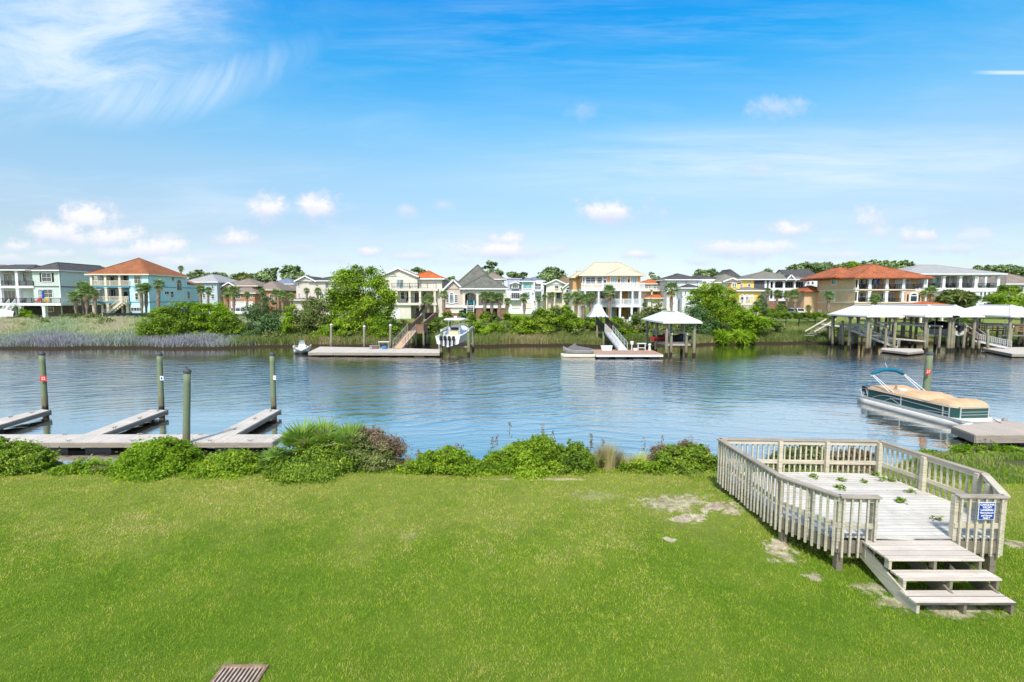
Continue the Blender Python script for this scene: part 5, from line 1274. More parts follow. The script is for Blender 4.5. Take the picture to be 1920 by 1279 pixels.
tree('round_bush', 'bright green low bush under the apricot house side of the white lift boat', 'bush', 912, 640, 77, [(900, 616, 14, 10), (930, 618, 18, 10), (915, 626, 22, 9)], L_FRESH, 6500, .14, .06, FB, 15)
tree('round_bush', 'bright green bush left of the dark rounded one below the lilac house', 'bush', 984, 640, 78, [(975, 606, 16, 13), (995, 612, 18, 15), (980, 620, 22, 10)], L_FRESH, 8500, .15, .08, FB, 16)
tree('round_bush', 'rounded dark yellow-green bush below the pale green house', 'bush', 1022, 640, 78, [(1016, 592, 17, 13), (1026, 602, 22, 18), (1018, 615, 24, 12)], L_MID, 11000, .15, .1, FB, 17)
tree('round_bush', 'fresh green bush left of the gazebo and palms', 'bush', 1068, 640, 78, [(1062, 585, 11, 12), (1070, 602, 20, 16), (1078, 615, 16, 10), (1052, 606, 12, 12)], L_FRESH, 9000, .15, .1, FB, 18)
tree('round_bush', 'soft olive bush behind the yellow-green and fresh green bushes', 'bush', 1045, 625, 83, [(1042, 588, 18, 12), (1056, 594, 12, 10)], L_OLIVE, 5000, .15, .08, FB, 19)
tree('round_bush', 'small green bush under the gazebo roof', 'bush', 1112, 625, 80, [(1108, 603, 13, 9), (1126, 606, 14, 9), (1155, 606, 16, 9)], L_MID, 7000, .14, .08, FB, 20)
tree('bald_cypress', 'yellow-green layered tree left of the white-roofed boat lift', 'tree', 1225, 640, 79, [(1220, 556, 7, 12), (1222, 575, 18, 12), (1214, 592, 28, 10), (1238, 590, 16, 11), (1208, 610, 26, 13), (1236, 612, 22, 14), (1190, 622, 20, 12), (1222, 632, 40, 10)], L_OLIVE, 19000, .14, .16, FB, 21, .25, shell=.5)
tree('round_bush', 'fresh green bush beside the black railed gangway', 'bush', 1180, 644, 76.5, [(1172, 628, 16, 11), (1188, 632, 12, 9)], L_FRESH, 4000, .14, .06, FB, 22)
tree('leafy_tree', 'bright green spreading tree right of the roofed boat lift', 'tree', 1340, 645, 82, [(1330, 547, 24, 15), (1350, 556, 26, 20), (1312, 560, 20, 18), (1372, 580, 16, 18), (1338, 590, 32, 22), (1345, 575, 30, 20)], L_FRESH, 22000, .16, .18, FB, 23, .32)
tree('cedar_tree', 'dark grey-green cedar standing between the boat lift roof and the bright tree', 'tree', 1306, 646, 79, [(1302, 575, 16, 16), (1306, 600, 24, 24), (1318, 620, 30, 18), (1296, 630, 22, 14), (1340, 632, 22, 12)], L_CEDAR, 15000, .13, .15, FB, 24, .28)
tree('round_bush', 'lime green spreading bush in front of the yellow house', 'bush', 1405, 642, 79, [(1392, 596, 22, 13), (1412, 592, 18, 13), (1424, 606, 22, 12), (1400, 615, 26, 12), (1378, 606, 14, 12)], L_LIME, 14000, .15, .12, FB, 25, .3)
tree('round_bush', 'olive bush at the right foot of the lime green one', 'bush', 1455, 638, 81, [(1450, 609, 12, 9), (1462, 615, 10, 8)], L_OLIVE, 3500, .14, .06, FB, 26)
tree('reed_clump', 'clump of bright green reeds at the waterline under the lime bush', 'reeds', 1350, 652, 77, [(1350, 634, 14, 9), (1390, 634, 16, 9)], L_LIME, 5000, .3, .03, FB, 27, .35, elong=6)
tree('round_bush', 'lime green shrub in front of the sage green house', 'bush', 48, 606, 92, [(44, 588, 8, 10), (52, 594, 12, 7), (40, 598, 14, 6)], L_LIME, 4000, .15, .06, FB, 28)
tree('round_bush', 'grey-green shrub at the left edge beside the tarpaulined boat', 'bush', 22, 612, 90, [(30, 604, 16, 8), (18, 610, 22, 8), (70, 602, 18, 7)], L_OLIVE, 5000, .15, .06, FB, 29)
tree('round_bush', 'pale shrub among the trunks of the palms by the sage green house', 'bush', 130, 600, 93, [(122, 596, 12, 6), (160, 597, 20, 5)], L_OLIVE, 3500, .14, .06, FB, 30)
tree('round_bush', 'yellow-green shrub in front of the right side of the sky blue house', 'bush', 300, 600, 90, [(298, 586, 12, 9), (292, 594, 14, 7)], L_LIME, 3500, .14, .06, FB, 31)
for i, (u, vc, r, m, l) in enumerate(((838, 590, 9, L_MID, 'slim garden shrub below the arched window of the steep-roofed house'), (868, 588, 7, L_CEDAR, 'upright evergreen left of the porch stair of the steep-roofed house'), (882, 592, 8, L_MID, 'garden shrub at the foot of the porch stair'),
      (908, 592, 9, L_MID, 'garden shrub below the first palm of the row of four'), (925, 593, 8, L_OLIVE, 'garden shrub between the palm trunks right of the porch stair'), (951, 593, 8, L_FRESH, 'clipped green shrub at the right corner of the steep-roofed house'), (1428, 572, 9, L_CEDAR, 'dark upright shrub at the right corner of the yellow house'),
      (1440, 585, 13, L_MID, 'round dark green shrub in front of the red brick wall'), (1463, 583, 13, L_MID, 'round green shrub in front of the white garage doors'))):
    Yg = 90 if u < 1000 else 106
    tree('garden_shrub', l, 'shrub', u, 600, Yg, [(u, vc, r, r * .9), (u + 2, vc + 6, r * 1.1, r * .7)], m, 2600, .13, .04, 'clipped garden shrubs', 40 + i)
tree('hedge', 'long clipped green hedge behind the black iron fence', 'hedge', 1500, 600, 93, [(1448 + 9.4 * i, 592 + .3 * (i % 3), 7, 5.5) for i in range(12)], L_MID, 13000, .12, .03, None, 60, .5, part='foliage')
tree('round_bush', 'fresh green spreading shrubs in front of the beige house at the far right edge', 'bush', 1885, 580, 97, [(1872, 560, 20, 8), (1895, 557, 16, 8), (1855, 565, 12, 5), (1915, 558, 14, 9), (1884, 551, 7, 4), (1905, 570, 24, 7), (1875, 572, 22, 6)], L_FRESH, 11000, .15, .1, FB, 61)
tree('fan_palm_clump', 'broad clump of yellow-green palm foliage below the open grey porch', 'bush', 1795, 585, 95, [(1790, 558, 20, 10), (1815, 563, 14, 8), (1772, 563, 12, 8), (1798, 572, 20, 8), (1780, 551, 8, 5), (1803, 551, 9, 5)], L_OLIVE, 10000, .3, .12, FB, 62, elong=4, droop=.5)
tree('round_bush', 'dark bush seen under the boathouse roofs', 'bush', 1812, 610, 88, [(1806, 603, 14, 10), (1822, 606, 12, 8)], L_MID, 4500, .14, .08, FB, 63)
tree('round_bush', 'weedy bush under the first boathouse', 'bush', 1590, 632, 80, [(1580, 622, 16, 9), (1600, 626, 12, 8)], L_MID, 5000, .14, .06, FB, 64)
tree('round_bush', 'dark green shrub beside the open porch of the far right houses', 'bush', 1880, 560, 112, [(1876, 543, 12, 7), (1900, 545, 14, 8)], L_MID, 4500, .16, .08, FB, 65)

# distant trees behind the houses
BG = 'trees beyond the houses'
def far_tree(label, u, Y, lobes, mat=None, n=5000, leaf=.42, seed=1, tr=.3, cat='tree', name='pine_tree', **kw):
    tree(name, label, cat, u, 560, Y, lobes, mat or L_PINE, n, leaf, tr, BG, seed, kw.pop('clump', .32), **kw)
far_tree('flat-topped pine left of the gap behind the light-roofed blue-grey house', 372, 190, [(372, 512, 12, 5), (362, 516, 10, 5), (385, 518, 12, 6), (375, 524, 16, 7)], n=4500, seed=70)
far_tree('low pine with rounded crown behind the blue-grey dormer house', 412, 200, [(408, 518, 13, 6), (420, 520, 10, 6), (412, 526, 16, 6)], n=4000, seed=71)
far_tree('rounded oak right behind the orange brick house', 452, 200, [(450, 519, 13, 7), (462, 522, 12, 6), (455, 526, 18, 6)], L_OLIVE, 4500, seed=72, name='oak_tree')
far_tree('grey-green tree left of the tallest tree over the tan roofs', 500, 190, [(494, 517, 10, 7), (508, 515, 12, 9), (500, 524, 18, 8), (520, 510, 8, 8)], n=6500, seed=73)
far_tree('tallest grey-green tree above the tan roofs, with a lacy crown', 545, 185, [(545, 505, 14, 5), (538, 512, 12, 6), (556, 514, 13, 6), (548, 522, 18, 7), (568, 521, 10, 5)], n=7500, seed=74, shell=.6)
far_tree('small pine rising behind the ridge of the beige gabled house', 476, 210, [(474, 518, 8, 4), (482, 521, 9, 5)], n=2200, seed=75)
far_tree('tuft of pine above the orange roof of the cream house', 786, 170, [(783, 506, 10, 3), (792, 509, 6, 3)], n=2200, seed=76)
far_tree('tall open pine with layered branches right of the steep grey roof', 921, 160, [(918, 493, 9, 2.5), (926, 496, 7, 2.5), (915, 502, 10, 2.5), (928, 506, 8, 3), (920, 511, 9, 2.5), (934, 513, 11, 4), (930, 524, 12, 6)], n=6500, leaf=.3, seed=77, shell=.7)
far_tree('pine left of the steep grey roof, mostly hidden', 848, 170, [(846, 520, 7, 3), (843, 527, 9, 4)], n=2000, seed=78)
far_tree('small rounded pine above the lilac house, left of two', 962, 170, [(960, 516, 8, 4), (968, 520, 7, 4)], n=2500, seed=79)
far_tree('small ragged pine above the lilac house, right of two', 980, 172, [(979, 515, 8, 3.5), (974, 520, 9, 4)], n=2500, seed=80)
far_tree('broad domed oak between the lilac house and the brown roof', 1032, 165, [(1032, 510, 16, 7), (1018, 516, 11, 6), (1047, 515, 12, 6), (1030, 521, 22, 6), (1036, 528, 14, 5)], L_PINE, 9500, .36, 81, name='oak_tree')
far_tree('small pine above the orange tile roof right of the apricot house', 1223, 160, [(1222, 514, 5, 2.5), (1224, 519, 7, 3), (1232, 524, 8, 4)], n=2600, seed=82, leaf=.3)
far_tree('tree with two rounded tops behind the plain white house', 1325, 165, [(1311, 512, 10, 5), (1334, 512, 12, 5), (1324, 516, 18, 5)], n=5500, seed=83)
far_tree('small distant tree above the charcoal house', 1440, 190, [(1441, 508, 7, 3)], n=1500, seed=84)
for i, (u, v, r, m, l) in enumerate(((1492, 499, 16, L_PINE, 'pine at the left end of the treeline behind the terracotta roof'), (1517, 497, 17, L_PINE, 'pine second from the left in the treeline behind the terracotta roof'), (1545, 496, 18, L_PINE, 'wide pine where the treeline meets the white gable'), (1572, 499, 16, L_OLIVE, 'dull green tree in the dip of the treeline above the terracotta roof'),
      (1598, 495, 15, L_FRESH, 'light green tree just left of the terracotta roof peak'), (1622, 494, 15, L_PINE, 'pine directly behind the terracotta roof peak'), (1646, 493, 16, L_PINE, 'pine just right of the terracotta roof peak'), (1668, 493, 14, L_PINE, 'pine left of the light green tree over the pale metal roof'),
      (1684, 494, 14, L_FRESH, 'light green tree left of the pale metal roof'), (1700, 493, 13, L_PINE, 'last pine before the pale metal roof'), (1838, 503, 14, L_PINE, 'pine just right of the pale metal roof'), (1862, 502, 15, L_PINE, 'pine in the middle of the group above the far right houses'), (1888, 501, 16, L_PINE, 'pine above the broad brown hip roof'), (1914, 503, 15, L_PINE, 'pine at the right edge behind the broad brown roof'))):
    far_tree(l, u, 200 + (i % 3) * 8, [(u - r * .4, v, r * .6, 4.5), (u + r * .4, v + 1.5, r * .6, 4.5), (u, v + 7, r, 6), (u, v + 15, r, 7)], m, 5200, seed=90 + i)

# ------------------------------------------------------------------ palms
PL = [(143, 590, 556, 96, 16, -2, 'short palm left of three beside the sage green house'), (157, 592, 537, 97, 15, -2, 'tall palm between the sage green and sky blue houses, behind the widest crown'), (163, 592, 546, 95, 19, 1, 'palm with the widest crown between the sage green and sky blue houses'),
 (180, 592, 552, 95, 10, -2, 'small palm crown in front of the sky blue house porch'),
 (266, 585, 541, 95, 15, -1, 'palm in front of the sky blue house, left of the close pair'), (274, 585, 538, 96, 12, 0, 'palm in front of the sky blue house, right of the close pair'), (296, 580, 533, 96, 14, 2, 'palm standing alone before the right side of the sky blue house'),
 (376, 572, 542, 112, 12, 0, 'palm at the rear corner of the sky blue house, left of two'), (389, 570, 545, 112, 10, 2, 'palm at the rear corner of the sky blue house, right of two'),
 (427, 580, 549, 110, 14, -1, 'palm with drooping crown before the orange brick house, left one'), (438, 580, 546, 108, 15, 1, 'palm before the white garage doors of the brick house'), (463, 565, 552, 118, 8, 0, 'small palm right of the white garage doors'),
 (491, 570, 546, 115, 9, 0, 'palm rising behind the pointed cedar'), (518, 568, 549, 112, 11, -1, 'first palm of the cluster right of the cedar top'), (530, 576, 553, 110, 12, 0, 'middle palm of the cluster right of the cedar top'), (545, 572, 556, 110, 10, 1, 'last palm of the cluster right of the cedar top'),
 (575, 560, 545, 113, 8, 0, 'small palm before the beige house wall, left of two'), (595, 562, 546, 112, 10, 1, 'small palm before the beige house wall, right of two'),
 (804, 590, 561, 93, 15, -1, 'palm with pale fronds before the porch of the cream tile-roofed house'), (832, 590, 553, 92, 12, 0, 'straight palm at the left corner of the steep-roofed house'),
 (909, 592, 555, 92, 13, 0, 'first palm of the row before the steep-roofed house porch'), (922, 592, 556, 91.5, 14, 0, 'second palm of the row before the steep-roofed house porch'), (936, 592, 557, 92, 13, 1, 'third palm of the row before the steep-roofed house porch'), (950, 592, 566, 92, 11, 2, 'short palm at the right end of the row before the steep-roofed house'),
 (983, 588, 558, 96, 13, 0, 'palm before the white garage wall of the lilac house'), (1010, 582, 560, 104, 9, 0, 'small palm beside the white stair of the lilac house'), (1021, 580, 557, 106, 8, 0, 'small palm at the right corner of the lilac house'), (1035, 578, 553, 108, 9, 0, 'palm in front of the pale green house'),
 (1063, 592, 557, 92, 13, 0, 'palm left of the group beside the gazebo'), (1080, 600, 558, 90, 17, 0, 'thick-trunked palm of the group left of the gazebo'), (1094, 600, 561, 89, 15, 0, 'palm whose crown brushes the gazebo roof'), (1108, 594, 556, 91, 13, 0, 'palm behind the gazebo roof'),
 (1142, 595, 546, 90, 17, 0, 'stout palm in the middle of the apricot house front'), (1259, 580, 541, 98, 19, 0, 'large palm in front of the plain white house'),
 (1440, 575, 546, 112, 9, 0, 'slender palm before the charcoal wall'), (1427, 578, 560, 110, 11, 0, 'short full palm at the right of the yellow house'), (1457, 575, 551, 112, 11, 0, 'palm before the red brick wall of the charcoal house'), (1475, 577, 553, 112, 10, 0, 'palm between the white garage doors'), (1490, 585, 552, 108, 14, 0, 'leaning palm beside the parked white cars'),
 (1553, 588, 554, 95, 13, 1, 'slender palm against the side wall of the terracotta-roofed house'), (1516, 592, 577, 95, 8, 0, 'small young palm at the foot of the apricot side wall'), (1640, 580, 561, 93, 15, 0, 'round-headed palm in front of the terracotta-roofed house porches'),
 (1745, 580, 547, 95, 16, 0, 'palm where the terracotta-roofed house meets the grey porch house'), (1731, 580, 551, 94, 9, 0, 'thin palm beside the arched window of the terracotta-roofed house'), (339, 520, 503, 150, 7, 0, 'distant palm showing above the blue-grey house roof'), (1418, 580, 571, 108, 9, 0, 'low palm at the foot of the yellow arches'), (1545, 0, 0, 0, 0, 0, None)]
for (u, vb, vt, Y, r, ln, l) in PL:
    if l: palm(l, u, vb, vt, Y, r * 1.12, ln, tw=.17 if r < 12 else .22)

# ------------------------------------------------------------------ cars by the far houses
M_TYRE = pmat('tyre_rubber', (0.02, .02, .02), .8); M_CARW = pmat('white_car_paint', (.72, .72, .72), .25, .02, 1, spec=.6); M_CHROME = pmat('bright_metal', (.6, .6, .6), .25, .05, 1, metal=.9)
M_CARD = pmat('dark_blue_car_paint', (.02, .04, .12), .25, .02, 1, spec=.6)
def car(label, loc, rz, paint, suv=True):
    t = thing('parked_car', label, 'car', loc, 'cars parked at the far houses', rz, local=True)
    L, W, H = 4.7, 1.85, 1.75 if suv else 1.45; o = (0, 0, 0)
    prof = [(-L/2, .35), (-L/2, .95), (-L/2 + .15, 1.05), (-L/2 + .5, H - .08), (-L/2 + .9, H), (L*.08, H), (L*.24, 1.05), (L/2 - .35, .92), (L/2, .72), (L/2, .35)]
    def sec(y, k): return [(x, y, z if z < .9 else .9 + (z - .9) * k) for x, z in prof]
    mb = MB(); mb.loft([[(x * .97, -W/2 + .08 if z < 1 else -W/2 + .26, z) for x, z in prof], [(x, -W/2, z) if z < 1 else (x, -W/2 + .2, z) for x, z in prof], [(x, W/2, z) if z < 1 else (x, W/2 - .2, z) for x, z in prof], [(x * .97, W/2 - .08 if z < 1 else W/2 - .26, z) for x, z in prof]])
    mb.build('body', paint, t, org=o)
    g = MB()
    for sy in (-1, 1):
        for a, b in ((-L/2 + .45, -.9), (-.82, .1), (.18, .78)): g.add([(a + .1, sy*(W/2 - .1), 1.05), (b, sy*(W/2 - .1), 1.05), (b - (.25 if b > .5 else .0), sy*(W/2 - .2), H - .14), (a + .15, sy*(W/2 - .2), H - .14)], [(0,1,2,3)])
    g.add([(L*.235, -W/2+.28, 1.1), (L*.235, W/2-.28, 1.1), (L*.1, W/2-.3, H-.06), (L*.1, -W/2+.3, H-.06)], [(0,1,2,3)]); g.add([(-L/2+.14, -W/2+.28, 1.1), (-L/2+.14, W/2-.28, 1.1), (-L/2+.46, W/2-.3, H-.12), (-L/2+.46, -W/2+.3, H-.12)], [(0,1,2,3)])
    g.build('window', M_GLASS, t, org=o, fix=False)
    for sx in (-1, 1):
        for sy in (-1, 1):
            w = MB().cyl((sx * 1.4, sy * (W/2 - .2), .34), (sx * 1.4, sy * (W/2 + .02), .34), .34, n=16).build('wheel', M_TYRE, t, org=o)
            MB().cyl((sx * 1.4, sy * (W/2 - .1), .34), (sx * 1.4, sy * (W/2 + .03), .34), .2, n=12).build('rim', M_CHROME, w, org=o)
    for sy in (-1, 1): MB().box((L/2 - .12, sy * .55 - .22, .68), (L/2 + .012, sy * .55 + .22, .86)).build('headlight', M_CHROME, t, org=o)
    return t
for (u, Y, rz, pt, l) in ((450, 118, 0.1, M_CARW, 'white sport utility car in front of the brick house garage'), (1481, 112, -1.75, M_CARW, 'white car parked nose-on left of the leaning palm'), (1500, 112, -1.75, M_CARW, 'white car parked nose-on between the leaning palm and the apricot side wall'), (1482, 118, -1.7, M_CARD, 'dark car parked behind the white car left of the leaning palm'), (1502, 118, -1.7, M_CARD, 'dark blue car parked behind the white car next to the apricot side wall')):
    p = P(u, 560, Y); car(l, (p.x, Y, float(far_h(p.x, Y))), rz, pt)

# fences on the far bank
def fence(label, pts, H, mat, kind='picket', post=2.2, mesh=False):
    t = thing('fence', label, 'fence', pts[0])
    r = MB(); n_posts = 0
    for p, q in zip(pts[:-1], pts[1:]):
        p, q = Vector(p), Vector(q); L = (q - p).length; n = max(1, round(L / post))
        for z in (.12, H - .1): r.bar(p + Vector((0, 0, z)), q + Vector((0, 0, z)), .04, .05)
        if mesh: r.bar(p + Vector((0, 0, H * .5)), q + Vector((0, 0, H * .5)), .02, H * .9)
        else:
            k = int(L / .14)
            for i in range(k): c = p.lerp(q, (i + .5) / k); r.bar(c, c + Vector((0, 0, H)), .02, .02)
        for i in range(n + 1):
            c = p.lerp(q, i / n); MB().bar(c + Vector((0, 0, -.3)), c + Vector((0, 0, H + .1)), .09, .09).build('post', mat, t)
    r.build('railing', mat, t, fix=False)
def fpt(u, Y, dz=0): x = P(u, 560, Y).x; return (x, Y, float(far_h(x, Y)) + dz)
fence('black screened fence along the foot of the sky blue house', [fpt(192, 93.5), fpt(245, 93.5), fpt(285, 93.5)], 1.3, M_BLACK, mesh=True)
fence('black low fence behind the palms of the sage green house', [fpt(118, 95), fpt(172, 95)], 1.1, M_BLACK, mesh=True)
fence('black iron fence on the slope below the hedge', [fpt(1428, 89), fpt(1500, 88), fpt(1562, 87)], 1.5, M_BLACK)
fence('brown post and rail fence on the bank behind the right boathouses', [fpt(1770, 84), fpt(1850, 83), fpt(1930, 83)], 1.3, pmat('brown_rail', (.16, .08, .05), .8), mesh=False)
fence('black railing at the head of the brown gangway', [(P(797, 560, 84).x, 84, 3.2), (P(817, 560, 86).x, 86, 3.2)], 1.5, M_BLACK, mesh=True)
# rocks and tarpaulined boat
def tarp_boat():
    p = P(-2, 560, 93); z = float(far_h(p.x, 93)); t = thing('covered_boat', 'boat under a white tarpaulin at the left edge of the far bank', 'boat', (p.x, 93, z), None, 0, local=True)
    rings = []
    for i in range(9):
        k = i / 8; w = 1.3 * math.sin(math.pi * min(1, .25 + k * .75)) ** .5 if k < 1 else .25; h = 1.1 + .5 * math.sin(math.pi * k) + .05 * (i % 2)
        rings.append([(-2.4 + 5 * k, math.cos(a) * w, .45 + math.sin(a) * h) for a in [math.pi * j / 8 for j in range(9)]])
    MB().loft(rings, closed=False, cap=False).build('tarpaulin', M_WHITE, t, org=(0, 0, 0), smooth=True)
    MB().loft([[(-2.4 + 5 * k, y * w, zz) for y, zz in ((-1.15, .6), (-.8, .15), (.8, .15), (1.15, .6))] for k, w in ((0, .9), (.5, 1), (.8, .8), (1, .2))]).build('hull', pmat('cream_gelcoat', (.62, .56, .46), .3), t, org=(0, 0, 0))
tarp_boat()
# ------------------------------------------------------------------ timber, docks and boats
def pile_extra(t, co, cl):
    """green treated timber, dark and slimy below the tide line (world height)"""
    z = t.sep(t.new('ShaderNodeNewGeometry').outputs['Position'])[2]
    n = t.noise(t.mapping(co, scale=(8, 8, 0.6)), 1.5, 5, .65)
    cl = t.mix(t.rng(n, .45, .7, 0, .6), cl, (.17, .17, .12))
    zz = t.math('ADD', z, t.math('MULTIPLY', n, .35))
    cl = t.mix(t.rng(zz, 1.35, .95, 0, .75, True), cl, (.20, .15, .09))
    cl = t.mix(t.rng(zz, .72, .5, 0, 1, True), cl, (.025, .02, .014))
    return cl, (n, .6, .03)
M_PILE = pmat('treated_piling', (.19, .235, .13), .85, .12, 1.5, extra=pile_extra)
M_PILEB = pmat('grey_brown_piling', (.27, .25, .17), .85, .15, 1.5, extra=pile_extra)
M_DOCKX = pmat('weathered_dock_boards', (.62, .55, .475), .85, .08, 1, extra=planks(0, .14, (.36, .33, .29)))
M_DOCKY = pmat('weathered_dock_boards_lengthwise', (.62, .55, .475), .85, .08, 1, extra=planks(1, .14, (.36, .33, .29)))
M_DOCKRED = pmat('reddish_dock_boards', (.45, .27, .18), .8, .08, 1, extra=planks(0, .15, (.36, .25, .19)))
M_BROWNW = pmat('brown_stained_timber', (.30, .17, .10), .8, .15, 2, extra=planks(2, .14, (.22, .14, .10)))
M_GREYW = pmat('grey_timber', (.42, .38, .32), .85, .15, 2, stretch=(1, 1, 3), dirt=(.2, .18, .15))
M_EDGEW = pmat('dock_fascia_timber', (.34, .29, .23), .85, .15, 2, stretch=(.4, .4, 5), dirt=(.14, .11, .08), dirt_amt=.7)
M_FLOAT = pmat('black_dock_float', (.012, .014, .018), .5, .1)
M_ALU = pmat('aluminium', (.62, .62, .60), .35, .05, 1, metal=.4)
M_RWHITE = pmat('white_metal_roofing', (.68, .68, .67), .5, .05, 1, extra=standing_seam(.42))
M_RCREAM = pmat('cream_metal_roofing', (.72, .70, .62), .4, .03, 1, extra=standing_seam(.42))
M_GEL = pmat('white_gelcoat', (.78, .78, .77), .22, .02, 1, spec=.6)
M_GELD = pmat('stained_gelcoat', (.66, .65, .61), .35, .05, 1, dirt=(.4, .36, .28), dirt_amt=.35)
M_TANC = pmat('tan_canvas', (.56, .37, .21), .9, .12, 1.2, 1.0, 4, stretch=(1, 2.5, 1))
M_RUST = pmat('rusty_iron', (.42, .24, .17), .8, .3, 6, .4, 40, dirt=(.5, .38, .33))

def piling(label, top, base_uv, Y, r, mat=None, cap='dark', group=None, sign=None):
    a = P(top[0], top[1], Y); b = P(base_uv[0], base_uv[1], Y); d = (b - a) / (a.z - b.z); foot = a + d * (a.z + 1.2)
    t = thing('piling', label, 'piling', foot, group)
    n = 9; MB().tube([foot.lerp(a, i / n) for i in range(n + 1)], [r * (1.04 + .03 * math.sin(i * 2.1)) - r * .08 * i / n for i in range(n + 1)], 14).build('post', mat or M_PILE, t, smooth=True)
    MB().lathe((a.x, a.y, a.z), [(r * 1.12, -.07), (r * 1.15, .0), (r * .7, .09), (r * .02, .15)], 14).build('cap', pmat('dark_piling_cap', (.07, .07, .075), .6, .1) if cap == 'dark' else M_WHITE, t)
    return t, a, b
def number_plate(parent, c, w, h, text, bg, fg, rz=0):
    MB().box((c[0] - w/2, c[1] - .012, c[2] - h/2), (c[0] + w/2, c[1], c[2] + h/2)).build('number_plate', bg, parent)
    pl = bpy.data.objects[-1] if False else [o for o in parent.children if o.name.startswith('number_plate')][-1]
    text_obj(pl, text, (c[0], c[1] - .017, c[2]), h * .78, fg)
def text_obj(parent, body, c, size, mat, bold=0.0, name='lettering', sx=1.0):
    cu = bpy.data.curves.new(name, 'FONT'); cu.body = body; cu.size = size; cu.align_x = 'CENTER'; cu.align_y = 'CENTER'; cu.extrude = .002; cu.offset = bold
    tmp = bpy.data.objects.new('tmp', cu); col.objects.link(tmp); dg = bpy.context.evaluated_depsgraph_get(); me = bpy.data.meshes.new_from_object(tmp.evaluated_get(dg)); bpy.data.objects.remove(tmp); me.materials.clear(); me.materials.append(mat)
    o = bpy.data.objects.new(name, me); col.objects.link(o); o.parent = parent
    org = ORG.get(parent.name, Vector((0, 0, 0)))
    o.location = Vector(c) - org; o.rotation_euler = (R(90), 0, 0); o.scale = (sx, 1, 1)
    return o
M_SIGNRED = pmat('red_sign_paint', (.62, .03, .03), .5, .03); M_SIGNBLUE = pmat('blue_sign_paint', (.015, .05, .30), .5, .03); M_SIGNWHITE = pmat('sign_white', (.8, .8, .8), .5, .02)

def float_dock(label, poly, z, boards, th=.22, floats=True, name='floating_dock', fl=None, fmat=None):
    cx = sum(p[0] for p in poly) / len(poly); cy = sum(p[1] for p in poly) / len(poly)
    t = thing(name, label, 'dock', (cx, cy, z))
    MB().prism(poly, z - .045, z).build('deck_boards', boards, t)
    ins = [(cx + (x - cx) * .999, cy + (y - cy) * .999) for x, y in poly]; mb = MB()
    n = len(poly)
    for i in range(n):
        a, b = Vector((*poly[i], z - .05 - th / 2)), Vector((*poly[(i + 1) % n], z - .05 - th / 2)); mb.bar(a, b, .06, th)
        k = int((b - a).length / 2.4)
    mb.build('frame', fmat or M_EDGEW, t)
    if floats:
        xs = [p[0] for p in poly]; ys = [p[1] for p in poly]
        def inside(x, y):
            c = False; j = n - 1
            for i in range(n):
                if (poly[i][1] > y) != (poly[j][1] > y) and x < (poly[j][0] - poly[i][0]) * (y - poly[i][1]) / (poly[j][1] - poly[i][1]) + poly[i][0]: c = not c
                j = i
            return c
        x = min(xs) + .3
        while x + 1.2 < max(xs):
            y = min(ys) + .12
            while y + .9 < max(ys) + .2:
                if all(inside(px, py) for px, py in ((x, y), (x + 1.2, y), (x, y + .7), (x + 1.2, y + .7))): MB().box((x, y, -.18), (x + 1.2, y + .7, z - .06 - th * .5)).build('float', fl or M_FLOAT, t)
                y += 1.3
            x += 2.0
    return t
def gangway(label, a, b, w, wd, floor, railm, H=1.0, name='gangway', mid=True, n_post=5):
    """walkway from a (upper end) to b (lower end); width along wd"""
    a, b, wd = Vector(a), Vector(b), Vector(wd).normalized() * w
    t = thing(name, label, 'gangway', b)
    MB().bar(a + wd / 2, b + wd / 2, w, .1).build('walkway', floor, t)
    for o in (Vector((0, 0, 0)), wd):
        mb = MB(); mb.bar(a + o, b + o, .06, .2); up = Vector((0, 0, H)); mb.bar(a + o + up, b + o + up, .05, .05)
        if mid: mb.bar(a + o + up * .5, b + o + up * .5, .035, .035); mb.bar(a + o + up * .75, b + o + up * .75, .035, .035)
        for i in range(n_post + 1): c = a.lerp(b, i / n_post) + o; mb.bar(c, c + up, .05, .05)
        mb.build('handrail', railm, t)
    return t

def hullmesh(L, B, z0, zg, zb, flat=0.0, n=14, dead=.25):
    """hull with bow towards +x: keel z0, gunwale zg at the stern rising to zb at the bow"""
    rings = []
    for i in range(n + 1):
        k = i / n; x = -L / 2 + L * k
        w = B / 2 * (1 - max(0, (k - .45) / .55) ** 2.4 * (1 - flat)); g = zg + (zb - zg) * k ** 1.8; kz = z0 + max(0, (k - .72) / .28) ** 2 * (g - z0) * (.85 if not flat else .5)
        ch = kz + (g - kz) * dead
        wc = w * (.86 - .25 * max(0, (k - .6) / .4))
        rings.append([(x, -w, g), (x + (.12 * k), -w * .98, g - .12), (x, -wc, ch), (x, 0, kz), (x, wc, ch), (x + (.12 * k), w * .98, g - .12), (x, w, g), (x, w * .86, g), (x, w * .82, g - .28 * (1 - .3 * k)), (x, -w * .82, g - .28 * (1 - .3 * k)), (x, -w * .86, g)])
    return rings
def outboard(parent, x, y, z, s, mat, name='outboard_motor'):
    m = MB(); c = Vector((x, y, z))
    m.loft([[(x + a * s * .34 + o, y + b * s * .22, z + h * s) for a, b in ((-1, -.7), (-.4, -1), (.6, -1), (1, -.6), (1, .6), (.6, 1), (-.4, 1), (-1, .7))] for h, o in ((0, 0), (.25, -.03), (.55, -.02))])
    m.loft([[(x + a * s * .26, y + b * s * .15, z + h * s) for a, b in ((-1, -1), (1, -1), (1, 1), (-1, 1))] for h in (.55, .66)])
    m.bar((x - .02, y, z), (x - .06, y, z - .95 * s), .14 * s, .22 * s, up=(1, 0, 0)); m.bar((x - .25 * s, y, z - .62 * s), (x + .2 * s, y, z - .62 * s), .28 * s, .03)
    o = m.build(name, mat, parent, org=(0, 0, 0))
    return o

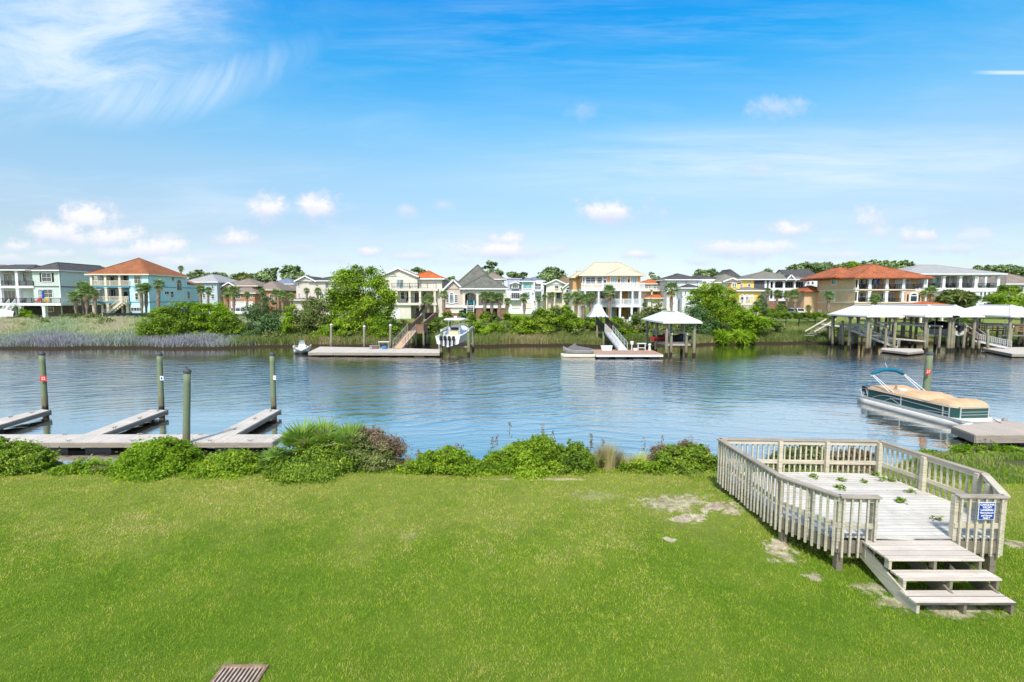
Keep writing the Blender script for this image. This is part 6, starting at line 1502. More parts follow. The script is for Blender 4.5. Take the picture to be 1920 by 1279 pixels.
def skiff():
    p = G(559, 664, 0); t = thing('skiff', 'small white skiff moored at the left end of the long dock', 'boat', (p.x - .2, p.y + 1.7, 0), None, R(-70), local=True); o = (0, 0, 0)
    MB().loft(hullmesh(4.6, 2.2, -.15, .85, 1.05, flat=.8)).build('hull', M_GELD, t, org=o)
    MB().box((-2.2, -.9, .42), (2.1, .9, .46)).build('deck', M_GEL, t, org=o)
    c = MB(); c.loft([[(-.35, -.38, .45), (.35, -.38, .45), (.35, .38, .45), (-.35, .38, .45)], [(-.3, -.34, 1.1), (.2, -.34, 1.15), (.2, .34, 1.15), (-.3, .34, 1.1)], [(-.2, -.3, 1.32), (.1, -.3, 1.4), (.1, .3, 1.4), (-.2, .3, 1.32)]]).build('console', M_GEL, t, org=o)
    MB().add([(.22, -.3, 1.15), (.22, .3, 1.15), (.05, .26, 1.62), (.05, -.26, 1.62)], [(0,1,2,3)]).build('windscreen', M_PALEGLASS, t, org=o, fix=False)
    MB().box((-1.1, -.45, .46), (-.7, .45, .95)).build('seat', M_GEL, t, org=o); MB().box((.9, -.4, .46), (1.5, .4, .75)).build('seat', M_GEL, t, org=o)
    outboard(t, -2.75, 0, .75, .8, M_GREYP)
    r = MB(); r.tube([(1.0, -.98, .85), (1.0, -.98, 1.05), (2.3, -.7, 1.12), (2.3, .7, 1.12), (1.0, .98, 1.05), (1.0, .98, .85)], .02, 6); r.build('rail', M_ALU, t, org=o)
skiff()

# ---- dock A, the long pale one
zA = .5
pA = [tuple(G(u, v, zA).xy) for u, v in ((578, 660.5), (824, 661.5), (826, 655), (740, 652.5), (600, 650))]
dockA = float_dock('long pale boarded floating dock between the skiff and the boat lift', pA, zA, M_DOCKX, .3)
for u, vt, l in ((621, 609, 'slim piling behind the left part of the long pale dock'), (683, 612, 'piling behind the middle of the long pale dock'), (732, 610, 'piling beside the foot of the brown gangway')):
    piling(l, (u, vt), (u, 650), 68.5, .17, M_PILEB, 'light', 'pilings behind the long dock')
def brown_gangway():
    a = P(765, 621.5, 71); b = P(737, 655, 64.6); b.z = zA + .06
    t = gangway('wooden gangway with tan floor leading from the long dock up to the brown landing', a, b, 1.2, (1, .12, 0), pmat('tan_boards', (.55, .34, .2), .8, .1, 1, extra=planks(1, .2, (.45, .32, .22))), M_GREYW)
    c = P(776, 622, 72.3); t = thing('landing', 'brown timber landing and steps at the head of the tan gangway', 'stairs', c)
    z = a.z; x0, x1 = a.x - .1, a.x + 2.2; y0, y1 = 71, 74
    MB().box((x0, y0, z - .15), (x1, y1, z)).build('platform', M_GREYW, t)
    s = MB(); 
    for i in range(7):
        k = i / 6; s.box((x0 + .2 + .9 * k, y1 + 4 * k, z + 1.25 * k), (x0 + 1.5 + .9 * k, y1 + 4 * k + .5, z + 1.25 * k + .06))
    s.build('steps', M_GREYW, t)
    MB().box((x0 + 1.0, y1 + 4.2, z + 1.2), (x0 + 2.6, y1 + 12, z + 1.32)).build('walkway', M_GREYW, t)
    def panel(p, q, H=1.05):
        mb = MB(); p = Vector(p); q = Vector(q); n = int((q - p).length / .16) + 1
        for i in range(n):
            k0 = p.lerp(q, i / n); k1 = p.lerp(q, (i + .85) / n); mb.bar((k0 + k1) / 2, (k0 + k1) / 2 + Vector((0, 0, H)), .05, .13, up=(q - p).normalized())
        mb.bar(p + Vector((0, 0, H + .03)), q + Vector((0, 0, H + .03)), .14, .06); mb.bar(p + Vector((0, 0, -.05)), q + Vector((0, 0, -.05)), .06, .3); mb.build('side_panel', M_BROWNW, t)
    panel((x0 + 1.15, y0, z - .1), (x1, y0, z - .1)); panel((x1, y0, z - .1), (x1, y1, z - .1)); panel((x0, y0 + .1, z), (x0, y1, z)); panel((x0 + .1, y1, z), (x0 + 1.0, y1 + 4, z + 1.25)); panel((x1 - .6, y1, z), (x1 + .4, y1 + 4, z + 1.25)); panel((x0 + 2.7, y1 + 4.2, z + 1.25), (x0 + 2.7, y1 + 9, z + 1.25))
    for x, y in ((x0, y0), (x1, y0), (x0, y1), (x1, y1), (x0 + 1.2, y0)): MB().cyl((x, y, -1), (x, y, z), .14, n=8).build('post', M_PILEB, t)
brown_gangway()
def dock_clutter():
    p = G(716, 656, zA); z = zA; y = 64.8
    t = thing('work_table', 'white-topped table standing on the long dock', 'table', (p.x, y, z)); x = p.x
    MB().box((x - .75, y - .3, z + .88), (x + .65, y + .3, z + .95)).build('table_top', M_WHITE, t)
    for sx in (-.65, .55):
        for sy in (-.22, .22): MB().bar((x + sx, y + sy, z), (x + sx, y + sy, z + .9), .06, .06).build('leg', M_GREYW, t)
    t = thing('tub', 'blue plastic tub on the long dock under the white-topped table', 'tub', (x + .1, y - .4, z)); MB().lathe((x + .1, y - .55, z), [(.26, 0), (.34, .38), (.36, .4), (.31, .39), (.24, .05), (0, .04)], 14).build('body', pmat('blue_tub', (.06, .25, .5), .5, .05), t)
    xb = G(700, 655, zA).x; t = thing('storage_box', 'dark low storage box beside the white-topped table', 'box', (xb, y, z)); MB().box((xb - .6, y - .3, z), (xb + .5, y + .35, z + .4)).build('body', pmat('maroon_box', (.16, .09, .09), .7, .2), t); MB().box((xb - .63, y - .33, z + .4), (xb + .53, y + .38, z + .46)).build('lid', M_GREYP, t)
    xl = G(691, 656, zA).x; t = thing('hose', 'coiled pale hose on the long dock', 'hose', (xl, y, z)); MB().tube([(xl + math.cos(a * .6) * .25, y - .1 + math.sin(a * .6) * .25, z + .03 + .012 * a) for a in range(24)], .025, 6).build('coil', M_WHITE, t)
    xs = G(823, 655, zA).x; t = thing('dock_light', 'white-topped service post at the right end of the long dock', 'post', (xs, 64.3, z)); MB().bar((xs, 64.3, z), (xs, 64.3, z + 1.0), .14, .14).build('post', M_GREYW, t); MB().lathe((xs, 64.3, z + 1.0), [(.1, 0), (.16, .05), (.15, .3), (.05, .38)], 10).build('lamp', M_WHITE, t)
dock_clutter()

# ---- boat lift with the white boat
def boat_lift():
    xa, xb, ya, yb = P(828, 640, 61.5).x, P(878.5, 640, 61.5).x, 61.5, 68.5
    t = thing('boat_lift', 'piling boat lift carrying the large white boat', 'boat lift', ((xa + xb) / 2, ya, 0))
    zt = P(828, 621, 61.5).z
    for x in (xa, xb):
        for y, zz in ((ya, zt), (yb, zt)): MB().cyl((x, y, -1.5), (x, y, zz), .19, n=10).build('piling', M_PILE, t)
        MB().bar((x, ya - .3, zt + .1), (x, yb + .3, zt + .1), .2, .24).build('top_beam', M_ALU, t)
        for y in (ya + 1.2, yb - 1.2): MB().cyl((x, y, .95), (x, y, zt), .02, n=6).build('cable', M_ALU, t)
    for y in (ya + 1.2, yb - 1.2): MB().bar((xa - .1, y, .95), (xb + .1, y, .95), .18, .22).build('cradle_beam', M_EDGEW, t)
boat_lift()
def white_boat():
    c = P(855, 640, 65.5); t = thing('centre_console_boat', 'large white centre-console boat with hard top raised on the boat lift', 'boat', (c.x, 65.6, 0), None, R(84), local=True); o = (0, 0, 0)
    MB().loft(hullmesh(9.5, 3.1, 1.08, 2.45, 3.3, dead=.3)).build('hull', M_GEL, t, org=o)
    MB().box((-4.3, -1.2, 2.12), (3.2, 1.2, 2.17)).build('deck', M_GEL, t, org=o)
    c_ = MB(); c_.loft([[(-.7, -.65, 2.15), (1.1, -.65, 2.15), (1.1, .65, 2.15), (-.7, .65, 2.15)], [(-.6, -.6, 3.2), (.9, -.55, 3.2), (.9, .55, 3.2), (-.6, .6, 3.2)], [(-.2, -.5, 3.5), (.6, -.45, 3.5), (.6, .45, 3.5), (-.2, .5, 3.5)]]); c_.build('console', M_GEL, t, org=o)
    MB().box((-.72, -.5, 2.95), (-.6, .5, 3.3)).build('dashboard', M_BLACK, t, org=o)
    MB().loft([[(-1.5, -.6, 2.17), (-.95, -.6, 2.17), (-.95, .6, 2.17), (-1.5, .6, 2.17)], [(-1.45, -.58, 2.8), (-1.0, -.58, 2.8), (-1.0, .58, 2.8), (-1.45, .58, 2.8)]]).build('leaning_seat', pmat('tan_vinyl', (.62, .45, .26), .6, .05), t, org=o)
    MB().loft([[(x * s, y * s2, z) for x, y in ((-2.0, -1.05), (-1.6, -1.25), (1.0, -1.15), (1.5, -.7), (1.5, .7), (1.0, 1.15), (-1.6, 1.25), (-2.0, 1.05))] for s, s2, z in ((1, 1, 4.25), (1.02, 1.02, 4.33), (.9, .88, 4.45))]).build('hard_top', M_GEL, t, org=o)
    for sx in (-1.3, .7):
        for sy in (-.7, .7): MB().tube([(sx, sy * .9, 2.2), (sx * .9, sy, 3.3), (sx, sy, 4.27)], .04, 6).build('top_support', M_ALU, t, org=o)
    MB().cyl((-.2, 0, 4.45), (-.2, 0, 4.72), .22, .18, 12).build('radar', M_GEL, t, org=o)
    for y in (-.78, -.26, .26, .78): outboard(t, -5.0, y, 1.95, .78, M_BLACK if abs(y) > 0 else M_GREYP)
    r = MB(); r.tube([(1.6, -1.35, 2.75), (1.8, -1.3, 3.1), (3.6, -.75, 3.4), (4.5, 0, 3.55), (3.6, .75, 3.4), (1.8, 1.3, 3.1), (1.6, 1.35, 2.75)], .025, 6); r.build('bow_rail', M_ALU, t, org=o)
white_boat()

# ---- dock B with jet ski and furniture
zB = .5
pB = [tuple(G(u, v, zB).xy) for u, v in ((1118, 664.5), (1243, 664.5), (1222, 656), (1107, 655.5))]
float_dock('reddish boarded floating dock with white edge in front of the apricot house', pB, zB, M_DOCKRED, .24, fmat=M_WHITE)
def gangway_b():
    b = P(1159.5, 657.5, 62.0); b.z = zB + .08; a = P(1134, 623.5, 70.5)
    gangway('white aluminium gangway down to the reddish dock', a, b, 1.15, (1, .1, 0), pmat('pale_grating', (.62, .60, .58), .6, .05, 1, extra=planks(1, .3, (.5, .48, .46))), M_ALU, 1.0)
    t = thing('landing', 'landing with black mesh side screens above the white gangway', 'landing', (a.x, a.y, a.z)); f = P(1119, 612, 76)
    f.z = a.z + .9; w = Vector((1.35, .15, 0))
    MB().bar(Vector(a) + w / 2, f + w / 2, 1.3, .14).build('walkway', M_GREYW, t)
    for o_ in (Vector((-.1, 0, 0)), w):
        m = MB(); p, q = a + o_, f + o_; m.bar(p + Vector((0, 0, .62)), q + Vector((0, 0, .62)), .03, 1.1); m.build('mesh_screen', M_BLACK, t)
        for i in range(4):
            c = p.lerp(q, i / 3); MB().bar(c - Vector((0, 0, .2)), c + Vector((0, 0, 1.25)), .1, .1).build('post', M_BLACK, t)
        for i in range(2):
            c = p.lerp(q, i * .8 + .05); MB().cyl((c.x, c.y, -1), (c.x, c.y, c.z), .15, n=8).build('piling', M_PILEB, t)
gangway_b()
def dock_b_things():
    y = 63.0; z = zB
    x = P(1137, 650, y).x; t = thing('dock_box', 'white dock storage box on the reddish dock', 'box', (x, y, z))
    MB().loft([[(x - .62, y - .28, z), (x + .62, y - .28, z), (x + .62, y + .28, z), (x - .62, y + .28, z)], [(x - .68, y - .32, z + .5), (x + .68, y - .32, z + .5), (x + .68, y + .32, z + .5), (x - .68, y + .32, z + .5)]]).build('body', M_GEL, t)
    MB().box((x - .72, y - .36, z + .5), (x + .72, y + .36, z + .6)).build('lid', M_GEL, t)
    x = P(1184.5, 650, y).x; t = thing('power_pedestal', 'slim grey service pedestal beside the foot of the white gangway', 'pedestal', (x, y, z)); MB().bar((x, y, z), (x, y, z + .75), .1, .1).build('post', M_WHITE, t); MB().loft([[(x - .13, y - .1, z + .7), (x + .13, y - .1, z + .7), (x + .13, y + .1, z + .7), (x - .13, y + .1, z + .7)], [(x - .19, y - .12, z + 1.0), (x + .19, y - .12, z + 1.0), (x + .19, y + .12, z + 1.0), (x - .19, y + .12, z + 1.0)], [(x - .17, y - .1, z + 1.15), (x + .17, y - .1, z + 1.15), (x + .17, y + .1, z + 1.15), (x - .17, y + .1, z + 1.15)]]).build('housing', M_WHITE, t)
    x = P(1202.5, 650, y).x; t = thing('bench_table', 'white fish-cleaning table on the reddish dock', 'table', (x, y, z)); MB().box((x - .55, y - .3, z + .82), (x + .55, y + .3, z + .9)).build('table_top', M_WHITE, t); MB().box((x - .45, y - .22, z + .28), (x + .45, y + .22, z + .33)).build('shelf', M_WHITE, t)
    for sx in (-.45, .45):
        for sy in (-.22, .22): MB().bar((x + sx, y + sy, z), (x + sx, y + sy, z + .83), .06, .06).build('leg', M_WHITE, t)
    x = P(1191, 650, y).x; t = thing('step_box', 'low white step next to the fish-cleaning table', 'step', (x, y, z)); MB().box((x - .25, y - .2, z), (x + .2, y + .2, z + .25)).build('body', M_WHITE, t)
    x = P(1218, 650, y).x; t = thing('bollard', 'short white bollard at the right end of the reddish dock', 'bollard', (x, y, z)); MB().lathe((x, y, z), [(.17, 0), (.15, .1), (.13, .6), (.2, .64), (.2, .74), (.08, .84)], 14).build('post', M_GEL, t)
dock_b_things()
def jetski(label, loc, rz, cover, hull, group=None, covered=True, s=1.0, stripe=None):
    t = thing('jet_ski', label, 'jet ski', loc, group, rz, local=True); o = (0, 0, 0)
    MB().loft([[(x * s, y * w * s, (z0 + z) * s) for y, z in ((-.55, .42), (-.5, .22), (-.25, 0), (.25, 0), (.5, .22), (.55, .42), (.4, .5), (-.4, .5))] for x, w, z0 in ((-1.6, .85, .08), (-1.2, 1, .0), (.3, 1, .0), (1.1, .72, .12), (1.65, .15, .42))]).build('hull', hull, t, org=o)
    if covered:
        MB().loft([[(x * s, y * w * s, (.4 + z * h) * s) for y, z in ((-.56, .0), (-.4, .45), (-.15, .9), (0, 1), (.15, .9), (.4, .45), (.56, 0))] for x, w, h in ((-1.55, .8, .2), (-1.2, .95, .34), (-.4, .85, .46), (.1, .8, .55), (.38, .75, .82), (.7, .8, .62), (1.15, .6, .35), (1.6, .12, .1))], closed=False, cap=False).build('cover', cover, t, org=o, smooth=False)
        if stripe: MB().loft([[(x * s, -.02 - y * w * s, (.415 + z * h) * s) for y, z in ((.55, .05), (.43, .42))] for x, w, h in ((-.9, .97, .4), (-.4, .87, .47), (.1, .82, .56), (.5, .8, .72))], closed=False, cap=False).build('cover_stripe', stripe, t, org=o)
    else:
        MB().loft([[(x, y * w, .48 + z) for y, z in ((-.2, 0), (-.17, .3), (.17, .3), (.2, 0))] for x, w in ((-1.3, .9), (-.2, 1.0), (.1, .8))]).build('seat', M_BLACK, t, org=o)
        MB().loft([[(x, y * w, .48 + z * h) for y, z in ((-.4, 0), (-.3, .5), (.3, .5), (.4, 0))] for x, w, h in ((.0, .8, .5), (.5, 1, 1), (1.2, .5, .4))]).build('cowl', hull, t, org=o)
        MB().bar((.25, -.4, 1.0), (.25, .4, 1.0), .05, .05).build('handlebar', M_BLACK, t, org=o)
c = P(1085, 662, 60.3)
t = thing('jet_ski_float', 'pale drive-on float holding the covered jet ski at the left end of the reddish dock', 'float', (c.x, 60.3, 0), None, R(178), local=True)
MB().loft([[(x, y * w, z) for y in (-.95, .95) for z in ((.0, .34) if y < 0 else (.34, .0))] for x, w in ((-2.0, 1), (1.5, 1), (1.95, .8), (2.15, .45))]).build('body', pmat('cream_plastic', (.66, .62, .48), .6, .06), t, org=(0, 0, 0), bevel=.06)
jetski('jet ski under a grey and silver cover on the pale float', (c.x - .05, 60.3, .25), R(176), pmat('charcoal_cover', (.13, .125, .125), .8, .1, 2, .4, 6), M_GREYP, s=1.12, stripe=pmat('silver_cover', (.5, .5, .52), .7, .05))

# ---- boathouses
def boathouse(label, uf0, uf1, Yf, Yb, v_eave, v_top, roofm, group=None, posts=3, cradle=1.9, brace=True, beamz=None, platform=None):
    x0, x1 = P(uf0, 560, Yf).x, P(uf1, 560, Yf).x; ze = P(960, v_eave, Yf).z; zr = P(960, v_top, Yf + 3).z
    t = thing('boathouse', label, 'boathouse', ((x0 + x1) / 2, Yf, 0), group)
    h = House.__new__(House); h.Y = Yf; h.zg = -1.5; h.root = t
    h.hip(x0, x1, Yf, Yb, ze, zr, roofm, oh=.0, inset=(x1 - x0) * .5, gut=M_WHITE, th=.1)
    ins = .55
    for x in (x0 + ins, x1 - ins):
        for i in range(posts):
            y = Yf + ins + (Yb - Yf - 2 * ins) * i / (posts - 1)
            MB().cyl((x, y, -1.5), (x, y, ze), .19, .17, 10).build('post', M_PILEB, t)
            if brace:
                mb = MB()
                for s in (-1, 1): mb.bar((x, y, ze - .75), (x + s * .6 * (1 if abs(x + s * .6 - (x0 + x1) / 2) < (x1 - x0) / 2 else 0), y, ze - .05), .07, .12); mb.bar((x, y, ze - .75), (x, y + s * .6, ze - .05), .07, .12)
                mb.build('brace', M_GREYW, t)
        MB().bar((x, Yf + .1, ze - .1), (x, Yb - .1, ze - .1), .12, .22).build('roof_beam', M_GREYW, t)
    zb = beamz or ze - 1.45
    for x in (x0 + ins + .75, x1 - ins - .75):
        for y in (Yf + 1.1, Yb - 1.1): MB().cyl((x, y, -1.5), (x, y, zb), .16, n=9).build('lift_piling', M_PILEB, t)
        MB().bar((x, Yf + .8, zb + .1), (x, Yb - .8, zb + .1), .16, .2).build('lift_beam', M_ALU, t)
        for y in (Yf + 2, Yb - 2): MB().cyl((x, y, cradle), (x, y, ze - .1), .025, n=6).build('cable', M_WHITE, t)
    for y in (Yf + 2, Yb - 2): MB().bar((x0 + ins, y, cradle), (x1 - ins, y, cradle), .16, .2).build('cradle', M_EDGEW, t)
    if platform: MB().box((x0 + ins + .2, Yf + 1.2, cradle - .32), (x1 - ins - .2, Yb - 2, cradle - .12)).build('platform', M_GREYW, t)
    return t, x0, x1, ze
_, bx0, bx1, bze = boathouse('cream-roofed boathouse standing alone at the right end of the reddish dock', 1246, 1316, 60, 70, 605, 584.5, M_RCREAM, posts=3, cradle=1.55, brace=False, beamz=2.6, platform=True)
jetski('red jet ski on the lift under the lone cream-roofed boathouse', (bx0 + 1.55, 65.5, 1.5), R(20), M_REDP, pmat('red_gelcoat', (.5, .04, .04), .3, .05), covered=False)
jetski('black-covered jet ski on the lift under the lone cream-roofed boathouse', (bx0 + 3.0, 63.8, 1.5), R(-12), M_BLACK, M_BLACK)
for uf0, uf1, Yb_, l in ((1628.5, 1695.5, 74.3, 'white-roofed boathouse, leftmost of the row at the right'), (1738, 1799, 80, 'long white-roofed boathouse sheltering the dark covered boat'), (1789, 1846, 79, 'white-roofed boathouse joined to the right of the long one'), (1898, 1980, 76.5, 'white-roofed boathouse behind the wooden stairs at the right'), (2025, 2092, 74.3, 'white-roofed boathouse cut off by the right edge')):
    boathouse(l, uf0, uf1, 66, Yb_, 593.5, 572.5, M_RWHITE, 'white-roofed boathouses at the right', cradle=2.0)
def covered_boat():
    x = P(1752, 620, 69).x; t = thing('covered_boat', 'boat under a dark navy cover hanging on the boathouse lift', 'boat', (x + 1.5, 70.2, 1.9), None, R(92), local=True); o = (0, 0, 0)
    MB().loft(hullmesh(6.4, 2.3, .1, 1.05, 1.35, dead=.35)).build('hull', pmat('beige_gelcoat', (.5, .46, .4), .3, .05), t, org=o)
    MB().loft([[(x_, y * w, 1.05 + z * h) for y, z in ((-1.2, -.12), (-1.0, .5), (-.4, .95), (0, 1), (.4, .95), (1.0, .5), (1.2, -.12))] for x_, w, h in ((-3.2, .9, .25), (-2.2, 1, .7), (-.5, .98, .95), (.6, .95, .9), (1.8, .8, .55), (3.0, .3, .3))], closed=False, cap=False).build('cover', pmat('navy_cover', (.012, .016, .03), .7, .1), t, org=o)
    MB().cyl((-3.3, 0, .6), (-3.5, 0, 1.5), .2, .16, 8).build('outboard_motor', M_BLACK, t, org=o)
covered_boat()
x = P(1662, 628, 69).x; jetski('dark jet ski on the lift of the leftmost white-roofed boathouse', (x + .3, 69.5, 2.05), R(60), M_GREYP, M_GREYP, covered=False)
# docks, walkways and stairs at the right
zC = .42
float_dock('small grey floating dock under the leftmost white roof', [tuple(G(u, v, zC).xy) for u, v in ((1651, 655), (1702, 661), (1732, 658), (1728, 654), (1655, 652))], zC, M_DOCKX, .22)
a = P(1593, 617.5, 72); b = P(1683, 651.5, 66.5); b.z = zC + .08
gangway('pale gangway with railings sloping down behind the boathouse posts', a, b, 1.1, (.3, 1, 0), M_DOCKY, M_ALU, .95)
def boardwalk(label, a, b, w, rail=True, name='boardwalk', mat=None, H=1.0):
    a, b = Vector(a), Vector(b); t = thing(name, label, 'boardwalk', a); d = (b - a).normalized(); sd = d.cross(Vector((0, 0, 1))).normalized() * w / 2
    MB().bar(a, b, w, .14).build('walkway', mat or M_DOCKX, t)
    n = max(1, round((b - a).length / 2.6))
    for s in (-1, 1):
        if rail:
            mb = MB(); up = Vector((0, 0, H))
            for k in (1, .66, .33): mb.bar(a + sd * s + up * k, b + sd * s + up * k, .05, .08)
            for i in range(n * 2 + 1): c = a.lerp(b, i / (2 * n)) + sd * s; mb.bar(c, c + up, .08, .08)
            mb.build('handrail', M_GREYW if mat is None else mat, t)
        for i in range(n + 1): c = a.lerp(b, i / n) + sd * s * .9; MB().cyl((c.x, c.y, -1), (c.x, c.y, c.z), .13, n=8).build('piling', M_PILEB, t)
    return t
boardwalk('grey boardwalk from the bank to the head of the pale gangway', P(1545, 608, 80), P(1608, 618.5, 72.3), 1.5, rail=False)
boardwalk('grey walkway joining the boathouse lifts', P(1640, 632, 70), P(1735, 640, 66.6), .9, rail=False, name='catwalk')
def bank_stairs():
    a, b = P(1549, 602, 80), P(1509, 625, 78.5); t = thing('wooden_stairs', 'wooden stair stringers with pale handrails on the bank left of the boathouses', 'stairs', b)
    for o_ in (Vector((0, 0, 0)), Vector((.9, -1.0, 0))): MB().bar(a + o_ + Vector((0, 0, .3)), b + o_ + Vector((0, 0, .3)), .1, .16).build('handrail', M_CREAM, t)
    mb = MB()
    for i in range(9): c = a.lerp(b, i / 8); mb.bar(c + Vector((0, 0, -.3)), c + Vector((.9, -1.0, -.3)), .28, .06)
    mb.build('steps', M_GREYW, t)
bank_stairs()
zD = .45
float_dock('grey floating dock at the right edge in front of the boathouses', [tuple(G(u, v, zD).xy) for u, v in ((1841, 652.5), (1898, 663.5), (2010, 663.5), (2010, 651), (1850, 651))], zD, M_DOCKY, .3)
a = P(1836, 640, 67.5); b = P(1896, 653.5, 64.8); b.z = zD + .08
gangway('white gangway with rails leading to the grey floating dock at the right edge', a, b, 1.1, (.2, 1, 0), M_WHITE, M_ALU, 1.0, n_post=8)
boardwalk('brown railed boardwalk behind the boathouses at the right', P(1835, 619, 73.5), P(1960, 622, 71), 1.6, mat=M_BROWNW)
def right_stairs():
    a, b = P(1806, 618, 73), P(1838, 642, 67.8); t = thing('wooden_stairs', 'brown wooden stairs with pale handrails down to the white gangway', 'stairs', b)
    for o_ in (Vector((0, 0, 0)), Vector((1.3, .5, 0))):
        MB().bar(a + o_ + Vector((0, 0, .95)), b + o_ + Vector((0, 0, .95)), .1, .08).build('handrail', M_GREYW, t); m = MB(); m.bar(a + o_, b + o_, .08, .3)
        for i in range(5): c = a.lerp(b, i / 4) + o_; m.bar(c, c + Vector((0, 0, .95)), .09, .09)
        m.build('stringer', M_BROWNW, t)
    m = MB()
    for i in range(9): c = a.lerp(b, (i + .5) / 9); m.bar(c, c + Vector((1.3, .5, 0)), .3, .06)
    m.build('steps', M_BROWNW, t)
    for i in (0, 1, 3): c = a.lerp(b, i / 3.2); MB().cyl((c.x, c.y, -1), (c.x, c.y, c.z), .14, n=8).build('piling', M_PILEB, t)
right_stairs()
for i, (u, vt, Y, l) in enumerate(((1796, 600, 68.2, 'green piling between the two boathouses beside the covered boat'), (1785, 603, 69.2, 'brown piling just left of the green one beside the covered boat'), (1561, 592, 73.5, 'outer piling at the far left of the boathouse row'), (1852, 616, 65.5, 'piling rising through the white gangway'), (1885, 613, 70, 'green piling with a white notice behind the right gangway'),
      (1835, 637, 66.2, 'stubby dark-capped piling under the right stairs'), (1580, 603, 72, 'thin piling near the head of the pale gangway'))):
    piling(l, (u, vt), (u, 660), Y, .17, M_PILE if 'green' in l else M_PILEB, 'dark', 'pilings around the right boathouses')
# ------------------------------------------------------------------ near docks on the left
zN = .45
Yd0 = G(300, 829, zN).y; Yd1 = G(300, 814.5, zN).y; xr = G(522, 822, zN).x
float_dock('long pale floating dock running along our bank at the left', [(-34, Yd0), (xr, Yd0), (xr, Yd1), (-34, Yd1)], zN, M_DOCKX, .2, name='main_dock')
def finger(label, quad, grp='finger docks'):
    pts = [G(u, v, zN) for u, v in quad]; y0 = Yd1 + .02
    def at(p, q, y): k = (y - p.y) / (q.y - p.y); return (p.x + (q.x - p.x) * k, y)
    nl, fl, fr, nr = pts
    poly = [at(nl, fl, y0), at(nr, fr, y0), (fr.x, fr.y), (fl.x, fl.y)]
    t = float_dock(label, poly, zN - .004, M_DOCKY, .2, name='finger_dock'); t['group'] = grp
    # steel corner post shoes and rub strip
    for p in ((fr.x, fr.y), (fl.x, fl.y)): MB().box((p[0] - .06, p[1] - .05, zN - .3), (p[0] + .06, p[1] + .07, zN + .015)).build('corner_bracket', M_GREYP, t)
finger('finger dock running off the left edge, beside the piling with the red 22', [(-125, 812), (78, 767.5), (92.5, 769), (-52, 812)])
finger('finger dock between the piling with the blue plate and the near piling', [(160, 813), (284, 767.5), (312, 769), (196, 812)])
finger('finger dock nearest the palmetto, with a bluish side', [(408, 812.5), (499, 767), (524.5, 768.5), (446, 812)])
t, a, b = piling('tall green piling carrying the red number 22 plate', (78.5, 663), (85, 770), 30.3, .155, group='pilings of the near docks')
c = P(83, 709.5, 30.1); number_plate(t, (c.x, c.y - .06, c.z), .40, .33, '22', M_SIGNRED, M_SIGNWHITE)
t, a, b = piling('tall green piling with a small blue and white plate', (299, 664), (303, 770), 30.3, .155, group='pilings of the near docks')
c = P(304, 709, 30.2); MB().box((c.x - .09, c.y - .06, c.z - .13), (c.x + .12, c.y - .04, c.z + .13)).build('number_plate', M_SIGNWHITE, t); MB().box((c.x - .03, c.y - .075, c.z - .07), (c.x + .06, c.y - .065, c.z + .06)).build('plate_mark', M_SIGNBLUE, t)
t, a, b = piling('shorter and nearer green piling standing against the long dock', (351, 696), (349.5, 828), Yd0 - .16, .15, group='pilings of the near docks')
t, a, b = piling('tall green piling with a small white plate beside the palmetto', (510, 664), (513.5, 770), 30.3, .155, group='pilings of the near docks')
c = P(515, 708, 30.2); MB().box((c.x - .06, c.y - .06, c.z - .13), (c.x + .1, c.y - .04, c.z + .13)).build('number_plate', M_SIGNWHITE, t)
MB().box((c.x - .01, c.y - .072, c.z - .05), (c.x + .05, c.y - .062, c.z + .06)).build('plate_mark', M_RUST, t)
t, a, b = piling('thick green piling carrying a red 27 plate behind the pontoon boat', (1743.5, 663), (1736, 736), 32.5, .2, group='pilings of the near docks')
c = P(1739, 697, 32.2); number_plate(t, (c.x - .02, c.y - .08, c.z), .30, .32, '27', M_SIGNRED, M_SIGNWHITE)
# mooring rope round the near piling
m = MB(); x, y = G(349.5, 831, zN).x, Yd0 - .16
m.tube([(x + math.cos(q * .7) * .19, y + math.sin(q * .7) * .19, zN - .04 + .004 * q) for q in range(10)], .018, 6); tag(m.build('mooring_rope', M_WHITE), 'pale rope looped round the foot of the nearer piling', 'rope')

def cleat(dock, x, y, z, rz=0):
    mb = MB(); c, s_ = math.cos(rz), math.sin(rz)
    for k in (-.05, .05): mb.cyl((x + c * k, y + s_ * k, z), (x + c * k, y + s_ * k, z + .06), .016, n=6)
    mb.tube([(x - c * .14, y - s_ * .14, z + .075), (x - c * .07, y - s_ * .07, z + .062), (x + c * .07, y + s_ * .07, z + .062), (x + c * .14, y + s_ * .14, z + .075)], .017, 6); mb.build('cleat', M_GREYP, dock)
_md = bpy.data.objects['main_dock']
for u in (60, 130, 250, 330, 395, 470): cleat(_md, G(u, 827, zN).x, Yd0 + .12, zN)
for u in (120, 262, 375): cleat(_md, G(u, 816, zN).x, Yd1 - .12, zN)
for o_, pts in (('finger_dock.001', ((215, 803), (262, 785), (297, 771))), ('finger_dock.002', ((440, 806), (478, 786), (508, 771))), ('finger_dock', ((20, 783), (60, 775)))):
    for (u, v) in pts: g = G(u, v, zN); cleat(bpy.data.objects[o_], g.x, g.y, zN, 1.4)

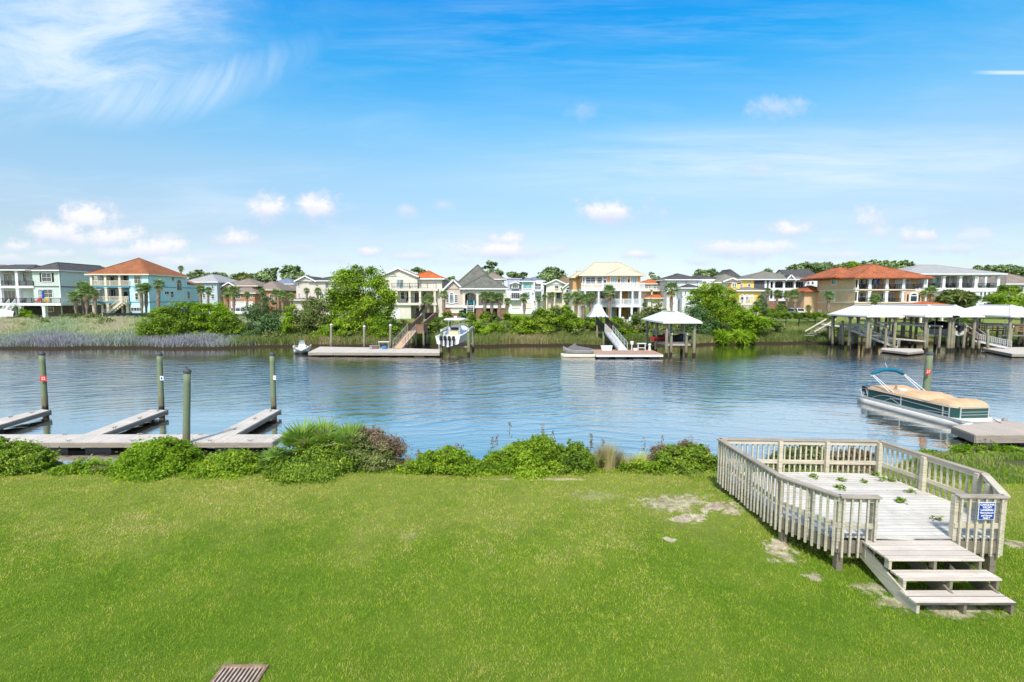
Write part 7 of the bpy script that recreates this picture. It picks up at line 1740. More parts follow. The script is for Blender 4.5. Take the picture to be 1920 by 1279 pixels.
# right dock and pontoon boat
zR = .5
float_dock('grey boarded floating dock at the right edge by the pontoon boat', [tuple(G(u, v, zR).xy) for u, v in ((1785, 799), (1829, 815.5), (2010, 815.5), (2010, 801), (1885, 789))], zR, pmat('brown_dock_boards', (.50, .42, .34), .85, .08, 1, extra=planks(0, .14, (.36, .30, .25))), .34, name='floating_dock')
def pontoon_boat():
    S = G(1611.6, 754.4, 0); Bw = G(1790, 802, 0); d = (Bw - S); L = 7.6; ang = math.atan2(d.y, d.x)
    t = thing('pontoon_boat', 'dark green and white pontoon boat with tan covers and folded teal bimini', 'boat', (S.x, S.y, 0), None, ang, local=True); o = (0, 0, 0)
    B = 2.45; M_PGREEN = pmat('dark_green_panel', (.018, .075, .065), .3, .05, 1, spec=.5); M_PSILV = pmat('brushed_pontoon', (.74, .69, .60), .45, .08, 3, metal=0.0, stretch=(.3, 2, 2), dirt=(.33, .28, .2), dirt_amt=.5)
    # local: x forward from the stern, y = to port (away from us); near side is y=0
    for y in (.2, B - .2):
        n = 12; pts = []; rr = []
        for i in range(n + 1):
            k = i / n; pts.append((-.1 + L * k, y, .11 + (max(0, k - .84) / .16) ** 1.5 * .24)); rr.append(.30 if k < .84 else max(.05, .30 * (1 - ((k - .84) / .16) ** 1.6)))
        MB().tube(pts, rr, 16).build('pontoon', M_PSILV, t, org=o, smooth=True)
        MB().bar((.1, y, .33), (L * .86, y, .33), .12, .1).build('pontoon_bracket', M_ALU, t, org=o)
    ch = .45
    out = [(0, .02), (L - .55, .02), (L - .15, .35), (L - .15, B - .35), (L - .55, B - .02), (0, B - .02)]
    MB().prism(out, .38, .46).build('deck', M_PSILV, t, org=o)
    m = MB(); 
    for p, q in zip(out, out[1:] + out[:1]): m.bar((p[0], p[1], .42), (q[0], q[1], .42), .06, .13)
    m.build('rub_rail', M_ALU, t, org=o)
    fx0, fx1 = .55, L - 1.0; H0, H1 = .46, 1.10
    pan = MB(); ring = [(fx0, .1), (fx1 - .35, .1), (fx1, .4), (fx1, B - .4), (fx1 - .35, B - .1), (fx0, B - .1)]
    for p, q in zip(ring, ring[1:] + ring[:1]): pan.bar((p[0], p[1], (H0 + H1) / 2), (q[0], q[1], (H0 + H1) / 2), .025, H1 - H0 - .04)
    pan.build('fence_panel', M_PGREEN, t, org=o)
    fr = MB(); 
    for p, q in zip(ring, ring[1:] + ring[:1]):
        for z in (H0, H1): fr.bar((p[0], p[1], z), (q[0], q[1], z), .045, .045)
        fr.bar((p[0], p[1], H0), (p[0], p[1], H1), .05, .05)
    y = .07
    for x in (3.15, 5.9): fr.bar((x, y, H0), (x, y, H1), .05, .05)
    # swooping trim rails
    def sweep(x0, x1, z0, z1, bend): fr.tube([(x0 + (x1 - x0) * k / 12, .075, z0 + (z1 - z0) * (1 - (1 - k / 12) ** bend)) for k in range(13)], .018, 6)
    sweep(.9, 2.3, H0 + .02, .86, 2.2); fr.tube([(2.3 + (fx1 - 2.6) * k / 10, .075, .86 - .12 * (k / 10)) for k in range(11)], .018, 6)
    sweep(1.9, 3.1, H0 + .02, .8, 2.4); fr.bar((2.35, .075, .78), (3.1, .075, H0 + .03), .03, .02); fr.tube([(4.4 + 1.9 * k / 8, .075, H0 + .03 + .14 * math.sin(k / 8 * 1.57)) for k in range(9)], .016, 6)
    fr.bar((5.9, .075, H0 + .2), (fx1 - .35, .075, H0 + .2), .02, .02); fr.bar((fx1 + .02, .4, H0 + .2), (fx1 + .02, B - .4, H0 + .2), .02, .02); fr.bar((fx1 + .02, .4, H0 + .36), (fx1 + .02, B - .4, H0 + .36), .02, .02)
    fr.build('fence_rail', M_ALU, t, org=o)
    # tan canvas over the seats, with humps and a dip
    nx, ny = 46, 14; vs = []; rs = random.Random(4)
    for i in range(nx + 1):
        for j in range(ny + 1):
            kx, ky = i / nx, j / ny; x = fx0 - .06 + (fx1 + .1 - fx0) * kx; yy = .04 + (B - .08) * ky
            if x > fx1 - .35: yy = .04 + (x - fx1 + .35) * .85 + (B - .08 - 2 * (x - fx1 + .35) * .85) * ky
            e = min(1, min(ky, 1 - ky) * 7, min(kx, 1 - kx) * 22); hump = .11 + .10 * math.exp(-((x - 1.2) / .7) ** 2) + .17 * math.exp(-((x - 2.6) / .35) ** 2) * math.exp(-((yy - .9) / .5) ** 2) + .13 * math.exp(-((x - 3.7) / .9) ** 2) + .14 * math.exp(-((x - 5.9) / .8) ** 2)
            hump -= .30 * math.exp(-((x - 4.75) / .28) ** 2) * (.6 + .4 * math.sin(yy * 2)); z = H1 + .015 + e ** .6 * (hump + .022 * abs(math.sin(x * 5.5 + yy * 3)) + .018 * abs(math.sin(yy * 9 + x * 4)) - .02) - (0 if e > 0 else .09)
            vs.append((x, yy, z))
    fs = [(i * (ny + 1) + j, (i + 1) * (ny + 1) + j, (i + 1) * (ny + 1) + j + 1, i * (ny + 1) + j + 1) for i in range(nx) for j in range(ny)]
    MB().add(vs, fs).build('canvas_cover', M_TANC, t, org=o, smooth=True, fix=False)
    MB().loft([[(x, y_, z) for x, y_, z in ((2.05, .5, 1.1), (2.05, 1.1, 1.1), (2.4, 1.1, 1.1), (2.4, .5, 1.1))], [(2.15, .55, 1.55), (2.15, 1.05, 1.55), (2.3, 1.05, 1.55), (2.3, .55, 1.55)]]).build('console_cover', M_TANC, t, org=o)
    MB().add([(2.7, .06, 1.02), (3.05, .06, 1.02), (2.85, .5, 1.42), (2.55, .5, 1.45)], [(0, 1, 2, 3)]).build('windscreen', M_GEL, t, org=o, fix=False)
    MB().box((2.5, .35, 1.15), (2.9, .75, 1.42)).build('console', M_GEL, t, org=o, bevel=.05)
    # bimini: canvas rolled in its boot over a bow across the beam, struts leaning forward
    n = 14; arc = [(.75, .12 + (B - .24) * k / n, 2.02 + .32 * math.sin(math.pi * k / n) ** .8) for k in range(n + 1)]
    MB().tube(arc, [.10 + .035 * math.sin(math.pi * k / n) for k in range(n + 1)], 10).build('bimini_canvas', pmat('teal_canvas', (.005, .13, .22), .8, .1, 2, .3, 6), t, org=o, smooth=True)
    for y_ in (.12, B - .12):
        m = MB(); m.tube([(.75, y_, 2.0), (2.3, y_, 1.05)], .025, 6); m.tube([(.85, y_ + .04, 2.0), (2.75, y_ + .04, 1.02)], .025, 6); m.tube([(.7, y_, 2.0), (.7, y_, 1.9)], .04, 6); m.build('bimini_strut', M_WHITE, t, org=o)
    MB().tube([(.8, 1.2, 2.3), (.6, 1.15, 2.75)], .012, 5).build('antenna', M_WHITE, t, org=o)
    om = MB(); om.loft([[(-.75 + a * .3, B / 2 - .1 + b * .22, z) for a, b in ((-1, -.7), (-.4, -1), (.6, -1), (1, -.6), (1, .6), (.6, 1), (-.4, 1), (-1, .7))] for z in (.55, .85, 1.02)]); om.bar((-.75, B / 2 - .1, .6), (-.95, B / 2 - .1, -.3), .16, .2, up=(1, 0, 0)); om.build('outboard_motor', M_BLACK, t, org=o, bevel=.03)
    lad = MB(); lad.tube([(-.1, .25, .42), (-.3, .25, .9), (-.1, .25, 1.15), (.5, .25, 1.1)], .022, 6); lad.tube([(-.1, .65, .42), (-.3, .65, .9), (-.1, .65, 1.15), (.5, .65, 1.1)], .022, 6)
    for z in (.55, .72, .9): lad.bar((-.25, .25, z), (-.25, .65, z), .02, .02)
    lad.build('boarding_ladder', M_ALU, t, org=o)
    for x, y_ in ((fx1 - .4, B + .02), (L - .3, B - .2)): MB().lathe((x, y_, .1), [(.02, 0), (.11, .08), (.12, .4), (.1, .5), (.02, .55)], 10).build('fender', M_GREYP, t, org=o, smooth=True)
pontoon_boat()
m = MB(); p, q = Vector((*G(1862, 787, zR).xy, .55)), Vector((*G(1877, 794, zR).xy, .52)); m.tube([p, p.lerp(q, .5) - Vector((0, 0, .03)), q], .03, 6); tag(m.build('mooring_line', M_GREYP), 'dark mooring line from the pontoon boat to the right dock', 'rope')

# ------------------------------------------------------------------ the viewing deck
def oldwood(name, axis, per, base=(.62, .585, .53), grey=(.33, .30, .26), moss=(.33, .36, .24), ma=.35, gap=.05):
    def ex(t, co, cl):
        cl, h = planks(axis, per, grey, gap)(t, co, cl)
        n = t.noise(co, 1.1, 5, .7); cl = t.mix(t.rng(n, .5, .72, 0, ma, True), cl, moss)
        sp = t.noise(co, 26, 2, .5); cl = t.mix(t.rng(sp, .66, .74, 0, .6), cl, (.12, .1, .08))
        return cl, h
    return pmat(name, base, .85, .1, 1.4, extra=ex)
WD_FLOOR = oldwood('bleached_deck_boards', 1, .145, (.68, .64, .57), (.40, .37, .32), (.36, .34, .29), .5, .07)
WD_BAL = oldwood('mossy_baluster_wood', 2, 3.0, (.60, .56, .45), (.20, .165, .115), (.40, .43, .31), .6, 0)
WD_BALW = oldwood('bleached_baluster_wood', 2, 3.0, (.64, .58, .44), (.30, .245, .17), (.42, .45, .32), .45, 0)
WD_RAIL = oldwood('weathered_rail_wood', 2, 3.0, (.42, .36, .30), (.22, .18, .14), (.36, .34, .28), .4, 0)
WD_STEP = oldwood('worn_step_wood', 1, .19, (.64, .56, .47), (.38, .33, .28), (.45, .40, .34), .3, .06)
WD_DARK = oldwood('dark_joist_wood', 2, 3.0, (.24, .20, .15), (.12, .10, .07), (.18, .20, .12), .5, 0)  # darker wood tone for the joists, foundation posts and inner stringers
ZF, ZR, ZB, ZG = 2.38, 3.24, 2.05, 1.7
def g3(u, v, z=ZR): return G(u, v, z)
def viewing_deck():
    A, B_, C, D = g3(1348, 823), g3(1463, 893), g3(1575, 930.5), g3(1650, 932)
    D2, E, F_, H = g3(1795, 930), g3(1886, 931), g3(1846, 888), g3(1650, 827)
    t = thing('viewing_deck', 'weathered wooden viewing deck with railings and steps on the lawn', 'deck', ((A.x + E.x) / 2, A.y - 2, ZG))
    plan = [A, B_, C, D, D2, E, F_, H]
    poly = [(p.x, p.y) for p in (A, B_, C, E, F_, H)]
    cx = sum(p[0] for p in poly) / 6; cy = sum(p[1] for p in poly) / 6
    def inset(p, k=.06): q = Vector((cx - p[0], cy - p[1])); q.normalize(); return (p[0] + q.x * k, p[1] + q.y * k)
    # floor boards, each clipped to the plan and a little uneven
    rs = random.Random(11); y = min(p[1] for p in poly) + .05; fl = MB(); pin = [inset(p) for p in poly]
    def span(yy):
        xs = []
        for i in range(6):
            (xa, ya), (xb, yb) = pin[i], pin[(i + 1) % 6]
            if (ya - yy) * (yb - yy) < 0: xs.append(xa + (xb - xa) * (yy - ya) / (yb - ya))
        return (min(xs), max(xs)) if len(xs) >= 2 else None
    y1 = max(p[1] for p in poly) - .06
    while y < y1 - .15:
        s0, s1 = span(y), span(y + .135)
        if s0 and s1:
            z = ZF + rs.uniform(-.006, .004); cut = s0[0] + (s0[1] - s0[0]) * rs.uniform(.3, .7)
            for (a0, a1, b0, b1) in ((s0[0], cut - .003, s1[0], cut - .003), (cut + .003, s0[1], cut + .003, s1[1])):
                vs = [(a0, y, z - .035), (a1, y, z - .035), (b1, y + .135, z - .035), (b0, y + .135, z - .035), (a0, y, z), (a1, y, z), (b1, y + .135, z), (b0, y + .135, z)]
                fl.add(vs, [(3,2,1,0),(4,5,6,7),(0,1,5,4),(1,2,6,5),(2,3,7,6),(3,0,4,7)]); z += rs.uniform(-.003, .003)
        y += .1435
    fo = fl.build('floor', WD_FLOOR, t, fix=False)
    # rim joists
    rim = [A, B_, C, E, F_, H]
    for p, q in zip(rim, rim[1:] + rim[:1]):
        a, b = inset(p, .05), inset(q, .05); MB().bar((*a, ZF - .16), (*b, ZF - .16), .05, .24).build('rim_joist', WD_DARK, t)
    # posts below
    for p in rim + [A.lerp(B_, .5), H.lerp(F_, .5), C.lerp(E, .33), C.lerp(E, .75)]:
        a = inset(p, .14); MB().box((a[0] - .06, a[1] - .06, ZG - .4), (a[0] + .06, a[1] + .06, ZF - .06)).build('foundation_post', WD_DARK, t)
    # railing runs: cap rail, top and mid stringers, uneven balusters, posts
    def run(p, q, mat, capm, posts, outward):
        p, q = Vector(p), Vector(q); d = (q - p); L = d.length; d.normalize(); o_ = Vector((d.y, -d.x, 0))
        if o_.dot(Vector((p.x + q.x, p.y + q.y, 0)) / 2 - Vector((cx, cy, 0))) < 0: o_ = -o_
        r = MB(); up = Vector((0, 0, 1))
        r.bar(p + up * 0, q, .14, .038); r.build('cap_rail', capm, t, bevel=.004)
        s = MB(); s.bar(p - up * .075 - o_ * .02, q - up * .075 - o_ * .02, .035, .09); s.bar(p + up * (ZF + .27 - ZR) - o_ * .02, q + up * (ZF + .27 - ZR) - o_ * .02, .035, .10)
        s.build('stringer', mat, t)
        n = max(2, round(L / .142)); 
        for i in range(n):
            k = (i + .5) / n; c = p.lerp(q, k) + o_ * .022; tl = rs.uniform(-.008, .008); bt = ZB + rs.uniform(-.03, .02)
            b = MB(); b.bar(Vector((c.x + tl, c.y, bt)), Vector((c.x, c.y, ZR - .022)), .036, .038, up=o_); b.build('baluster', mat if rs.random() < .65 else WD_BALW, t)
        for k in posts:
            c = p.lerp(q, k) - o_ * .07; MB().box((c.x - .048, c.y - .048, ZF - .2), (c.x + .048, c.y + .048, ZR - .02)).build('post', mat, t)
    run(A, B_, WD_BAL, WD_RAIL, (.03, .5, .97), 1); run(B_, C, WD_BAL, WD_RAIL, (.5, .97), 1); run(C, D, WD_BAL, WD_RAIL, (.06, .93), 1)
    run(D2, E, WD_BALW, WD_RAIL, (.04, .96), 1); run(E, F_, WD_BALW, WD_BALW, (.5,), 1); run(F_, H, WD_BALW, WD_RAIL, (.03, .5, .97), 1); run(H, A, WD_BALW, WD_RAIL, (.33, .62, .97), 1)
    # steps
    ys = D.y
    tz = [ZF - .03, ZF - .235, ZF - .45]
    s1 = [(G(1642, 1023, tz[0]), G(1847, 1049, tz[0])), (G(1690, 1063, tz[1]), G(1880, 1086, tz[1])), (G(1718, 1100, tz[2]), G(1908, 1131, tz[2]))]
    xa = [(G(1667, 1049, tz[0]).x, G(1847, 1049, tz[0]).x), (G(1694, 1086, tz[1]).x, G(1880, 1086, tz[1]).x), (G(1719, 1131, tz[2]).x, G(1908, 1131, tz[2]).x)]
    yf = [G(1750, 1049, tz[0]).y, G(1750, 1086, tz[1]).y, G(1750, 1131, tz[2]).y]; yb = [min(p[1] for p in poly) + .06, yf[0] + .03, yf[1] + .03]
    for i in range(3):
        x0, x1 = xa[i]; st = MB(); w = (yb[i] - yf[i]); h = w / 2
        for j in range(2): st.box((x0, yf[i] + h * j + .004, tz[i] - .04 - .002 * j), (x1, yf[i] + h * (j + 1) - .006, tz[i]))
        st.build('step', WD_STEP, t, bevel=.004)
    x0s = [xa[0][0] + .02, (xa[0][0] + xa[0][1]) / 2, xa[0][1] - .1]
    for j, off in enumerate((0, .5, 1)):
        mb = MB()
        for i in range(3):
            x = xa[i][0] + .02 + (xa[i][1] - xa[i][0] - .1) * off
            mb.box((x, yf[i] + .02, max(ZG - .1, tz[i] - .2)), (x + .05, yf[i] + .13, tz[i] - .043))
        xa0, xa2 = xa[0][0] + .02 + (xa[0][1] - xa[0][0] - .1) * off, xa[2][0] + .02 + (xa[2][1] - xa[2][0] - .1) * off
        mb.bar((xa0 + .025, yb[0] + .06, tz[0] - .21), (xa2 + .025, yf[2] + .14, ZG + .05), .046, .27)
        mb.build('stair_stringer', WD_BALW if j == 0 else WD_DARK, t)
    return t
deck = viewing_deck()
def deck_sign():
    ysg = G(1840, 931, ZR).y - .075; c = P(1849.5, 958, ysg); w, h = .29, .32
    t = thing('sign', 'small blue notice board with white capital letters fixed to the deck railing', 'sign', (c.x, c.y, c.z - h / 2))
    MB().box((c.x - w/2 - .008, c.y - .004, c.z - h/2 - .008), (c.x + w/2 + .008, c.y + .008, c.z + h/2 + .008)).build('border', M_SIGNWHITE, t)
    MB().box((c.x - w/2, c.y - .008, c.z - h/2), (c.x + w/2, c.y - .005, c.z + h/2)).build('face', M_SIGNBLUE, t)
    for i, (s, sz) in enumerate((('CAROLINA', .054), ('YACHT', .054), ('LANDING', .054), ('Homeowners', .046), ('and Guests', .046), ('ONLY', .05))):
        text_obj(t, s, (c.x, c.y - .011, c.z + h/2 - .036 - .053 * i), sz, M_SIGNWHITE, .0012)
deck_sign()
L_IVY = leafmat('fallen_leaf', [(.1, (.08, .15, .02)), (.5, (.17, .30, .03)), (.85, (.30, .38, .06)), (1, (.4, .25, .08))], .3)
def leafy_sprig(label, u, v, ru, rv, n, seed, z=ZF, Y=None):
    c = G(u, v, z) if Y is None else P(u, v, Y); rx = ru * c.y / FPX; ry = abs(G(u, v - rv, z).y - c.y) if Y is None else .1
    rs = np.random.RandomState(seed); k = 4
    pos = []; tw = MB()
    t = thing('fallen_sprig', label, 'leafy sprig', (c.x, c.y, z))
    for i in range(max(2, n // 14)):
        a = rs.random() * 6.28; r = rs.random(); e = Vector((math.cos(a) * rx * r, math.sin(a) * ry * r, .03)); tw.tube([(c.x, c.y, z + .012), (c.x + e.x * .5, c.y + e.y * .5, z + .03 + .03 * rs.random()), (c.x + e.x, c.y + e.y, z + .015)], .004, 4)
        for j in range(14): q = rs.random(); pos.append((e.x * q + rs.normal(0, .04), e.y * q + rs.normal(0, .04), .02 + .05 * rs.random()))
    tw.build('twig', M_BARK, t)
    pos = np.array(pos); nr = rand_unit(rs, len(pos)) * .5 + np.array([0, 0, 1.0]); nr /= np.linalg.norm(nr, axis=1, keepdims=True)
    vv, ff, tt = leaf_cloud(pos, nr, .045, 1.7, np.clip(.5 + rs.normal(0, .2, len(pos)), 0, 1), rs)
    link_mesh('leaves', np_mesh('leaves', vv, ff, L_IVY, tt), t)
for (u, v, a, b_, n, l) in ((1688, 941, 17, 6, 80, 'leafy green sprig lying in the middle of the deck'), (1522, 894, 14, 5, 60, 'leafy sprig on the deck just inside the back railing'), (1577, 901, 12, 5, 50, 'leafy sprig on the deck right of the back rail post'), (1574, 915, 16, 6, 70, 'leafy sprig on the deck near the left railing'),
      (1672, 902, 30, 8, 90, 'trailing sprig along the foot of the right railing'), (1640, 890, 14, 6, 60, 'sprig against the far right corner post of the deck'), (1756, 974, 16, 5, 34, 'scatter of small pale green leaves before the steps'), (1706, 923, 12, 3, 20, 'few loose leaves near the right railing'), (1620, 905, 8, 3, 18, 'tiny sprig in the back part of the deck')):
    leafy_sprig(l, u, v, a, b_, n, u + v)

# storm drain grate at the bottom edge
def grate():
    c0, c1 = G(420, 1255, ZG), G(496, 1255, ZG); y1 = c0.y; y0 = y1 - .62;  x0, x1 = c0.x, c1.x; z = ZG + .035
    sh = (G(396, 1279, ZG).x - G(420, 1255, ZG).x) / (G(396, 1279, ZG).y - y1) if False else 0
    t = thing('storm_drain', 'rusty iron storm drain grate set in the lawn', 'drain', ((x0 + x1) / 2, (y0 + y1) / 2, ZG))
    f = MB(); w = .04
    f.box((x0 - w, y1, z - .12), (x1 + w, y1 + w * 1.4, z)); f.box((x0 - w, y0 - w, z - .12), (x1 + w, y0, z)); f.box((x0 - w, y0, z - .12), (x0, y1, z)); f.box((x1, y0, z - .12), (x1 + w, y1, z))
    f.build('frame', pmat('rust_stained_frame', (.26, .17, .11), .9, .35, 9, .6, 30, dirt=(.36, .27, .18)), t, bevel=.006)
    n = 10; b = MB()
    for i in range(n + 1): x = x0 + (x1 - x0) * (i + .0) / n; b.box((x - .011, y0, z - .045), (x + .011, y1, z - .004))
    b.build('bars', pmat('worn_iron_bars', (.50, .36, .30), .7, .3, 8, .3, 30), t)
    MB().box((x0, y0, z - .118), (x1, y1, z - .11)).build('pit_shade', M_BLACK, t)  # shallow black sheet, its colour paints the drain's shade below the bars
grate()

# ------------------------------------------------------------------ shrubs on our own bank
NB = 'shrubs along the near bank'
def near_bush(label, u, Y, lobes, mat, n, leaf=.055, seed=0, name='round_bush', cat='bush', **kw):
    Y = Y - .55 if Y < 17 else Y; n = int(n * 1.9); leaf = leaf * .68; rq = random.Random(seed); ext = []
    for (lu, lv, ru, rv) in lobes:
        for _ in range(6):
            a = rq.random() * 2.6 + .25; ext.append((lu + math.cos(a) * ru * rq.uniform(.7, 1.05), lv - math.sin(a) * rv * rq.uniform(.9, 1.15), ru * rq.uniform(.05, .1), rv * rq.uniform(.25, .45), rq.uniform(-.3, .3)))
            a = rq.random() * 3.6 - .2; ext.append((lu + math.cos(a) * ru * .85, lv - math.sin(a) * rv * .8, ru * rq.uniform(.16, .34), rv * rq.uniform(.22, .42), rq.uniform(-.3, .3)))
    lobes = [(q[0], q[1], q[2] * .92, q[3] * .88) for q in lobes] + ext; kw.setdefault('twigs', 8)
    return tree(name, label, cat, u, 898, Y, lobes, mat, n, leaf, .03, kw.pop('group', NB), seed, kw.pop('clump', .3), elong=kw.pop('elong', 2.2), **kw)
near_bush('grey-green rounded bush at the left edge of the near bank', 30, 15.7, [(20, 858, 42, 24), (62, 862, 32, 22), (-15, 852, 34, 26), (40, 882, 50, 16)], L_MID, 26000, seed=201, shell=.5)
near_bush('low bright bush right of the left edge bush', 130, 15.5, [(118, 886, 24, 10), (140, 880, 12, 11), (98, 892, 20, 8)], L_FRESH, 9000, seed=202)
near_bush('low weedy bush where the water shows under the dock', 185, 15.5, [(172, 889, 22, 7), (195, 884, 14, 9), (215, 892, 18, 8)], L_FRESH, 8000, seed=203)
near_bush('large lime green mound of a bush below the shorter near piling', 300, 15.8, [(300, 852, 52, 26), (265, 866, 36, 22), (338, 860, 34, 24), (300, 880, 76, 18), (315, 838, 28, 14)], L_LIME, 42000, seed=204)
near_bush('dark and light green bush between the lime mound and the palmetto', 425, 15.7, [(405, 874, 34, 18), (440, 866, 34, 22), (470, 872, 30, 20), (425, 886, 60, 12)], L_FRESH, 26000, seed=205)
near_bush('dark tangled bush under the palmetto fronds', 575, 15.8, [(545, 870, 34, 20), (592, 858, 40, 30), (645, 862, 42, 28), (590, 874, 86, 10)], L_MID, 42000, seed=206)
near_bush('reddish-green bush at the right of the palmetto', 690, 15.9, [(672, 842, 30, 28), (700, 860, 34, 30), (660, 872, 34, 22), (720, 878, 28, 18)], L_OLIVE, 24000, .045, 207, twigs=14)
near_bush('sparse half-dead shrub with brown leaves beside the palmetto', 712, 16.2, [(705, 826, 26, 22), (735, 845, 22, 26), (690, 815, 18, 14), (745, 868, 16, 20)], L_DRY, 7000, .04, 208, 'dry_shrub', 'shrub', twigs=40, bark=M_PALEBARK, shell=.2, clump=.5)
near_bush('bright green bush right of the half-dead shrub', 800, 15.6, [(762, 884, 24, 12), (785, 878, 26, 15), (815, 868, 32, 20), (845, 864, 34, 22), (880, 878, 34, 16), (910, 886, 24, 11)], L_FRESH, 26000, seed=209)
near_bush('big fresh green bush in the middle of the near bank, left of the paired one', 990, 15.8, [(975, 862, 40, 28), (1012, 852, 40, 30), (940, 868, 34, 22), (915, 882, 28, 14), (1000, 882, 60, 16)], L_FRESH, 42000, seed=210, twigs=10)
near_bush('fresh green bush joined to the right of the big middle one', 1080, 15.7, [(1078, 858, 28, 24), (1090, 872, 26, 22), (1060, 878, 30, 18)], L_MID, 22000, seed=211)
near_bush('low creeping green bush in the gap right of the bright bush', 905, 15.5, [(895, 886, 24, 10), (920, 884, 24, 12)], L_FRESH, 9000, seed=212)
near_bush('tawny mixed bush left of the viewing deck', 1290, 15.9, [(1262, 860, 28, 24), (1300, 862, 30, 26), (1325, 872, 24, 22), (1285, 882, 50, 15)], L_MID, 30000, seed=213, twigs=12)
near_bush('brown-tipped shrub rising behind the tawny bush', 1275, 16.3, [(1240, 852, 18, 18), (1285, 842, 20, 14), (1312, 848, 18, 14), (1228, 872, 20, 16)], L_DRY, 7000, .04, 214, 'dry_shrub', 'shrub', twigs=30, bark=M_PALEBARK, shell=.3, clump=.5)
near_bush('mottled shrub seen through the back railing of the deck, left half', 1500, 16.2, [(1480, 866, 34, 24), (1525, 862, 34, 24), (1500, 884, 50, 14)], L_OLIVE, 22000, seed=215, twigs=14)
near_bush('mottled shrub seen through the back railing of the deck, right half', 1590, 16.0, [(1570, 868, 30, 22), (1612, 866, 30, 22), (1590, 886, 50, 12)], L_DRY, 14000, .045, 216, twigs=14)
near_bush('feathery light green weeds at the foot of the pontoon boat dock', 1850, 19.2, [(1820, 846, 20, 9), (1850, 838, 16, 12), (1895, 850, 34, 9), (1860, 856, 60, 8)], L_LIME, 11000, .06, 217, twigs=10, elong=3)
near_bush('green weeds right behind the deck corner', 1760, 17.8, [(1745, 856, 24, 8), (1785, 860, 24, 8)], L_FRESH, 9000, .05, 218, elong=3)
def reeds_clump(label, u0, u1, Y, H, n, seed, mat, cat='reeds'):
    rs = np.random.RandomState(seed); x0, x1 = P(u0, 880, Y).x, P(u1, 880, Y).x
    x = rs.uniform(x0, x1, n); y = Y + rs.uniform(-.6, .6, n); z = near_h(x, y)
    cx, cy = (x0 + x1) / 2, Y; t = thing('reed_clump', label, cat, (cx, cy, float(near_h(cx, cy))), 'reed clumps on the near bank')
    h = H * (1 - .45 * (np.abs(x - cx) / ((x1 - x0) / 2)) ** 2)
    pts = np.stack([x - cx, y - cy, z - float(near_h(cx, cy))], 1)
    link_mesh('blades', blades('blades', pts, h, .014, mat, seed, .45, np.clip(.78 + rs.normal(0, .16, n), 0, 1)), t)
reeds_clump('tan dry reed clump right of the joined green bushes', 1108, 1168, 15.9, .95, 2600, 301, L_REED)
reeds_clump('sparser grey-green reeds between the tan clump and the tawny bush', 1160, 1232, 16.0, .75, 2000, 302, L_GRASS)
reeds_clump('short pale reeds beside the half-dead shrub', 745, 790, 16.0, .6, 900, 303, L_REED)
def stalks(label, u, Y, H, n, seed):
    rs = random.Random(seed); b = P(u, 890, Y); b.z = float(near_h(b.x, Y)); t = thing('seed_stalks', label, 'tall weed', b, 'tall seed stalks on the near bank')
    rr = np.random.RandomState(seed)
    for i in range(n):
        m = MB(); pos = []
        dx, dy = rs.gauss(0, .16), rs.gauss(0, .1); h = H * (.75 + .3 * rs.random()); top = Vector((b.x + dx * 1.6, b.y + dy, b.z + h)); m.tube([(b.x + dx * .5, b.y + dy, b.z), top], .006, 4)
        for k in range(34): q = rs.random() * .3; pos.append((dx * 1.6 + rs.gauss(0, .03), dy + rs.gauss(0, .03), h * (1 - q) + .03))
        m.build('stem', M_PALEBARK, t)
        vv, ff, tt = leaf_cloud(np.array(pos), rand_unit(rr, len(pos)), .035, 2.2, np.clip(.5 + rr.normal(0, .15, len(pos)), 0, .8), rr)
        link_mesh('seed_head', np_mesh('seed_head', vv, ff, L_DRY, tt), t)
for u, H, n, l in ((948, 1.75, 3, 'cream plume of seed heads above the left side of the big middle bush'), (1032, 1.6, 3, 'seed stalks above the right side of the big middle bush'), (1108, 1.35, 3, 'small dry stalks at the right tip of the joined bush'), (822, 1.35, 3, 'pointed seed spike above the bright bush'), (845, 1.3, 3, 'thin plumes right of the pointed seed spike'), (1228, 1.5, 3, 'brown seed heads at the left of the tawny bush'), (1290, 1.5, 4, 'brown seed heads in the middle of the tawny bush')):
    stalks(l, u, 16.1, H, n, u)
def palmetto(label, u, v, Y, rad, seed):
    b = P(u, 898, Y); b.z = float(near_h(b.x, Y)); c = P(u, v, Y) - b; s = rad * Y / FPX
    t = thing('palmetto_shrub', label, 'palmetto', b, 'saw palmettos on the near bank')
    o = link_mesh('fronds', PALMS_N[seed % 2], t, (0, 0, c.z)); o.scale = (s, s, s * .95); o.rotation_euler = (0, 0, seed * 1.7)
    MB().tube([(0, 0, -.1), (.03, 0, c.z * .5), (0, 0, c.z)], [.14, .12, .08], 8).build('stem', M_BOOT, t, org=(0, 0, 0))
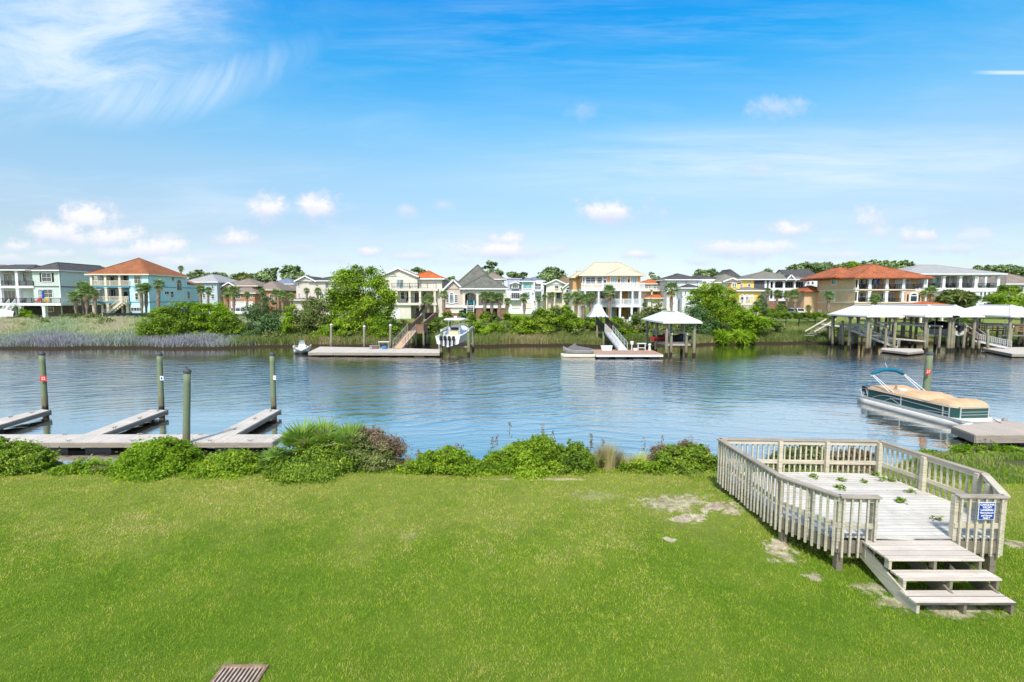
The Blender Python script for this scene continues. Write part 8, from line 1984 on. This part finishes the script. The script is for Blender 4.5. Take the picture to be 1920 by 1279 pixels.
L_PALM2 = leafmat('palmetto_leaf', [(0.0, (0.07, 0.14, 0.02)), (0.5, (0.24, 0.38, 0.06)), (0.82, (0.38, 0.48, 0.14)), (0.88, (0.34, 0.30, 0.14)), (1, (0.42, 0.34, 0.2))], .3, .4, .35)
def fan_fronds(name, seed, nf):
    rs = random.Random(seed); V = []; F = []; T = []
    def quad(*q, t): k = len(V); V.extend(q); F.append((k, k + 1, k + 2, k + 3)); T.append(t)
    for i in range(nf):
        az = i * 2.39996 + rs.random() * .5; el = R(84 - 84 * (i / nf) ** .8 + 10 * rs.gauss(0, 1))
        dr = Vector((math.cos(az) * math.cos(el), math.sin(az) * math.cos(el), math.sin(el))); side = dr.cross(Vector((.01, 0, 1))).normalized(); nrm = side.cross(dr).normalized()
        pl = .28 + .2 * rs.random(); p1 = dr * pl + Vector((0, 0, -.02)); t0 = max(0, min(.95, .45 + .2 * rs.gauss(0, 1))); quad(-side * .008, side * .008, p1 + side * .008, p1 - side * .008, t=t0)
        nl = 17; Rl = .52 + .16 * rs.random()
        for k in range(nl):
            th = R(-82 + 164 * k / (nl - 1)); ld = (dr * math.cos(th) + side * math.sin(th) + nrm * .25 * abs(math.sin(th))).normalized(); L = Rl * (.72 + .28 * math.cos(th)) * (.85 + .3 * rs.random())
            w = nrm.cross(ld).normalized() * .027; m = p1 + ld * L * .6; e = p1 + ld * L + Vector((0, 0, -.03 - .14 * rs.random() ** 2)) * L * 1.4; t = min(1, max(0, t0 + rs.gauss(0, .08)))
            quad(p1 - w * .4, p1 + w * .4, m + w, m - w, t=t); quad(m - w, m + w, e + w * .1, e - w * .1, t=t)
    return np_mesh(name, np.array([tuple(v) for v in V]), np.array(F), L_PALM2, np.array(T))
PALMS_N = [fan_fronds('fronds', 31, 27), fan_fronds('fronds', 57, 24)]
palmetto('large spiky palmetto, left one of the clump beside the near docks', 568, 850, 15.6, 70, 1)
palmetto('spiky palmetto, middle one of the clump beside the near docks', 610, 846, 15.9, 72, 2)
palmetto('spiky palmetto, right one of the clump beside the half-dead shrub', 660, 850, 15.6, 66, 3)
palmetto('low palmetto with drooping fronds at the left of the clump', 520, 872, 15.2, 44, 4)
